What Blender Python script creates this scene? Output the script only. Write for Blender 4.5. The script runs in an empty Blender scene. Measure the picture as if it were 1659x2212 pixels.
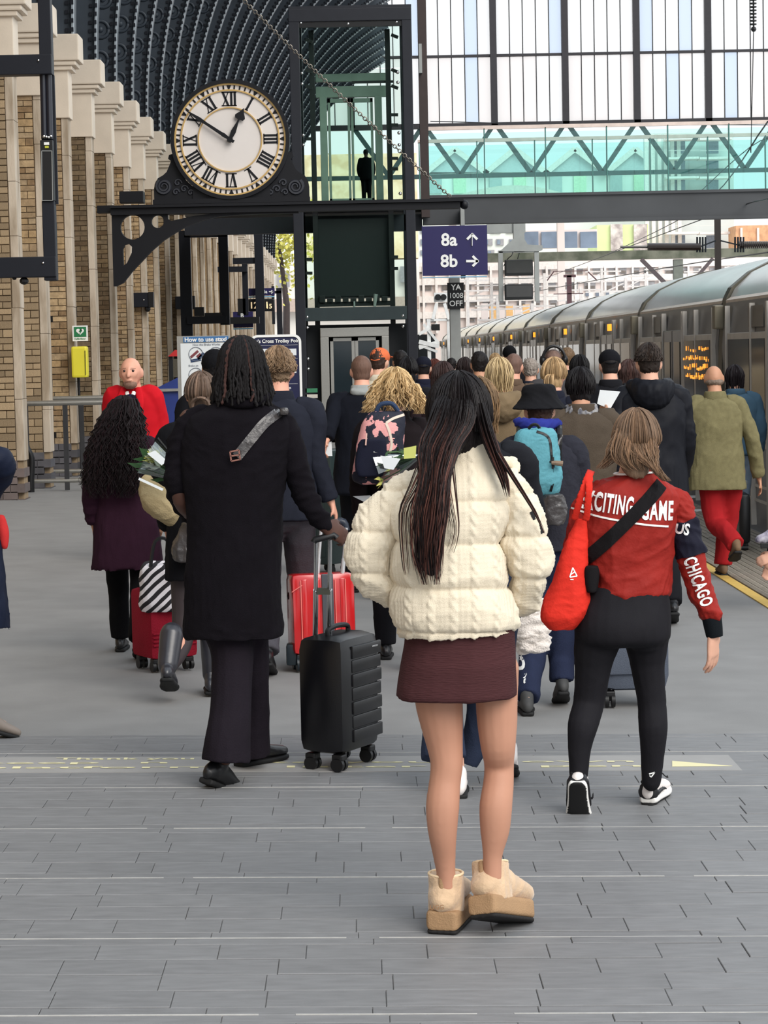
import bpy, bmesh, math, random
import numpy as np
from mathutils import Vector, Matrix
from mathutils.bvhtree import BVHTree
random.seed(7); rng = np.random.default_rng(7)
SC = bpy.context.scene
COL = SC.collection
pi = math.pi

# ------------------------------------------------------------------ camera
F = 4900.0; IW, IH = 1659, 2212; CX, CY = 829.5, 1106.0
VPX, VPY, ROLL, CAMH = 771.0, 760.0, 0.021, 1.78
FALL = 0.020                                   # crossfall of the platform towards the track

def _ray(px, py): return Vector(((px-CX)/F, -(py-CY)/F, -1.0))
_yw = _ray(VPX, VPY).normalized()
_zw = _ray(VPX+1000, VPY-1000*ROLL).cross(_yw).normalized()
_xw = _yw.cross(_zw)
RC = Matrix((_xw, _yw, _zw))                   # camera axes -> world
cam = bpy.data.cameras.new('camera'); camo = bpy.data.objects.new('camera', cam); COL.objects.link(camo)
cam.sensor_fit = 'HORIZONTAL'; cam.sensor_width = 36.0; cam.lens = F/IW*36.0
cam.clip_start = 0.5; cam.clip_end = 2000
camo.matrix_world = Matrix.Translation((0, 0, CAMH)) @ RC.to_4x4()
SC.camera = camo

def pix(px, py, Y):
    r = RC @ _ray(px, py)
    return Vector((r.x*Y/r.y, Y, CAMH + r.z*Y/r.y))
def gz(x): return -FALL*x
def ground(px, py):
    r = RC @ _ray(px, py)
    t = -CAMH/(r.z + FALL*r.x)
    return Vector((r.x*t, r.y*t, CAMH + r.z*t))

# ------------------------------------------------------------------ sky, sun, exposure
W = bpy.data.worlds.new('sky'); SC.world = W; W.use_nodes = True
wn = W.node_tree; wn.nodes.clear()
_bg = wn.nodes.new('ShaderNodeBackground'); _wo = wn.nodes.new('ShaderNodeOutputWorld')
_tc = wn.nodes.new('ShaderNodeTexCoord'); _sep = wn.nodes.new('ShaderNodeSeparateXYZ')
_rp = wn.nodes.new('ShaderNodeValToRGB')
_rp.color_ramp.elements[0].position = 0.0; _rp.color_ramp.elements[0].color = (0.90, 0.93, 0.95, 1)
_rp.color_ramp.elements[1].position = 0.9; _rp.color_ramp.elements[1].color = (0.80, 0.90, 1.0, 1)
wn.links.new(_tc.outputs['Generated'], _sep.inputs[0]); wn.links.new(_sep.outputs['Z'], _rp.inputs['Fac'])
wn.links.new(_rp.outputs['Color'], _bg.inputs['Color']); wn.links.new(_bg.outputs[0], _wo.inputs['Surface'])
_bg.inputs['Strength'].default_value = 1.35
sun = bpy.data.lights.new('sun', 'SUN'); sun.energy = 2.6; sun.angle = math.radians(40); sun.color = (1.0, 0.95, 0.88)
suno = bpy.data.objects.new('sun', sun); COL.objects.link(suno)
suno.rotation_euler = (math.radians(52), 0, math.radians(32))
SC.view_settings.view_transform = 'Standard'; SC.view_settings.look = 'None'
SC.view_settings.gamma = 1.0; SC.view_settings.use_curve_mapping = False
SC.view_settings.exposure = 0.0

# ------------------------------------------------------------------ tagging
WL = {}
def tag(o, label=None, cat=None, group=None, kind=None):
    if label: o['label'] = label
    if cat: o['category'] = cat
    if group: o['group'] = group
    if kind: o['kind'] = kind
    return o
def thing(name, label, cat, loc, group=None):
    o = bpy.data.objects.new(name, None); COL.objects.link(o); o.location = loc
    o.empty_display_size = 0.1
    WL[o.name] = Vector(loc)
    return tag(o, label, cat, group)
def base_of(parent): return WL.get(parent.name, Vector((0, 0, 0))) if parent else Vector((0, 0, 0))
def put(name, me, m, parent=None, kind=None, label=None):
    o = bpy.data.objects.new(name, me); COL.objects.link(o)
    if m is not None and len(me.materials) == 0:
        for q in (m if isinstance(m, (list, tuple)) else [m]): me.materials.append(q)
    if parent is not None: o.parent = parent
    WL[o.name] = base_of(parent)
    if kind: o['kind'] = kind
    if label: o['label'] = label
    return o

# ------------------------------------------------------------------ materials
def lin(c):
    out = []
    for v in c[:3]:
        v = v/255.0
        out.append(v/12.92 if v <= 0.04045 else ((v+0.055)/1.055)**2.4)
    return tuple(out)+(1.0,)
MATS = {}
def mat(name, rgb, rough=0.6, metal=0.0, var=0.12, vs=6.0, bump=0.0, bs=60.0, rgb2=None, vs2=None, spec=0.4, sheen=0.0, rnd=0.0, emit=None, estr=0.0, stretch=None, tint=False, coat=0.0):
    if name in MATS: return MATS[name]
    m = bpy.data.materials.new(name); m.use_nodes = True; MATS[name] = m
    if tint: m['tinted'] = 1
    nt = m.node_tree; N = nt.nodes; L = nt.links
    b = N['Principled BSDF']
    b.inputs['Roughness'].default_value = rough; b.inputs['Metallic'].default_value = metal
    b.inputs['Specular IOR Level'].default_value = spec
    if sheen: b.inputs['Sheen Weight'].default_value = sheen; b.inputs['Sheen Roughness'].default_value = 0.5
    if coat: b.inputs['Coat Weight'].default_value = coat; b.inputs['Coat Roughness'].default_value = 0.15
    tc = N.new('ShaderNodeTexCoord'); mp = N.new('ShaderNodeMapping')
    L.new(tc.outputs['Object'], mp.inputs['Vector'])
    if stretch: mp.inputs['Scale'].default_value = stretch
    nz = N.new('ShaderNodeTexNoise'); nz.inputs['Scale'].default_value = vs; nz.inputs['Detail'].default_value = 5.0
    L.new(mp.outputs[0], nz.inputs['Vector'])
    c = lin(rgb); c2 = lin(rgb2) if rgb2 else None
    rp = N.new('ShaderNodeValToRGB')
    e = rp.color_ramp.elements
    if c2: e[0].position = 0.38; e[1].position = 0.62; e[0].color = c; e[1].color = c2
    else:
        e[0].position = 0.25; e[1].position = 0.75
        e[0].color = tuple(max(0, v*(1-var)) for v in c[:3])+(1,); e[1].color = tuple(min(1, v*(1+var)) for v in c[:3])+(1,)
    L.new(nz.outputs['Fac'], rp.inputs['Fac'])
    out = rp.outputs['Color']
    if rnd or tint:
        mul = N.new('ShaderNodeMix'); mul.data_type = 'RGBA'; mul.blend_type = 'MULTIPLY'; mul.inputs['Factor'].default_value = 1.0
        L.new(out, mul.inputs['A'])
        if tint:
            at = N.new('ShaderNodeAttribute'); at.attribute_name = 'tint'; L.new(at.outputs['Color'], mul.inputs['B'])
        else:
            oi = N.new('ShaderNodeObjectInfo'); mr = N.new('ShaderNodeMapRange')
            mr.inputs['To Min'].default_value = 1-rnd; mr.inputs['To Max'].default_value = 1+rnd*0.6
            L.new(oi.outputs['Random'], mr.inputs['Value']); L.new(mr.outputs[0], mul.inputs['B'])
        out = mul.outputs['Result']
    L.new(out, b.inputs['Base Color'])
    if bump:
        nb = N.new('ShaderNodeTexNoise'); nb.inputs['Scale'].default_value = bs; nb.inputs['Detail'].default_value = 4.0
        L.new(mp.outputs[0], nb.inputs['Vector'])
        bp = N.new('ShaderNodeBump'); bp.inputs['Strength'].default_value = bump; bp.inputs['Distance'].default_value = 0.01
        L.new(nb.outputs['Fac'], bp.inputs['Height']); L.new(bp.outputs[0], b.inputs['Normal'])
    if emit: b.inputs['Emission Color'].default_value = lin(emit); b.inputs['Emission Strength'].default_value = estr
    return m
def glass(name, rgb, gloss=0.1, rough=0.02):
    if name in MATS: return MATS[name]
    m = bpy.data.materials.new(name); m.use_nodes = True; MATS[name] = m
    nt = m.node_tree; nt.nodes.clear(); N = nt.nodes; L = nt.links
    o = N.new('ShaderNodeOutputMaterial'); t = N.new('ShaderNodeBsdfTransparent'); g = N.new('ShaderNodeBsdfGlossy'); mx = N.new('ShaderNodeMixShader')
    t.inputs[0].default_value = lin(rgb); g.inputs['Roughness'].default_value = rough; g.inputs['Color'].default_value = (.9, .95, .95, 1)
    mx.inputs[0].default_value = gloss
    L.new(t.outputs[0], mx.inputs[1]); L.new(g.outputs[0], mx.inputs[2]); L.new((t if gloss < .005 else mx).outputs[0], o.inputs[0])
    return m
def milky(name, rgb, through=0.35):
    if name in MATS: return MATS[name]
    m = bpy.data.materials.new(name); m.use_nodes = True; MATS[name] = m
    nt = m.node_tree; nt.nodes.clear(); N = nt.nodes; L = nt.links
    o = N.new('ShaderNodeOutputMaterial'); t = N.new('ShaderNodeBsdfTransparent'); g = N.new('ShaderNodeBsdfTranslucent'); mx = N.new('ShaderNodeMixShader')
    t.inputs[0].default_value = lin(rgb); g.inputs[0].default_value = lin(rgb); mx.inputs[0].default_value = 1-through
    L.new(t.outputs[0], mx.inputs[1]); L.new(g.outputs[0], mx.inputs[2]); L.new(mx.outputs[0], o.inputs[0])
    return m

# ------------------------------------------------------------------ mesh builder (world coordinates in, one object out)
class MB:
    def __init__(s): s.v = []; s.f = []; s.t = []; s.cur = (1, 1, 1)
    def add(s, V, Fc):
        o = len(s.v); s.v += [tuple(q) for q in V]; s.f += [tuple(i+o for i in q) for q in Fc]; s.t += [s.cur]*len(V); return s
    def hexa(s, p):        # p: 4 bottom + 4 top, ccw
        return s.add(p, [(3, 2, 1, 0), (4, 5, 6, 7), (0, 1, 5, 4), (1, 2, 6, 5), (2, 3, 7, 6), (3, 0, 4, 7)])
    def box(s, x0, x1, y0, y1, z0, z1):
        return s.hexa([(x0, y0, z0), (x1, y0, z0), (x1, y1, z0), (x0, y1, z0), (x0, y0, z1), (x1, y0, z1), (x1, y1, z1), (x0, y1, z1)])
    def cbox(s, x0, x1, y0, y1, z0, z1, c):       # box with a chamfered rim on every side
        bm = bmesh.new(); bmesh.ops.create_cube(bm, size=1)
        for v in bm.verts: v.co = Vector(((x0+x1)/2+v.co.x*(x1-x0), (y0+y1)/2+v.co.y*(y1-y0), (z0+z1)/2+v.co.z*(z1-z0)))
        bmesh.ops.bevel(bm, geom=bm.edges[:], offset=c, segments=2, affect='EDGES', profile=0.6)
        bm.verts.index_update(); s.add([v.co[:] for v in bm.verts], [[v.index for v in f.verts] for f in bm.faces]); bm.free(); return s
    def bar(s, a, b, w, h, up=(0, 0, 1)):
        a = Vector(a); b = Vector(b); d = (b-a).normalized(); u = Vector(up)
        if abs(d.dot(u)) > 0.98: u = Vector((0, 1, 0))
        r = d.cross(u).normalized(); u = r.cross(d)
        c = [(-1, -1), (1, -1), (1, 1), (-1, 1)]
        return s.hexa([a+r*(w/2*i)+u*(h/2*j) for i, j in c]+[b+r*(w/2*i)+u*(h/2*j) for i, j in c])
    def tube(s, pts, rad, n=10, flat=1.0, smoothn=0, up=(0, 0, 1)):
        P = np.array([tuple(p) for p in pts], float); R = np.array(rad if hasattr(rad, '__len__') else [rad]*len(P), float)
        if smoothn: P, R = catmull(P, R, smoothn)
        V, Fc = tube_geo(P, R, n, flat); return s.add(V, Fc)
    def cyl(s, c, ax, r, h, n=20):
        c = Vector(c); ax = Vector(ax).normalized(); return s.tube([c-ax*h/2, c-ax*h/2, c+ax*h/2, c+ax*h/2], [0.0001, r, r, 0.0001], n)
    def ball(s, c, r, n=12):
        c = Vector(c); r = r if hasattr(r, '__len__') else (r, r, r)
        V = []; Fc = []; m = n//2
        for i in range(m+1):
            th = pi*i/m
            for j in range(n): V.append((c.x+r[0]*math.sin(th)*math.cos(2*pi*j/n), c.y+r[1]*math.sin(th)*math.sin(2*pi*j/n), c.z+r[2]*math.cos(th)))
        for i in range(m):
            for j in range(n): Fc.append((i*n+j, (i+1)*n+j, (i+1)*n+(j+1) % n, i*n+(j+1) % n))
        return s.add(V, Fc)
    def prism(s, poly, off):            # poly: 3-D points of a convex-ish face, off: thickness vector
        n = len(poly); off = Vector(off); A = [Vector(p) for p in poly]; B = [p+off for p in A]
        return s.add(A+B, [tuple(range(n)), tuple(range(2*n-1, n-1, -1))]+[(i, i+n, (i+1) % n+n, (i+1) % n) for i in range(n)])
    def mesh(s, name, parent=None, smooth=False):
        b = base_of(parent); me = bpy.data.meshes.new(name)
        V = np.array(s.v, float)-np.array(b[:])
        me.from_pydata(V.tolist(), [], s.f)
        if smooth: me.polygons.foreach_set('use_smooth', [True]*len(me.polygons))
        if any(t != (1, 1, 1) for t in s.t):
            at = me.color_attributes.new('tint', 'FLOAT_COLOR', 'POINT')
            at.data.foreach_set('color', np.array([(a, b_, c, 1) for a, b_, c in s.t], 'f').ravel())
        return me
    def build(s, name, m, parent=None, smooth=False, kind=None, label=None):
        o = put(name, s.mesh(name, parent, smooth), m, parent, kind, label)
        if smooth:
            try: o.data.set_sharp_from_angle(angle=math.radians(42))
            except Exception: pass
        return o

def catmull(P, R, k):
    n = len(P); out = []; rr = []
    for i in range(n-1):
        p0 = P[max(i-1, 0)]; p1 = P[i]; p2 = P[i+1]; p3 = P[min(i+2, n-1)]
        for j in range(k):
            t = j/k
            out.append(0.5*((2*p1)+(-p0+p2)*t+(2*p0-5*p1+4*p2-p3)*t*t+(-p0+3*p1-3*p2+p3)*t**3))
            r0 = R[max(i-1, 0)]; r1 = R[i]; r2 = R[i+1]; r3 = R[min(i+2, n-1)]
            rr.append(0.5*((2*r1)+(-r0+r2)*t+(2*r0-5*r1+4*r2-r3)*t*t+(-r0+3*r1-3*r2+r3)*t**3))
    out.append(P[-1]); rr.append(R[-1])
    return np.array(out), np.maximum(np.array(rr), 1e-4)
def tube_geo(P, R, n=10, flat=1.0, ref=None):
    m = len(P); V = np.zeros((m, n, 3))
    T = np.zeros((m, 3)); T[1:-1] = P[2:]-P[:-2]; T[0] = P[1]-P[0]; T[-1] = P[-1]-P[-2]
    for i in range(m):
        l = np.linalg.norm(T[i])
        if l < 1e-9: T[i] = P[-1]-P[0]; l = np.linalg.norm(T[i])
        T[i] /= max(l, 1e-9)
    u = np.array([0, 1.0, 0]) if ref is None else np.array(ref, float)
    if abs(T[0] @ u) > 0.9: u = np.array([1.0, 0, 0])
    a = np.arange(n)*2*pi/n; ca = np.cos(a)[:, None]; sa = np.sin(a)[:, None]*flat
    for i in range(m):
        u = u-T[i]*(u @ T[i]); u /= max(np.linalg.norm(u), 1e-9); w = np.cross(T[i], u)
        V[i] = P[i]+R[i]*(ca*w+sa*u)
    Fc = []
    for i in range(m-1):
        for j in range(n):
            j2 = (j+1) % n; Fc.append((i*n+j, i*n+j2, (i+1)*n+j2, (i+1)*n+j))
    Fc.append(tuple(range(n-1, -1, -1))); Fc.append(tuple((m-1)*n+j for j in range(n)))
    return V.reshape(-1, 3).tolist(), Fc

# text and filled 2-D outlines become meshes in one pass at the end of their batch
def curve_mesh(specs):
    """specs: list of ('text', str, size, bold, align) or ('poly', [splines], extrude). Returns meshes in the XY plane."""
    obs = []
    for sp in specs:
        if sp[0] == 'text':
            c = bpy.data.curves.new('lettering', 'FONT'); c.body = sp[1]; c.size = sp[2]; c.offset = sp[3]*sp[2]; c.align_x = sp[4]; c.align_y = 'CENTER'; c.space_character = sp[6] if len(sp) > 6 else 1.0
            c.resolution_u = 3; c.extrude = sp[5] if len(sp) > 5 else 0.0
        else:
            c = bpy.data.curves.new('outline', 'CURVE'); c.dimensions = '2D'; c.fill_mode = 'BOTH'; c.extrude = sp[2]; c.resolution_u = 1
            for pts in sp[1]:
                q = c.splines.new('POLY'); q.points.add(len(pts)-1); q.use_cyclic_u = True
                for i, (x, y) in enumerate(pts): q.points[i].co = (x, y, 0, 1)
        o = bpy.data.objects.new('tmp', c); COL.objects.link(o); obs.append(o)
    bpy.context.view_layer.update(); dg = bpy.context.evaluated_depsgraph_get(); out = []
    for o in obs: out.append(bpy.data.meshes.new_from_object(o.evaluated_get(dg)))
    for o in obs:
        c = o.data; bpy.data.objects.remove(o); bpy.data.curves.remove(c)
    return out
def mesh_to_mb(me, fn):
    mb = MB(); mb.add([fn(v.co) for v in me.vertices], [tuple(p.vertices) for p in me.polygons]); bpy.data.meshes.remove(me); return mb
# ================================================================== SETTING
M_ASPH = mat('platform asphalt', (132, 131, 130), 0.75, var=0.10, vs=3.0, bump=0.15, bs=220)
M_SLAB = mat('grey paving slab', (122, 122, 123), 0.55, var=0.14, vs=9, bump=0.12, bs=120, rnd=0.06, stretch=(1, 4, 1))
M_JOINT = mat('pale joint', (176, 174, 170), 0.8, var=0.15, vs=30)
M_BED = mat('slab bedding', (118, 118, 118), 0.9)
M_YEL = mat('yellow platform line', (214, 178, 96), 0.7, var=0.12, vs=20)
M_PAV = mat('edge paver', (140, 131, 118), 0.7, var=0.16, vs=12, bump=0.3, bs=60, rnd=0.14)
M_STRIP = mat('message strip', (150, 148, 146), 0.6, var=0.06, vs=8)
M_LETY = mat('pale yellow lettering', (226, 218, 172), 0.6, var=0.05)
M_LETW = mat('white lettering', (238, 238, 236), 0.5, var=0.02)
M_NAVYP = mat('navy painted steel', (22, 25, 34), 0.5, var=0.10, vs=4, spec=0.3)
M_RIB = mat('slate blue rib paint', (54, 62, 71), 0.5, var=0.18, vs=3)
M_RIBL = mat('worn rib edge', (150, 158, 164), 0.6, var=0.2, vs=30)
M_SKIN_V = mat('dark vault board', (44, 50, 58), 0.7, var=0.15, vs=2)
M_CREAM = mat('cream stone paint', (220, 206, 188), 0.65, var=0.07, vs=3, bump=0.1, bs=40)
M_QUOIN = mat('worn pale stone', (202, 188, 170), 0.8, rgb2=(158, 142, 122), vs=5, stretch=(1, 1, 0.25), bump=0.4, bs=40)
M_BRICK = mat('stock brick', (170, 148, 118), 0.85, var=0.3, vs=14, bump=0.5, bs=70, rnd=0.34)
M_BRICKT = mat('stock brick joined', (168, 146, 116), 0.85, var=0.3, vs=14, bump=0.5, bs=70, tint=True)
M_MORTAR = mat('dark mortar', (150, 130, 104), 0.9, var=0.2, vs=20)
M_BASEB = mat('grey glazed base brick', (96, 92, 92), 0.5, var=0.2, vs=8, tint=True)
M_STEEL = mat('brushed steel', (176, 174, 168), 0.35, metal=0.85, var=0.06, vs=30)
M_CHROME = mat('polished steel', (225, 225, 225), 0.18, metal=1.0, var=0.02)
M_BLACKP = mat('black plastic', (18, 18, 20), 0.45, var=0.05)
M_GALV = mat('pale galvanised steel', (150, 152, 150), 0.5, metal=0.2, var=0.08, vs=5)
M_BROWN = mat('dark brown column', (54, 42, 40), 0.5, var=0.15)

# ---- floor, with the near paving built slab by slab
fl = MB(); fl.hexa([(-14, -3, gz(-14)-0.35), (3.95, -3, gz(3.95)-0.35), (3.95, 190, gz(3.95)-0.35), (-14, 190, gz(-14)-0.35),
                    (-14, -3, gz(-14)-0.006), (3.95, -3, gz(3.95)-0.006), (3.95, 190, gz(3.95)-0.006), (-14, 190, gz(-14)-0.006)])
floor = fl.build("floor", M_ASPH, None, kind='structure')
Y_SLAB = ground(830, 1587).y
rows = []; y = Y_SLAB; pat = [0.07, 0.16, 0.16, 0.16, 0.16, 0.07]; k = 0
y1787 = ground(830, 1788).y
while y1787 < Y_SLAB: y1787 += 0.80
y = y1787-0.8; joints = []
yy = y1787
while yy > 4.4:
    a = yy; joints.append(a)
    for w in pat:
        if a-w < Y_SLAB: rows.append((a-w, min(a, Y_SLAB)))
        a -= w+0.004
    yy -= 0.80
slab_me = {}
allslabs = []
for (ya, yb) in rows:
    if yb-ya < 0.03: continue
    half = yb*0.17+0.35
    x = -half-random.random()*0.3+0.0
    while x < half:
        w = random.choice((0.26, 0.30, 0.33, 0.36, 0.42)) if yb-ya > .1 else random.choice((0.45, 0.6))
        allslabs.append((x, x+w, ya, yb)); x += w
allslabs.sort(key=lambda s: s[3])
def slab_mb(mb, s, dz, g=0.0009):
    x0, x1, ya, yb = s; c = 0.0018; x0 += g; x1 -= g; ya += g; yb -= g
    def q(x, y, z): return (x, y, gz(x)+z+dz)
    b = [q(x0, ya, -.02), q(x1, ya, -.02), q(x1, yb, -.02), q(x0, yb, -.02)]
    m_ = [q(x0, ya, -.002), q(x1, ya, -.002), q(x1, yb, -.002), q(x0, yb, -.002)]
    t = [q(x0+c, ya+c, 0), q(x1-c, ya+c, 0), q(x1-c, yb-c, 0), q(x0+c, yb-c, 0)]
    mb.add(b+m_+t, [(8, 9, 10, 11)]+[(i, (i+1) % 4, (i+1) % 4+4, i+4) for i in range(4)]+[(i+4, (i+1) % 4+4, (i+1) % 4+8, i+8) for i in range(4)])
rest = MB()
for i, s in enumerate(allslabs):
    if i < 300:
        mb = MB(); slab_mb(mb, s, random.uniform(-.0012, .0012)); mb.build('slab', M_SLAB, floor)
    else: slab_mb(rest, s, random.uniform(-.0012, .0012))
rest.build('slab_field', M_SLAB, floor, kind='stuff')
for a in joints:
    if a < Y_SLAB:
        j = MB(); x = -2.2
        while x < 2.4:
            x2 = x+random.uniform(.3, .9)
            j.hexa([(x, a-.001, gz(x)-.01), (x2, a-.001, gz(x2)-.01), (x2, a+.006, gz(x2)-.01), (x, a+.006, gz(x)-.01), (x, a-.001, gz(x)+.0008), (x2, a-.001, gz(x2)+.0008), (x2, a+.006, gz(x2)+.0008), (x, a+.006, gz(x)+.0008)])
            x = x2+random.choice((0, 0, 0, .1))
        j.build('pale_joint', M_JOINT, floor)
# message strip with lettering
ys0, ys1 = ground(830, 1667).y, ground(830, 1634).y
st = MB(); x0, x1 = -2.4, ground(1590, 1650).x
st.hexa([(x0, ys0, gz(x0)-.01), (x1, ys0, gz(x1)-.01), (x1, ys1, gz(x1)-.01), (x0, ys1, gz(x0)-.01), (x0, ys0, gz(x0)+.002), (x1, ys0, gz(x1)+.002), (x1, ys1, gz(x1)+.002), (x0, ys1, gz(x0)+.002)])
strip = st.build('message_strip', M_STRIP, floor)
S10 = F/9.9
txt = [('Thank you', 120, 1641, .135), ('keep  n  take your   own', -60, 1650, .135), ('platform   litter   a pen', -60, 1660, .135)]
mes = curve_mesh([('text', t, h, 0.012, 'LEFT') for t, a, b, h in txt])
for (t, px, py, h), me in zip(txt, mes):
    g = ground(px, py); wid = max((v.co.x for v in me.vertices), default=1)
    sx = {'Thank you': 300, }.get(t, 1420)/S10/wid
    mesh_to_mb(me, lambda c: (g.x+c.x*sx, g.y+c.y*0.5, gz(g.x+c.x*sx)+.0035)).build('lettering', M_LETY, floor)
ar = MB(); P = [ground(1452, 1657), ground(1582, 1656), ground(1452, 1645)]
ar.prism([(p.x, p.y, gz(p.x)+.0025) for p in P], (0, 0, .001)); ar.build('arrow', M_LETY, floor)
# yellow line, white marks and the long edge pavers
XE = ground(1659, 1312).x
yl = MB(); xa, xb = XE-.005, XE+.085
for i in range(60):
    ya, yb = 8+i*2.4, 8+i*2.4+2.4
    yl.hexa([(xa, ya, gz(xa)-.01), (xb, ya, gz(xb)-.01), (xb, yb, gz(xb)-.01), (xa, yb, gz(xa)-.01), (xa, ya, gz(xa)+.002), (xb, ya, gz(xb)+.002), (xb, yb, gz(xb)+.002), (xa, yb, gz(xa)+.002)])
yl.build('yellow_line', M_YEL, floor)
x = xb+.01; n = 0; far = MB(); c_ = 0
while x < 3.90:
    w = 0.062; ya = 12.0+random.random()*.4
    while ya < 34:
        ln = random.choice((.8, 1.2)); z = random.uniform(0, .004)
        xs, xt = x+.004, x+w-.004
        mbp = MB() if c_ < 290 else far
        mbp.add([(xs, ya, gz(xs)-.01), (xt, ya, gz(xs)-.01), (xt, ya+ln-.006, gz(xs)-.01), (xs, ya+ln-.006, gz(xs)-.01), (xs, ya, gz(xs)+.004+z), (xt, ya, gz(xs)+.004+z), (xt, ya+ln-.006, gz(xs)+.004+z), (xs, ya+ln-.006, gz(xs)+.004+z), ((xs+xt)/2, ya, gz(xs)+.012+z), ((xs+xt)/2, ya+ln-.006, gz(xs)+.012+z)],
                [(0, 1, 5, 8, 4), (2, 3, 7, 9, 6), (1, 2, 6, 5), (3, 0, 4, 7), (4, 8, 9, 7), (8, 5, 6, 9)])
        if mbp is not far: mbp.build('edge_paver', M_PAV, floor)
        c_ += 1; ya += ln
    x += w
far.build('edge_paver_field', M_PAV, floor, kind='stuff')
wl = MB()
for (px, py) in ((1478, 1076), (1484, 1107)):
    g = ground(px, py); wl.hexa([(g.x-.3, g.y, gz(g.x)), (g.x+.35, g.y, gz(g.x)), (g.x+.35, g.y+.25, gz(g.x)), (g.x-.3, g.y+.25, gz(g.x)), (g.x-.3, g.y, gz(g.x)+.015), (g.x+.35, g.y, gz(g.x)+.015), (g.x+.35, g.y+.25, gz(g.x)+.015), (g.x-.3, g.y+.25, gz(g.x)+.015)])
wl.build('white_mark', M_LETW, floor)
tr = MB(); tr.box(3.95, 9.5, -3, 190, -1.6, -1.2); tr.build('track_bed', mat('ballast', (96, 88, 80), .95, var=.3, vs=30, bump=.8, bs=40), floor)
pl2 = MB(); pl2.box(9.5, 16, -3, 190, -1.6, -0.1); pl2.build('far_platform', M_ASPH, floor)

# ---- brick side wall with its piers
wb = MB(); wb.box(-5.4, -4.75, -3, 113, -0.4, 6.5); wall = wb.build('wall_left', M_MORTAR, None, kind='structure')
XS = -4.05; D0 = 27.0; DS = 2.85; NP = 31
brick_me = None; nbr = 0
bm_ = MB(); c = .006
bx, by, bz = 0.5, 0.5, 0.5
bm_.cbox(-.5, .5, -.5, .5, -.5, .5, 0.04); BRICK_ME = bm_.mesh('brick'); BRICK_ME.materials.append(M_BRICK)
joined = MB()
for k in range(-2, NP):
    d = D0+DS*k+(.5 if k == 0 else 0); fy = d-0.0
    pr = MB(); pr.box(-4.78, XS-.02, fy+.03, fy+.34, -.2, 5.2); pier = pr.build('pier', M_MORTAR, wall)
    q = MB()      # pale worn corner strip, a stack of long stones
    z = .55 if k >= 0 else .1
    while z < 5.2:
        h = random.uniform(.5, 1.1); h = min(h, 5.2-z)
        o = random.uniform(-.004, .004)
        q.cbox(XS-.095+o, XS+o, fy+o, fy+.35, z, z+h-.004, .006); z += h
    q.build('corner_stone', M_QUOIN, pier)
    if k >= 0 and k < 12:
        q2 = MB(); q2.box(XS-.36, XS-.30, fy+.005, fy+.1, .3, 5.1); 
        if k in (0, 2, 3, 6, 8): q2.build('wall_pipe', M_BLACKP if k > 1 else M_QUOIN, pier)
    if k < 10:      # bricks on the face towards the camera
        z = 0.08; c_ = 0
        while z < 5.2:
            x = 0
            first = True; xr = XS-.10
            hcourse = random.choice((.075, .08, .1)) if k < 3 else .078
            while xr > -4.74:
                w = (.11 if (c_ % 2 and first) else .225)*random.uniform(.9, 1.1); xl = max(xr-w, -4.76); first = False
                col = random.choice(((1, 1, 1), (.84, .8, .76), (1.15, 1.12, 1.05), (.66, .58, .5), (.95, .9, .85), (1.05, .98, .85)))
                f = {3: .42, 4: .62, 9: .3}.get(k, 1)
                pr_ = random.uniform(-.006, .006)
                if 0 <= k < 3 and nbr < 297 and z > .5:
                    o = bpy.data.objects.new('brick', BRICK_ME); COL.objects.link(o); o.parent = pier
                    o.location = ((xl+xr)/2, fy+.03+pr_, z+hcourse/2); o.scale = (xr-xl-.010, .06, hcourse-.011); nbr += 1
                else:
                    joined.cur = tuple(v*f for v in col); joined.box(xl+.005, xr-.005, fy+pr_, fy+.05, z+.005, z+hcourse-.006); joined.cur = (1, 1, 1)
                xr = xl
            z += hcourse; c_ += 1
    else:
        joined.cur = random.choice(((1, 1, 1), (.8, .75, .7))); joined.box(-4.76, XS-.125, fy+.01, fy+.05, .1, 5.2); joined.cur = (1, 1, 1)
    # plinth
    pb = MB()
    for a in range(4):
        xa = -4.76+a*.178
        for b in range(6):
            t = random.uniform(.75, 1.2); pb.cur = (t*1.15, t, t*.95) if k < 1 else (t*.85, t*.9, t)
            off = .09*(b % 2); pb.box(max(xa-off, -4.78)+.003, min(xa+.178-off, XS+.04)-.003, fy-.06, fy+.38, b*.093-.02, b*.093+.085)
    pb.cur = (1, 1, 1); pb.build('plinth', M_BASEB, pier)
    # capital: long lower block, neck, two mouldings and the top block
    ca = MB()
    ca.cbox(-4.8, XS+.03, fy-.03, fy+.37, 5.19, 5.92, .012)
    cap = ca.build('capital', M_CREAM, wall)
    for (nm, xr, z0, z1, ch) in (('capital_moulding', XS+.09, 5.86, 5.92, .012), ('capital_moulding', XS+.15, 5.921, 5.985, .02), ('capital_block', XS+.20, 5.986, 6.36, .02)):
        e = MB(); e.cbox(-4.8, xr, fy-(xr-XS)*.5-.03, fy+.37+(xr-XS)*.3, z0, z1, ch); e.build(nm, M_CREAM, cap)
joined.build('brickwork', M_BRICKT, wall, kind='stuff')

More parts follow.
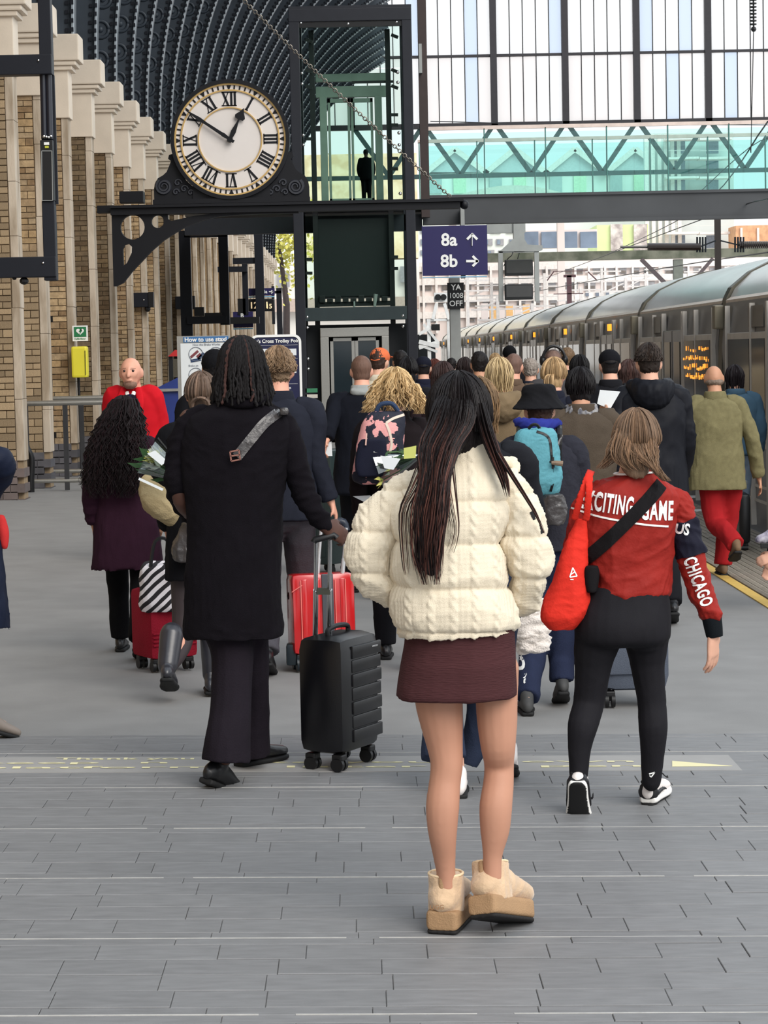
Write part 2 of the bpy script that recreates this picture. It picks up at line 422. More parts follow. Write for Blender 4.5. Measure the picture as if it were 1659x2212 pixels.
# ---- barrel vault: ribs springing from each capital
R_IN = 11.0; XV = XS+.1; ZV = 6.36
def vp(th, r): return (XV+R_IN-r*math.cos(th), ZV+r*math.sin(th))
sk = MB(); n = 26; A = [math.radians(-2+i*62/n) for i in range(n+1)]
for i in range(n):
    (xa, za), (xb_, zb) = vp(A[i], R_IN+.50), vp(A[i+1], R_IN+.50)
    (xc, zc), (xd, zd) = vp(A[i], R_IN+.6), vp(A[i+1], R_IN+.6)
    sk.hexa([(xa, 14, za), (xb_, 14, zb), (xb_, 113, zb), (xa, 113, za), (xc, 14, zc), (xd, 14, zd), (xd, 113, zd), (xc, 113, zc)])
ceiling = sk.build('ceiling', M_SKIN_V, None, kind='structure', smooth=True)
def rib_mesh():
    web = MB(); edge = MB(); n = 40
    for i in range(n):
        t0, t1 = math.radians(i*61/n), math.radians((i+1)*61/n)
        a, b, c, d_ = vp(t0, R_IN), vp(t1, R_IN), vp(t1, R_IN+.5), vp(t0, R_IN+.5)
        web.hexa([(a[0], .10, a[1]), (b[0], .10, b[1]), (c[0], .10, c[1]), (d_[0], .10, d_[1]), (a[0], .50, a[1]), (b[0], .50, b[1]), (c[0], .50, c[1]), (d_[0], .50, d_[1])])
        for (r0, r1) in ((-.015, .012), (.44, .50)):
            a, b, c, d_ = vp(t0, R_IN+r0), vp(t1, R_IN+r0), vp(t1, R_IN+r1), vp(t0, R_IN+r1)
            (edge if r0 < 0 else web).hexa([(a[0], .02, a[1]), (b[0], .02, b[1]), (c[0], .02, c[1]), (d_[0], .02, d_[1]), (a[0], .16, a[1]), (b[0], .16, b[1]), (c[0], .16, c[1]), (d_[0], .16, d_[1])])
    bolts = MB()
    for i in range(90):
        t = math.radians(.4+i*60/90); p = vp(t, R_IN+.085)
        bolts.box(p[0]-.022, p[0]+.022, .075, .11, p[1]-.028, p[1]+.028)
        p = vp(t, R_IN); bolts.box(p[0]-.02, p[0]+.02, .0, .03, p[1]-.03, p[1]+.03)
    return web.mesh('rib'), edge.mesh('rib_edge'), bolts.mesh('rib_bolts')
RW, RE, RB = rib_mesh(); RW.materials.append(M_RIB); RE.materials.append(M_RIBL); RB.materials.append(M_NAVYP)
ros = MB()
ring_ = [(math.cos(a*2*pi/18)*.14, 0, math.sin(a*2*pi/18)*.14) for a in range(19)]
ros.tube(ring_, .035, 6); ros.ball((0, 0, 0), (.055, .05, .055), 10); ROS = ros.mesh('rosette', None, True); ROS.materials.append(M_RIB)
for k in range(-4, NP):
    r = bpy.data.objects.new('rib', RW); COL.objects.link(r); r.location = (0, D0+DS*k, 0); r.parent = ceiling
    e = bpy.data.objects.new('rib_edge', RE); COL.objects.link(e); e.parent = r
    b = bpy.data.objects.new('rib_bolts', RB); COL.objects.link(b); b.parent = r; b['kind'] = 'stuff'
    if 4 <= k < 11:
        for i in range(13):
            t = math.radians(2.0+i*2.55); p = vp(t, R_IN+.26)
            o = bpy.data.objects.new('rosette', ROS); COL.objects.link(o); o.parent = r; o.location = (p[0], .10, p[1])
            if i: 
                t2 = math.radians(2.0+(i-.5)*2.55)
# ---- glazed end gable far down the shed
DG = 113.0; SG = F/DG
def gx(px): return pix(px, 200, DG).x
def gzz(py, px=1230): return pix(px, py, DG).z
gf = MB()
zb, zt, zm = gzz(268), gzz(-150), gzz(117)
gl = pix(640, 268, DG).x; gr = pix(2000, 268, DG).x
MUL = [pix(1067+154.3*i, 200, DG).x for i in range(-2, 6)]
for x in MUL: gf.box(x-.16, x+.16, DG-.2, DG+.2, zb, zt)
gf.box(gl, gr, DG-.12, DG+.12, zm-.06, zm+.06); gf.box(gl, gr, DG-.2, DG+.2, zb-.1, zb+.14)
gf.box(gl, gr, DG-.12, DG+.12, gzz(-40)-.06, gzz(-40)+.06)
gable = gf.build('window_1', mat('dark gable bars', (40, 38, 42), .6), None, kind='structure')
tg = MB(); tg.box(gl, gr, DG-.15, DG+.15, gzz(380), gzz(371))
for i in range(-2, 5):
    x0 = MUL[i+2]; x1 = x0+154.3/SG; xm = (x0+x1)/2
    tg.bar((x0+.1, DG, zb), (xm, DG, gzz(374)), .2, .22); tg.bar((xm, DG, gzz(374)), (x1-.1, DG, zb), .2, .22)
tg.build('gable_truss', mat('dark green truss', (52, 74, 74), .6), gable)
MP = [milky('milky pane', (254, 252, 251), .75), milky('pinkish pane', (253, 249, 247), .75), milky('bluish pane', (238, 243, 251), .75)]
blue = [(1018, 0), (1018, 1), (1201, 0), (1396, 0), (1481, 0), (1452, 1), (1580, 1), (900, 0)]
wpx = 154.3/5.5
zr = [(zb+.12, zm-.05), (zm+.05, gzz(-40)-.05), (gzz(-40)+.05, zt)]
xsteps = []
for i in range(-1, 5):
    for j in range(5): xsteps.append((MUL[i+1]+.16+(154.3/SG-.32)/5*j, MUL[i+1]+.16+(154.3/SG-.32)/5*(j+1)))
for j in range(8): xsteps.append((MUL[0]-.16-.66*(j+1), MUL[0]-.16-.66*j))
bars = MB()
for (xa, xb2) in xsteps:
    for ri, (za, zc) in enumerate(zr):
        pxc = 771+(xa+xb2)/2*SG-13
        mi = 0 if ri > 0 else (1 if random.random() < .6 else 0)
        for (bxp, br) in blue:
            if abs(bxp-pxc) < 13 and (1-br) == ri: mi = 2
        p = MB(); p.box(xa+.02, xb2-.02, DG-.015, DG+.015, za, zc); p.build('pane', MP[mi], gable)
    bars.box(xb2-.022, xb2+.022, DG-.04, DG+.04, zb, zt)
bars.build('glazing_bars', M_BLACKP, gable, kind='stuff')
# end column beside the lift that carries the gable and the bridge
cl = MB(); D_ = 46.62; a = pix(906, 300, D_).x; b = pix(924, 300, D_).x
cl.box(a, b, D_-.5, D_-.2, pix(915, 470, 46.3).z, 16.5); trim1 = cl.build('trim_1', M_BROWN, None, kind='structure')
cl = MB(); p = pix(904, 95, D_-.6); q = pix(912, 158, D_-.6); cl.box(p.x, q.x, D_-.65, D_-.5, q.z, p.z); cl.build('junction_box', M_GALV, trim1)
# ================================================================== BRIDGE, LIFT, CLOCK
M_BEAM = mat('grey bridge steel', (58, 60, 63), .5, var=.2, vs=1.2, spec=.5)
M_LIFT = mat('dark lift steel', (34, 36, 43), .5, var=.1, spec=.3)
M_LIFTG = mat('green grey lift panel', (128, 140, 130), .4, metal=.2, var=.1)
G_BR = glass('aqua bridge glass', (230, 248, 246), .03)
G_LIFT = glass('green lift glass', (238, 247, 244), .004)
G_DARK = glass('dark lift glass', (90, 112, 110), .10)

DB = 46.5; p = pix(905, 420, DB); q = pix(905, 478, DB)
br = thing('footbridge', 'steel footbridge with aqua glass sides crossing above the tracks', 'bridge', (p.x, DB, 0))
bx0 = pix(240, 450, DB).x-1.6; bxr = pix(1900, 450, DB).x
def zB(py, px=1280): return pix(px, py, DB).z
m = MB(); m.box(pix(905, 0, DB).x, bxr, DB, DB+.3, zB(475), zB(418)); m.box(pix(905, 0, DB).x, bxr, DB-.06, DB+.34, zB(478), zB(472)); m.box(pix(905, 0, DB).x, bxr, DB-.05, DB+.05, zB(421), zB(415)); m.build('edge_beam', M_BEAM, br)
m = MB(); m.box(pix(385, 0, DB).x, pix(905, 0, DB).x-.02, DB, DB+.3, zB(490), zB(455)); m.build('side_beam', M_LIFT, br)
m = MB(); m.box(pix(385, 0, DB).x, bxr, DB+.3, DB+3.0, zB(478)+.28, zB(462)+.3); m.build('deck', mat('dark bridge soffit', (58, 54, 50), .8), br)
for (yy, nm) in ((DB+.1, 0), (DB+2.9, 1)):
    m = MB(); m.box(pix(905, 0, DB).x, bxr, yy-.03, yy+.03, zB(274), zB(266)); m.build('handrail', mat('pale pink rail', (214, 196, 186), .4), br)
    x = pix(908, 0, DB).x; step = 131.5/(F/DB)
    while x < bxr:
        m = MB(); m.box(x+.02, x+step-.02, yy-.012, yy+.012, zB(418), zB(281)); m.build('glass_panel', G_BR, br)
        m = MB(); m.box(x-.012, x+.012, yy-.03, yy+.03, zB(418), zB(272)); m.build('glass_post', mat('green glass post', (70, 120, 114), .4), br); x += step

# lift
DL = 44.5; SL = F/DL
def lx(px, py=700): return pix(px, py, DL).x
def lz(py, px=765): return pix(px, py, DL).z
g0 = ground(765, 960)
lf = thing('lift_shaft', 'dark steel framed glass lift shaft rising to the footbridge', 'lift', (lx(765), DL, gz(lx(765))))
XL, XR = lx(640, 760), lx(903, 760); ZT = lz(18)
for (xa, xb3, nm) in ((XL, XL+.20, 0), (XR-.19, XR, 1)):
    for yy in (DL, DL+2.0):
        m = MB(); m.cbox(xa, xb3, yy, yy+.22, -.2, ZT, .012); m.build('corner_post', M_LIFT, lf)
m = MB(); m.cbox(XL, XR, DL-.01, DL+.2, lz(45), ZT+.01, .012); m.build('top_beam', M_LIFT, lf)
m = MB(); m.box(XL, XR, DL, DL+2.2, ZT+.01, ZT+.06); m.build('top_cover', M_LIFT, lf)
m = MB(); m.box(XL+.2, XR-.19, DL+.02, DL+.1, lz(57), lz(46)); m.build('inner_beam', M_BLACKP, lf)
m = MB(); m.cbox(XL+.18, XR-.18, DL+.02, DL+.3, lz(692), lz(663), .01); m.build('cross_beam', mat('dark teal steel', (40, 52, 54), .4), lf)
for (a, b) in ((50, 148), (148, 436), (462, 665)):
    m = MB(); m.box(XL+.2, XR-.2, DL+.06, DL+.075, lz(b)+.01, lz(a)-.01); m.build('front_glass', G_LIFT, lf)
    for xx in (XL+.03, XR-.05):
        m = MB(); m.box(xx, xx+.015, DL+.25, DL+1.98, lz(b)+.01, lz(a)-.01); m.build('side_glass', G_LIFT, lf)
for px in (676, 842):
    m = MB(); xx = lx(px, 300)+.0; m.box(xx-.05, xx+.05, DL+.5, DL+.62, lz(700), lz(56)); m.build('guide_rail', M_BLACKP, lf)
# panels behind the rails at the upper landing and the landing doors
m = MB(); m.cbox(lx(682, 300), lx(838, 300), DL+1.2, DL+1.3, lz(160), lz(142), .01); m.cbox(lx(682, 300), lx(838, 300), DL+1.2, DL+1.3, lz(195), lz(170), .01); m.build('header_panel', M_LIFTG, lf)
m = MB(); m.box(lx(760, 160), lx(850, 160), DL+.6, DL+.66, lz(172), lz(167)); m.build('counter_bar', M_BLACKP, lf)
for (a, b) in ((690, 706), (812, 828)):
    m = MB(); m.cbox(lx(a, 300), lx(b, 300), DL+1.1, DL+1.3, lz(432), lz(195), .01); m.build('door_jamb', M_LIFTG, lf)
for (a, b) in ((708, 757), (759, 808)):
    m = MB(); x0_, x1_ = lx(a, 300), lx(b, 300)
    m.box(x0_, x0_+.05, DL+1.14, DL+1.22, lz(430), lz(198)); m.box(x1_-.05, x1_, DL+1.14, DL+1.22, lz(430), lz(198)); m.box(x0_, x1_, DL+1.14, DL+1.22, lz(207), lz(198)); m.box(x0_, x1_, DL+1.14, DL+1.22, lz(430), lz(420))
    dr = m.build('upper_door', M_LIFTG, lf); m = MB(); m.box(x0_+.05, x1_-.05, DL+1.17, DL+1.19, lz(420), lz(207)); m.build('door_glass', G_LIFT, dr)
m = MB(); m.box(XL+.2, XR-.2, DL+.3, DL+2.0, lz(447), lz(430)); m.build('landing_floor', M_LIFT, lf)
# dark lift car stopped half way, with its machinery on the roof of the lower opening
m = MB(); m.cbox(lx(683, 550), lx(848, 550), DL+.7, DL+1.95, lz(640), lz(466), .02); m.build('lift_car', mat('dark green lift car', (16, 21, 23), .5, var=.08), lf)
m = MB(); m.box(lx(686), lx(846), DL+.45, DL+.7, lz(660), lz(650))
for i in range(9):
    px = 690+i*17; m.cbox(lx(px), lx(px+13), DL+.4, DL+.7, lz(652), lz(random.uniform(636, 646)), .01)
m.build('machinery', M_BLACKP, lf)
m = MB(); m.tube([Vector((lx(810), DL+.35, lz(662))), Vector((lx(813), DL+.35, lz(635)))], [.03, .045], 10); m.tube([Vector((lx(766), DL+.35, lz(665))), Vector((lx(766), DL+.35, lz(650)))], [.02, .02], 8); m.build('white_canister', M_GALV, lf)
# ground doors
m = MB(); x0_, x1_ = lx(692, 760), lx(841, 760); zt_ = lz(707)
m.cbox(x0_, x1_, DL+.2, DL+.42, lz(727), zt_, .01); m.cbox(x0_, lx(709), DL+.2, DL+.42, -.1, lz(727), .008); m.cbox(lx(824), x1_, DL+.2, DL+.42, -.1, lz(727), .008)
m.build('door_surround', M_STEEL, lf)
for (a, b) in ((712, 765), (766, 818)):
    x0_, x1_ = lx(a), lx(b); m = MB()
    m.box(x0_, x0_+.06, DL+.3, DL+.36, 0, lz(729)); m.box(x1_-.06, x1_, DL+.3, DL+.36, 0, lz(729)); m.box(x0_, x1_, DL+.3, DL+.36, lz(736), lz(729)); m.box(x0_, x1_, DL+.3, DL+.36, 0, .15)
    dr = m.build('lift_door', M_STEEL, lf); m = MB(); m.box(x0_+.06, x1_-.06, DL+.32, DL+.34, .15, lz(736)); m.build('door_glass', mat('dark door glass', (26, 38, 44), .1, var=.05, spec=.6), dr)
m = MB(); m.box(XL+.2, XR-.2, DL+.5, DL+1.9, -.05, lz(700)); m.build('pit_lining', mat('dark lining', (20, 24, 28), .6), lf)
for (a, b, nm, c) in ((837, 846, 'green_notice', (58, 128, 92)), (850, 858, 'white_notice', (205, 200, 190))):
    m = MB(); m.box(lx(660, 850), lx(686, 850), DL+.0, DL+.03, lz(b), lz(a)); m.build(nm, mat(nm.replace('_', ' '), c, .5), lf)
bm = MB(); bm.ball((0, 0, 0), .035, 8); BOLT = bm.mesh('glass_bolt', None, True); BOLT.materials.append(M_CHROME)
for px0, ys in ((655, (49, 158, 181, 292, 313, 685, 708, 775, 797, 872, 893)), (862, (47, 156, 178, 287, 313, 418, 682, 705)), (757, (51,))):
    for yv in ys:
        pt = pix(px0+.022*(yv-300), yv, DL+.04)
        o = bpy.data.objects.new('glass_bolt', BOLT); COL.objects.link(o); o.parent = lf; o.location = pt-Vector(lf.location)
for px0, ys in ((666, (85, 150, 185, 300, 560, 590)), (851, (75, 150, 185, 248, 270, 342, 365, 555, 580))):
    m = MB()
    for yv in ys:
        a = pix(px0-6, yv, DL+.3); b = pix(px0+9, yv+(6 if yv < 200 else 0), DL+.3); m.bar(a, b, .04, .06)
    m.build('glass_bracket', M_BLACKP, lf, kind='stuff')

# person up on the landing is built with the people

# clock on its cast bracket
DC = 36.0; SC_ = F/DC
def cz(px, py, dy=0): return pix(px, py, DC+dy)
C0 = cz(498, 303)
M_GOLD = mat('gilded ring', (206, 170, 106), .35, metal=.3, var=.08)
M_FACE = mat('white clock face', (226, 219, 214), .5, var=.02)
M_IRON = mat('black cast iron', (15, 16, 22), .5, var=.1, spec=.3)
ck = thing('station_clock', 'large round station clock with roman numerals on an iron bracket', 'clock', (C0.x, DC, C0.z-.93))
def disc(r0, r1, y0, y1, n=72):
    mb = MB(); V = []
    for i in range(n):
        a = 2*pi*i/n
        for (r, yv) in ((r0, y0), (r1, y0), (r1, y1), (r0, y1)): V.append((C0.x+r*math.sin(a), yv, C0.z+r*math.cos(a)))
    Fc = []
    for i in range(n):
        for j in range(4): Fc.append((i*4+j, i*4+(j+1) % 4, ((i+1) % n)*4+(j+1) % 4, ((i+1) % n)*4+j))
    return mb.add(V, Fc)
u = 1/SC_
m = disc(119*u, 127*u, DC-.16, DC+.16); m.build('case', M_IRON, ck, smooth=True)
m = disc(.001, 121*u, DC-.10, DC+.10); m.build('dial', M_FACE, ck)
for r0, r1 in ((115.5, 119.5), (103, 106), (66.5, 69)):
    m = disc(r0*u, r1*u, DC-.125, DC-.09); m.build('gold_ring', M_GOLD, ck, smooth=True)
def polar(a, r, y): return (C0.x+r*math.sin(a), y, C0.z+r*math.cos(a))
def stroke(mb, a, off0, off1, r0, r1, w):
    ca, sa = math.cos(a), math.sin(a)
    def P_(o, r): return (C0.x+r*sa+o*ca, DC-.108, C0.z+r*ca-o*sa)
    mb.prism([P_(off0*u-w*u/2, r0*u), P_(off0*u+w*u/2, r0*u), P_(off1*u+w*u/2, r1*u), P_(off1*u-w*u/2, r1*u)], (0, .012, 0))
m = MB()
for i in range(60):
    a = 2*pi*i/60
    if i % 5: stroke(m, a, 0, 0, 107, 115, 3.2)
    else:
        ca, sa = math.cos(a), math.sin(a)
        m.prism([(C0.x+115*u*sa-5*u*ca, DC-.108, C0.z+115*u*ca+5*u*sa), (C0.x+115*u*sa+5*u*ca, DC-.108, C0.z+115*u*ca-5*u*sa), (C0.x+106*u*sa+1*u*ca, DC-.108, C0.z+106*u*ca-1*u*sa), (C0.x+106*u*sa-1*u*ca, DC-.108, C0.z+106*u*ca+1*u*sa)], (0, .012, 0))
m.build('minute_marks', M_IRON, ck, kind='stuff')
NUM = {12: 'XII', 1: 'I', 2: 'II', 3: 'III', 4: 'IIII', 5: 'V', 6: 'VI', 7: 'VII', 8: 'VIII', 9: 'IX', 10: 'X', 11: 'XI'}
for h, s in NUM.items():
    m = MB(); a = 2*pi*h/12; wd = {'I': 7.5, 'V': 17, 'X': 17}; tot = sum(wd[c] for c in s); x = -tot/2
    for c in s:
        xc = x+wd[c]/2
        if c == 'I': stroke(m, a, xc, xc, 71, 101, 4.6)
        elif c == 'V': stroke(m, a, xc, xc-6, 71, 101, 4.8); stroke(m, a, xc, xc+6, 71, 101, 2.0)
        else: stroke(m, a, xc+6, xc-6, 71, 101, 4.8); stroke(m, a, xc-6, xc+6, 71, 101, 2.0)
        x += wd[c]
    stroke(m, a, 0, 0, 71, 73, tot); stroke(m, a, 0, 0, 99, 101, tot)
    m.build('numeral', M_IRON, ck)
def hand(name, a, prof, y):
    mb = MB(); ca, sa = math.cos(a), math.sin(a); L_ = [(w, r) for r, w in prof]; out = [(o, r) for o, r in L_]+[(-o, r) for o, r in reversed(L_)]
    for (r0, w0), (r1, w1) in zip(prof[:-1], prof[1:]):
        def P_(o, r): return (C0.x+r*u*sa+o*u*ca, y, C0.z+r*u*ca-o*u*sa)
        mb.prism([P_(-w0, r0), P_(w0, r0), P_(w1, r1), P_(-w1, r1)], (0, .012, 0))
    mb.build(name, M_IRON, ck)
hand('hour_hand', math.radians(25.5), [(-6, 4), (0, 3), (18, 5.5), (24, 4.5), (40, 2), (46, 2), (47, 9), (52, 11.5), (56, 9.5), (62, 5), (72, .4)], DC-.16)
hand('minute_hand', math.radians(304.3), [(-10, 3.5), (0, 2.5), (16, 4.4), (22, 3.6), (60, 3), (78, 4), (112, .8)], DC-.18)
m = MB(); m.cyl((C0.x, DC-.15, C0.z), (0, 1, 0), 6*u, .10, 16); m.build('hand_boss', M_IRON, ck)
# pedestal and scrolled side brackets
P = lambda pts: [((px-498)*u, (303-py)*u) for px, py in pts]
scL = [(332, 428), (332, 405), (334, 393), (341, 381), (352, 375), (360, 368), (366, 355), (370, 345), (364, 340), (366, 332), (374, 330), (384, 350), (400, 385), (425, 410), (440, 428)]
scR = [(996-a, b) for a, b in scL]; scR = [(min(a, 664), b) for a, b in scR]
spec = [('poly', [P([(330, 437), (330, 427), (665, 427), (665, 437)])], .14), ('poly', [P([(415, 428), (415, 395), (580, 395), (580, 428)])], .08), ('poly', [P(scL)], .05), ('poly', [P(scR)], .05)]
# main bracket with pierced spandrel
def circ(cx, cy, rx, ry=None, n=28): return [(cx+rx*math.cos(2*pi*i/n), cy+(ry or rx)*math.sin(2*pi*i/n)) for i in range(n)]
arc = [(246, 609), (261, 602), (280, 579), (301, 558), (324, 535), (349, 514), (375, 498), (401, 484), (436, 472), (471, 465), (515, 462), (560, 461)]
outer = [(240, 438), (240, 609)]+arc+[(640, 461), (640, 438)]
tri = [(262, 530), (266, 521), (275, 519), (282, 526), (281, 538), (270, 560), (262, 566)]
slot = [(360, 459), (372, 456), (450, 456), (450, 459), (420, 462), (368, 472), (360, 468)]
spec.append(('poly', [P(outer), P(circ(284, 484, 26)), P(circ(338, 473, 13.5)), P(tri), P(slot)], .07))
mes = curve_mesh(spec)
for nm, me in zip(('pedestal', 'pedestal_block', 'scroll_bracket', 'scroll_bracket', 'pierced_bracket'), mes):
    mesh_to_mb(me, lambda c: (C0.x+c.x, DC+c.z*1.0, C0.z+c.y)).build(nm, M_IRON, ck)
for sgn, cx_, cy_ in ((1, 354, 403), (-1, 638, 403)):
    m = MB(); pts = []
    for i in range(34):
        a = i*.42; r = 17-13*i/34; pts.append(cz(cx_+sgn*r*math.cos(a+2.2), cy_-r*math.sin(a+2.2), -.06))
    m.tube(pts, [.03-.016*i/34 for i in range(34)], 6)
    for (ax, ay, rr) in ((384, 395, 9), (398, 408, 9), (412, 416, 7), (380, 415, 8)):
        pp = [cz((ax if sgn > 0 else 996-ax)+sgn*rr*(1-j/14)*math.cos(j*.6), ay-rr*(1-j/14)*math.sin(j*.6), -.06) for j in range(14)]
        m.tube(pp, .018, 6)
    m.build('scrollwork', mat('iron relief', (40, 42, 50), .4, spec=.6), ck, smooth=True, kind='stuff')
m = MB()
for (a, b, w) in ((438, 444, .42), (445, 458, .3)):
    m.box(cz(240, 440).x, cz(1000, 440).x-(0 if a < 440 else .05), DC-w/2, DC+w/2, cz(620, b).z, cz(620, a).z)
m.build('beam', M_IRON, ck)
m = MB(); m.ball(cz(1003, 442), .075, 12); m.build('beam_finial', M_IRON, ck, smooth=True)
m = MB(); p0 = cz(240, 440); m.box(-4.06, p0.x+.03, DC+.16, DC+.4, cz(240, 458).z, cz(240, 442).z); m.cbox(p0.x+.12, p0.x+.5, DC+.1, DC+.4, cz(280, 437).z, cz(280, 412).z, .01); m.build('wall_shoe', M_IRON, ck)
# tie chain down to the end of the beam: links and rod
ch = thing('stay_chain', 'slack metal chain slanting down to the end of the clock beam', 'chain', cz(975, 425))
A_, B_ = cz(380, -150), cz(973, 425); d_ = (B_-A_)
def sag(t): return A_+d_*t+Vector((0, 0, -.35*4*t*(1-t)*.25))
nL = 110; lk = MB()
th = .5
for i in range(nL):
    t = (i+.5)/nL
    if t > .12: pass
    p_ = sag(t); dr_ = (sag(min(t+.01, 1))-sag(t-.01)).normalized(); s_ = dr_.cross(Vector((0, 1, 0))).normalized() if i % 2 else Vector((0, 1, 0))
    L2 = d_.length/nL*.62; pts = [p_+dr_*(L2*math.cos(a))+s_*(.028*math.sin(a)) for a in [2*pi*j/8 for j in range(9)]]
    mb = MB(); mb.tube(pts, .009, 5); mb.build('chain_link', mat('dull chain steel', (120, 114, 106), .4, metal=.6), ch)

# ================================================================== SIGNS
M_SIGN = mat('indigo sign', (38, 33, 84), .4, var=.03); M_SKY = mat('light blue sign edge', (128, 176, 204), .4, var=.03)
def letters(parent, items, m, name='lettering'):
    """items: (text, px, py, height_px, depth, bold, align)"""
    mes = curve_mesh([('text', t, h/(F/D)*1.38, b, al) for t, px, py, h, D, b, al in items])
    for (t, px, py, h, D, b, al), me in zip(items, mes):
        o = pix(px, py, D)
        mesh_to_mb(me, lambda c: (o.x+c.x, D-.001+c.z, o.z+c.y)).build(name, m, parent)
def plate(mb, px0, py0, px1, py1, D, th): a = pix(px0, py1, D); b = pix(px1, py0, D); mb.box(a.x, b.x, D, D+th, a.z, b.z); return mb
D8 = 45.95
sg = thing('platform_sign', 'indigo hanging sign reading 8a and 8b with white arrows', 'sign', pix(983, 600, D8))
plate(MB(), 913, 486, 1052, 596, D8, .1).build('sign_face', M_SIGN, sg); plate(MB(), 913, 596, 1052, 601, D8-.01, .11).build('sign_edge', M_SKY, sg)
letters(sg, [('8a', 970, 519, 27, D8-.012, .025, 'CENTER'), ('8b', 970, 565, 27, D8-.012, .025, 'CENTER')], M_LETW)
for pts in (((1020, 531, 1020, 506), (1009, 517, 1021, 505), (1031, 517, 1019, 505)), ((1007, 564, 1032, 564), (1021, 553, 1033, 565), (1021, 575, 1033, 563))):
    m = MB()
    for a, b, c, d in pts: m.bar(pix(a, b, D8-.01), pix(c, d, D8-.01), .012, 5.2/(F/D8), up=(0, 0, 1))
    m.build('arrow', M_LETW, sg)
m = MB(); a = pix(1000, 480, D8); m.box(a.x-.04, a.x+.04, D8+.1, D8+.5, pix(1000, 600, D8).z, zB(478)+.3); m.build('hanger', M_GALV, sg)
DP = 47.0
pt = thing('sign_post', 'pale grey steel post under the 8a and 8b sign', 'post', (pix(983, 700, DP).x, DP, gz(pix(983, 700, DP).x)))
m = MB(); a = pix(972, 700, DP).x; b = pix(995, 700, DP).x; m.cbox(a, b, DP, DP+.2, gz(a), pix(983, 600, DP).z, .015); m.build('column', M_GALV, pt)
ya = thing('signal_plate', 'small black plate reading YA 1008 OFF fixed to the grey post', 'sign', pix(985, 668, DP-.05))
plate(MB(), 967, 610, 1002, 667, DP-.06, .05).build('plate', M_BLACKP, ya)
letters(ya, [('YA', 985, 621, 12, DP-.065, .02, 'CENTER'), ('1008', 985, 639, 11.5, DP-.065, .0, 'CENTER'), ('OFF', 985, 656, 12, DP-.065, .01, 'CENTER')], M_LETW)
# monitor gantry
DM = 60.0
gm = MB(); gm.box(-4.75, 14, DM+.05, DM+.3, pix(1120, 468, DM).z, pix(1120, 432, DM).z); gm.build('trim_2', M_BROWN, None, kind='structure')
mg = thing('monitor_gantry', 'pale grey hanging frame holding two dark screens below the footbridge', 'gantry', pix(1120, 650, DM))
m = MB(); plate(m, 1052, 483, 1135, 504, DM+.05, .2); plate(m, 1110, 450, 1132, 545, DM, .25); m.build('arm', M_GALV, mg)
m = MB(); a = [pix(*q, DM-.03) for q in ((1080, 543), (1110, 515), (1132, 515), (1140, 528), (1172, 530), (1172, 540), (1162, 543))]; m.prism(a, (0, .25, 0)); m.build('cowl', M_GALV, mg)
m = MB(); plate(m, 1078, 541, 1086, 651, DM, .15); plate(m, 1156, 541, 1164, 651, DM, .15); plate(m, 1078, 541, 1164, 546, DM, .15); plate(m, 1080, 600, 1160, 603, DM+.05, .05); m.build('frame', M_GALV, mg)
for y0, y1 in ((560, 596), (613, 648)):
    m = MB(); a = pix(1091, y1, DM-.1); b = pix(1151, y0, DM-.1); m.cbox(a.x, b.x, DM-.1, DM+.1, a.z, b.z, .02); mo = m.build('monitor', M_BLACKP, mg)
    m = MB(); plate(m, 1094, y0+3, 1149, y1-6, DM-.106, .01); m.build('screen', mat('unlit screen', (44, 42, 40), .15, spec=.7), mo)
m = MB(); m.tube([pix(1108, 545, DM), pix(1105, 552, DM-.12), pix(1096, 560, DM-.05), pix(1088, 575, DM)], .012, 6, smoothn=4); m.tube([pix(1122, 546, DM), pix(1118, 560, DM)], .012, 6); m.build('cable', M_BLACKP, mg, kind='stuff')

# defibrillator sign and yellow cabinet on the second pier
M_GREEN = mat('green safety sign', (38, 120, 76), .5, var=.04)
DA = 32.58
ae = thing('defibrillator_sign', 'green and white heart sign fixed above the yellow cabinet', 'sign', pix(173, 737, DA))
plate(MB(), 157, 703, 189, 737, DA, .02).build('backing', M_LETW, ae); plate(MB(), 160, 706, 186, 728, DA-.004, .006).build('green_panel', M_GREEN, ae)
hp = [(173+8.4*(16*math.sin(t)**3)/16, 716-7.2*(13*math.cos(t)-5*math.cos(2*t)-2*math.cos(3*t)-math.cos(4*t))/15) for t in [2*pi*i/40 for i in range(40)]]
me = curve_mesh([('poly', [[((x-173)/(F/DA), (716-y)/(F/DA)) for x, y in hp]], .002)])[0]; o_ = pix(173, 716, DA)
mesh_to_mb(me, lambda c: (o_.x+c.x, DA-.007+c.z, o_.z+c.y)).build('heart', M_LETW, ae)
m = MB(); a = [pix(x, y, DA-.012) for x, y in ((175, 708), (170, 717), (173, 717), (171, 724), (177, 715), (174, 715), (177, 709))]
for i in range(2, 7): m.add([a[0], a[i-1], a[i]], [(0, 1, 2)])
m.build('bolt_mark', M_GREEN, ae)
letters(ae, [('Defibrillator', 173, 732, 3.6, DA-.004, .02, 'CENTER')], M_GREEN)
yb_ = thing('defibrillator_cabinet', 'plain yellow wall cabinet under the green heart sign', 'cabinet', pix(173, 816, DA))
m = MB(); a = pix(158, 816, DA); b = pix(190, 748, DA); m.cbox(a.x, b.x, DA-.16, DA+.06, a.z, b.z, .03); m.build('body', mat('bright yellow cabinet', (228, 216, 62), .45, var=.03), yb_)
m = MB(); x_ = b.x-.03; m.box(x_, x_+.012, DA-.17, DA-.15, a.z+.04, b.z-.06); m.build('door_seam', mat('olive seam', (120, 116, 40), .5), yb_)
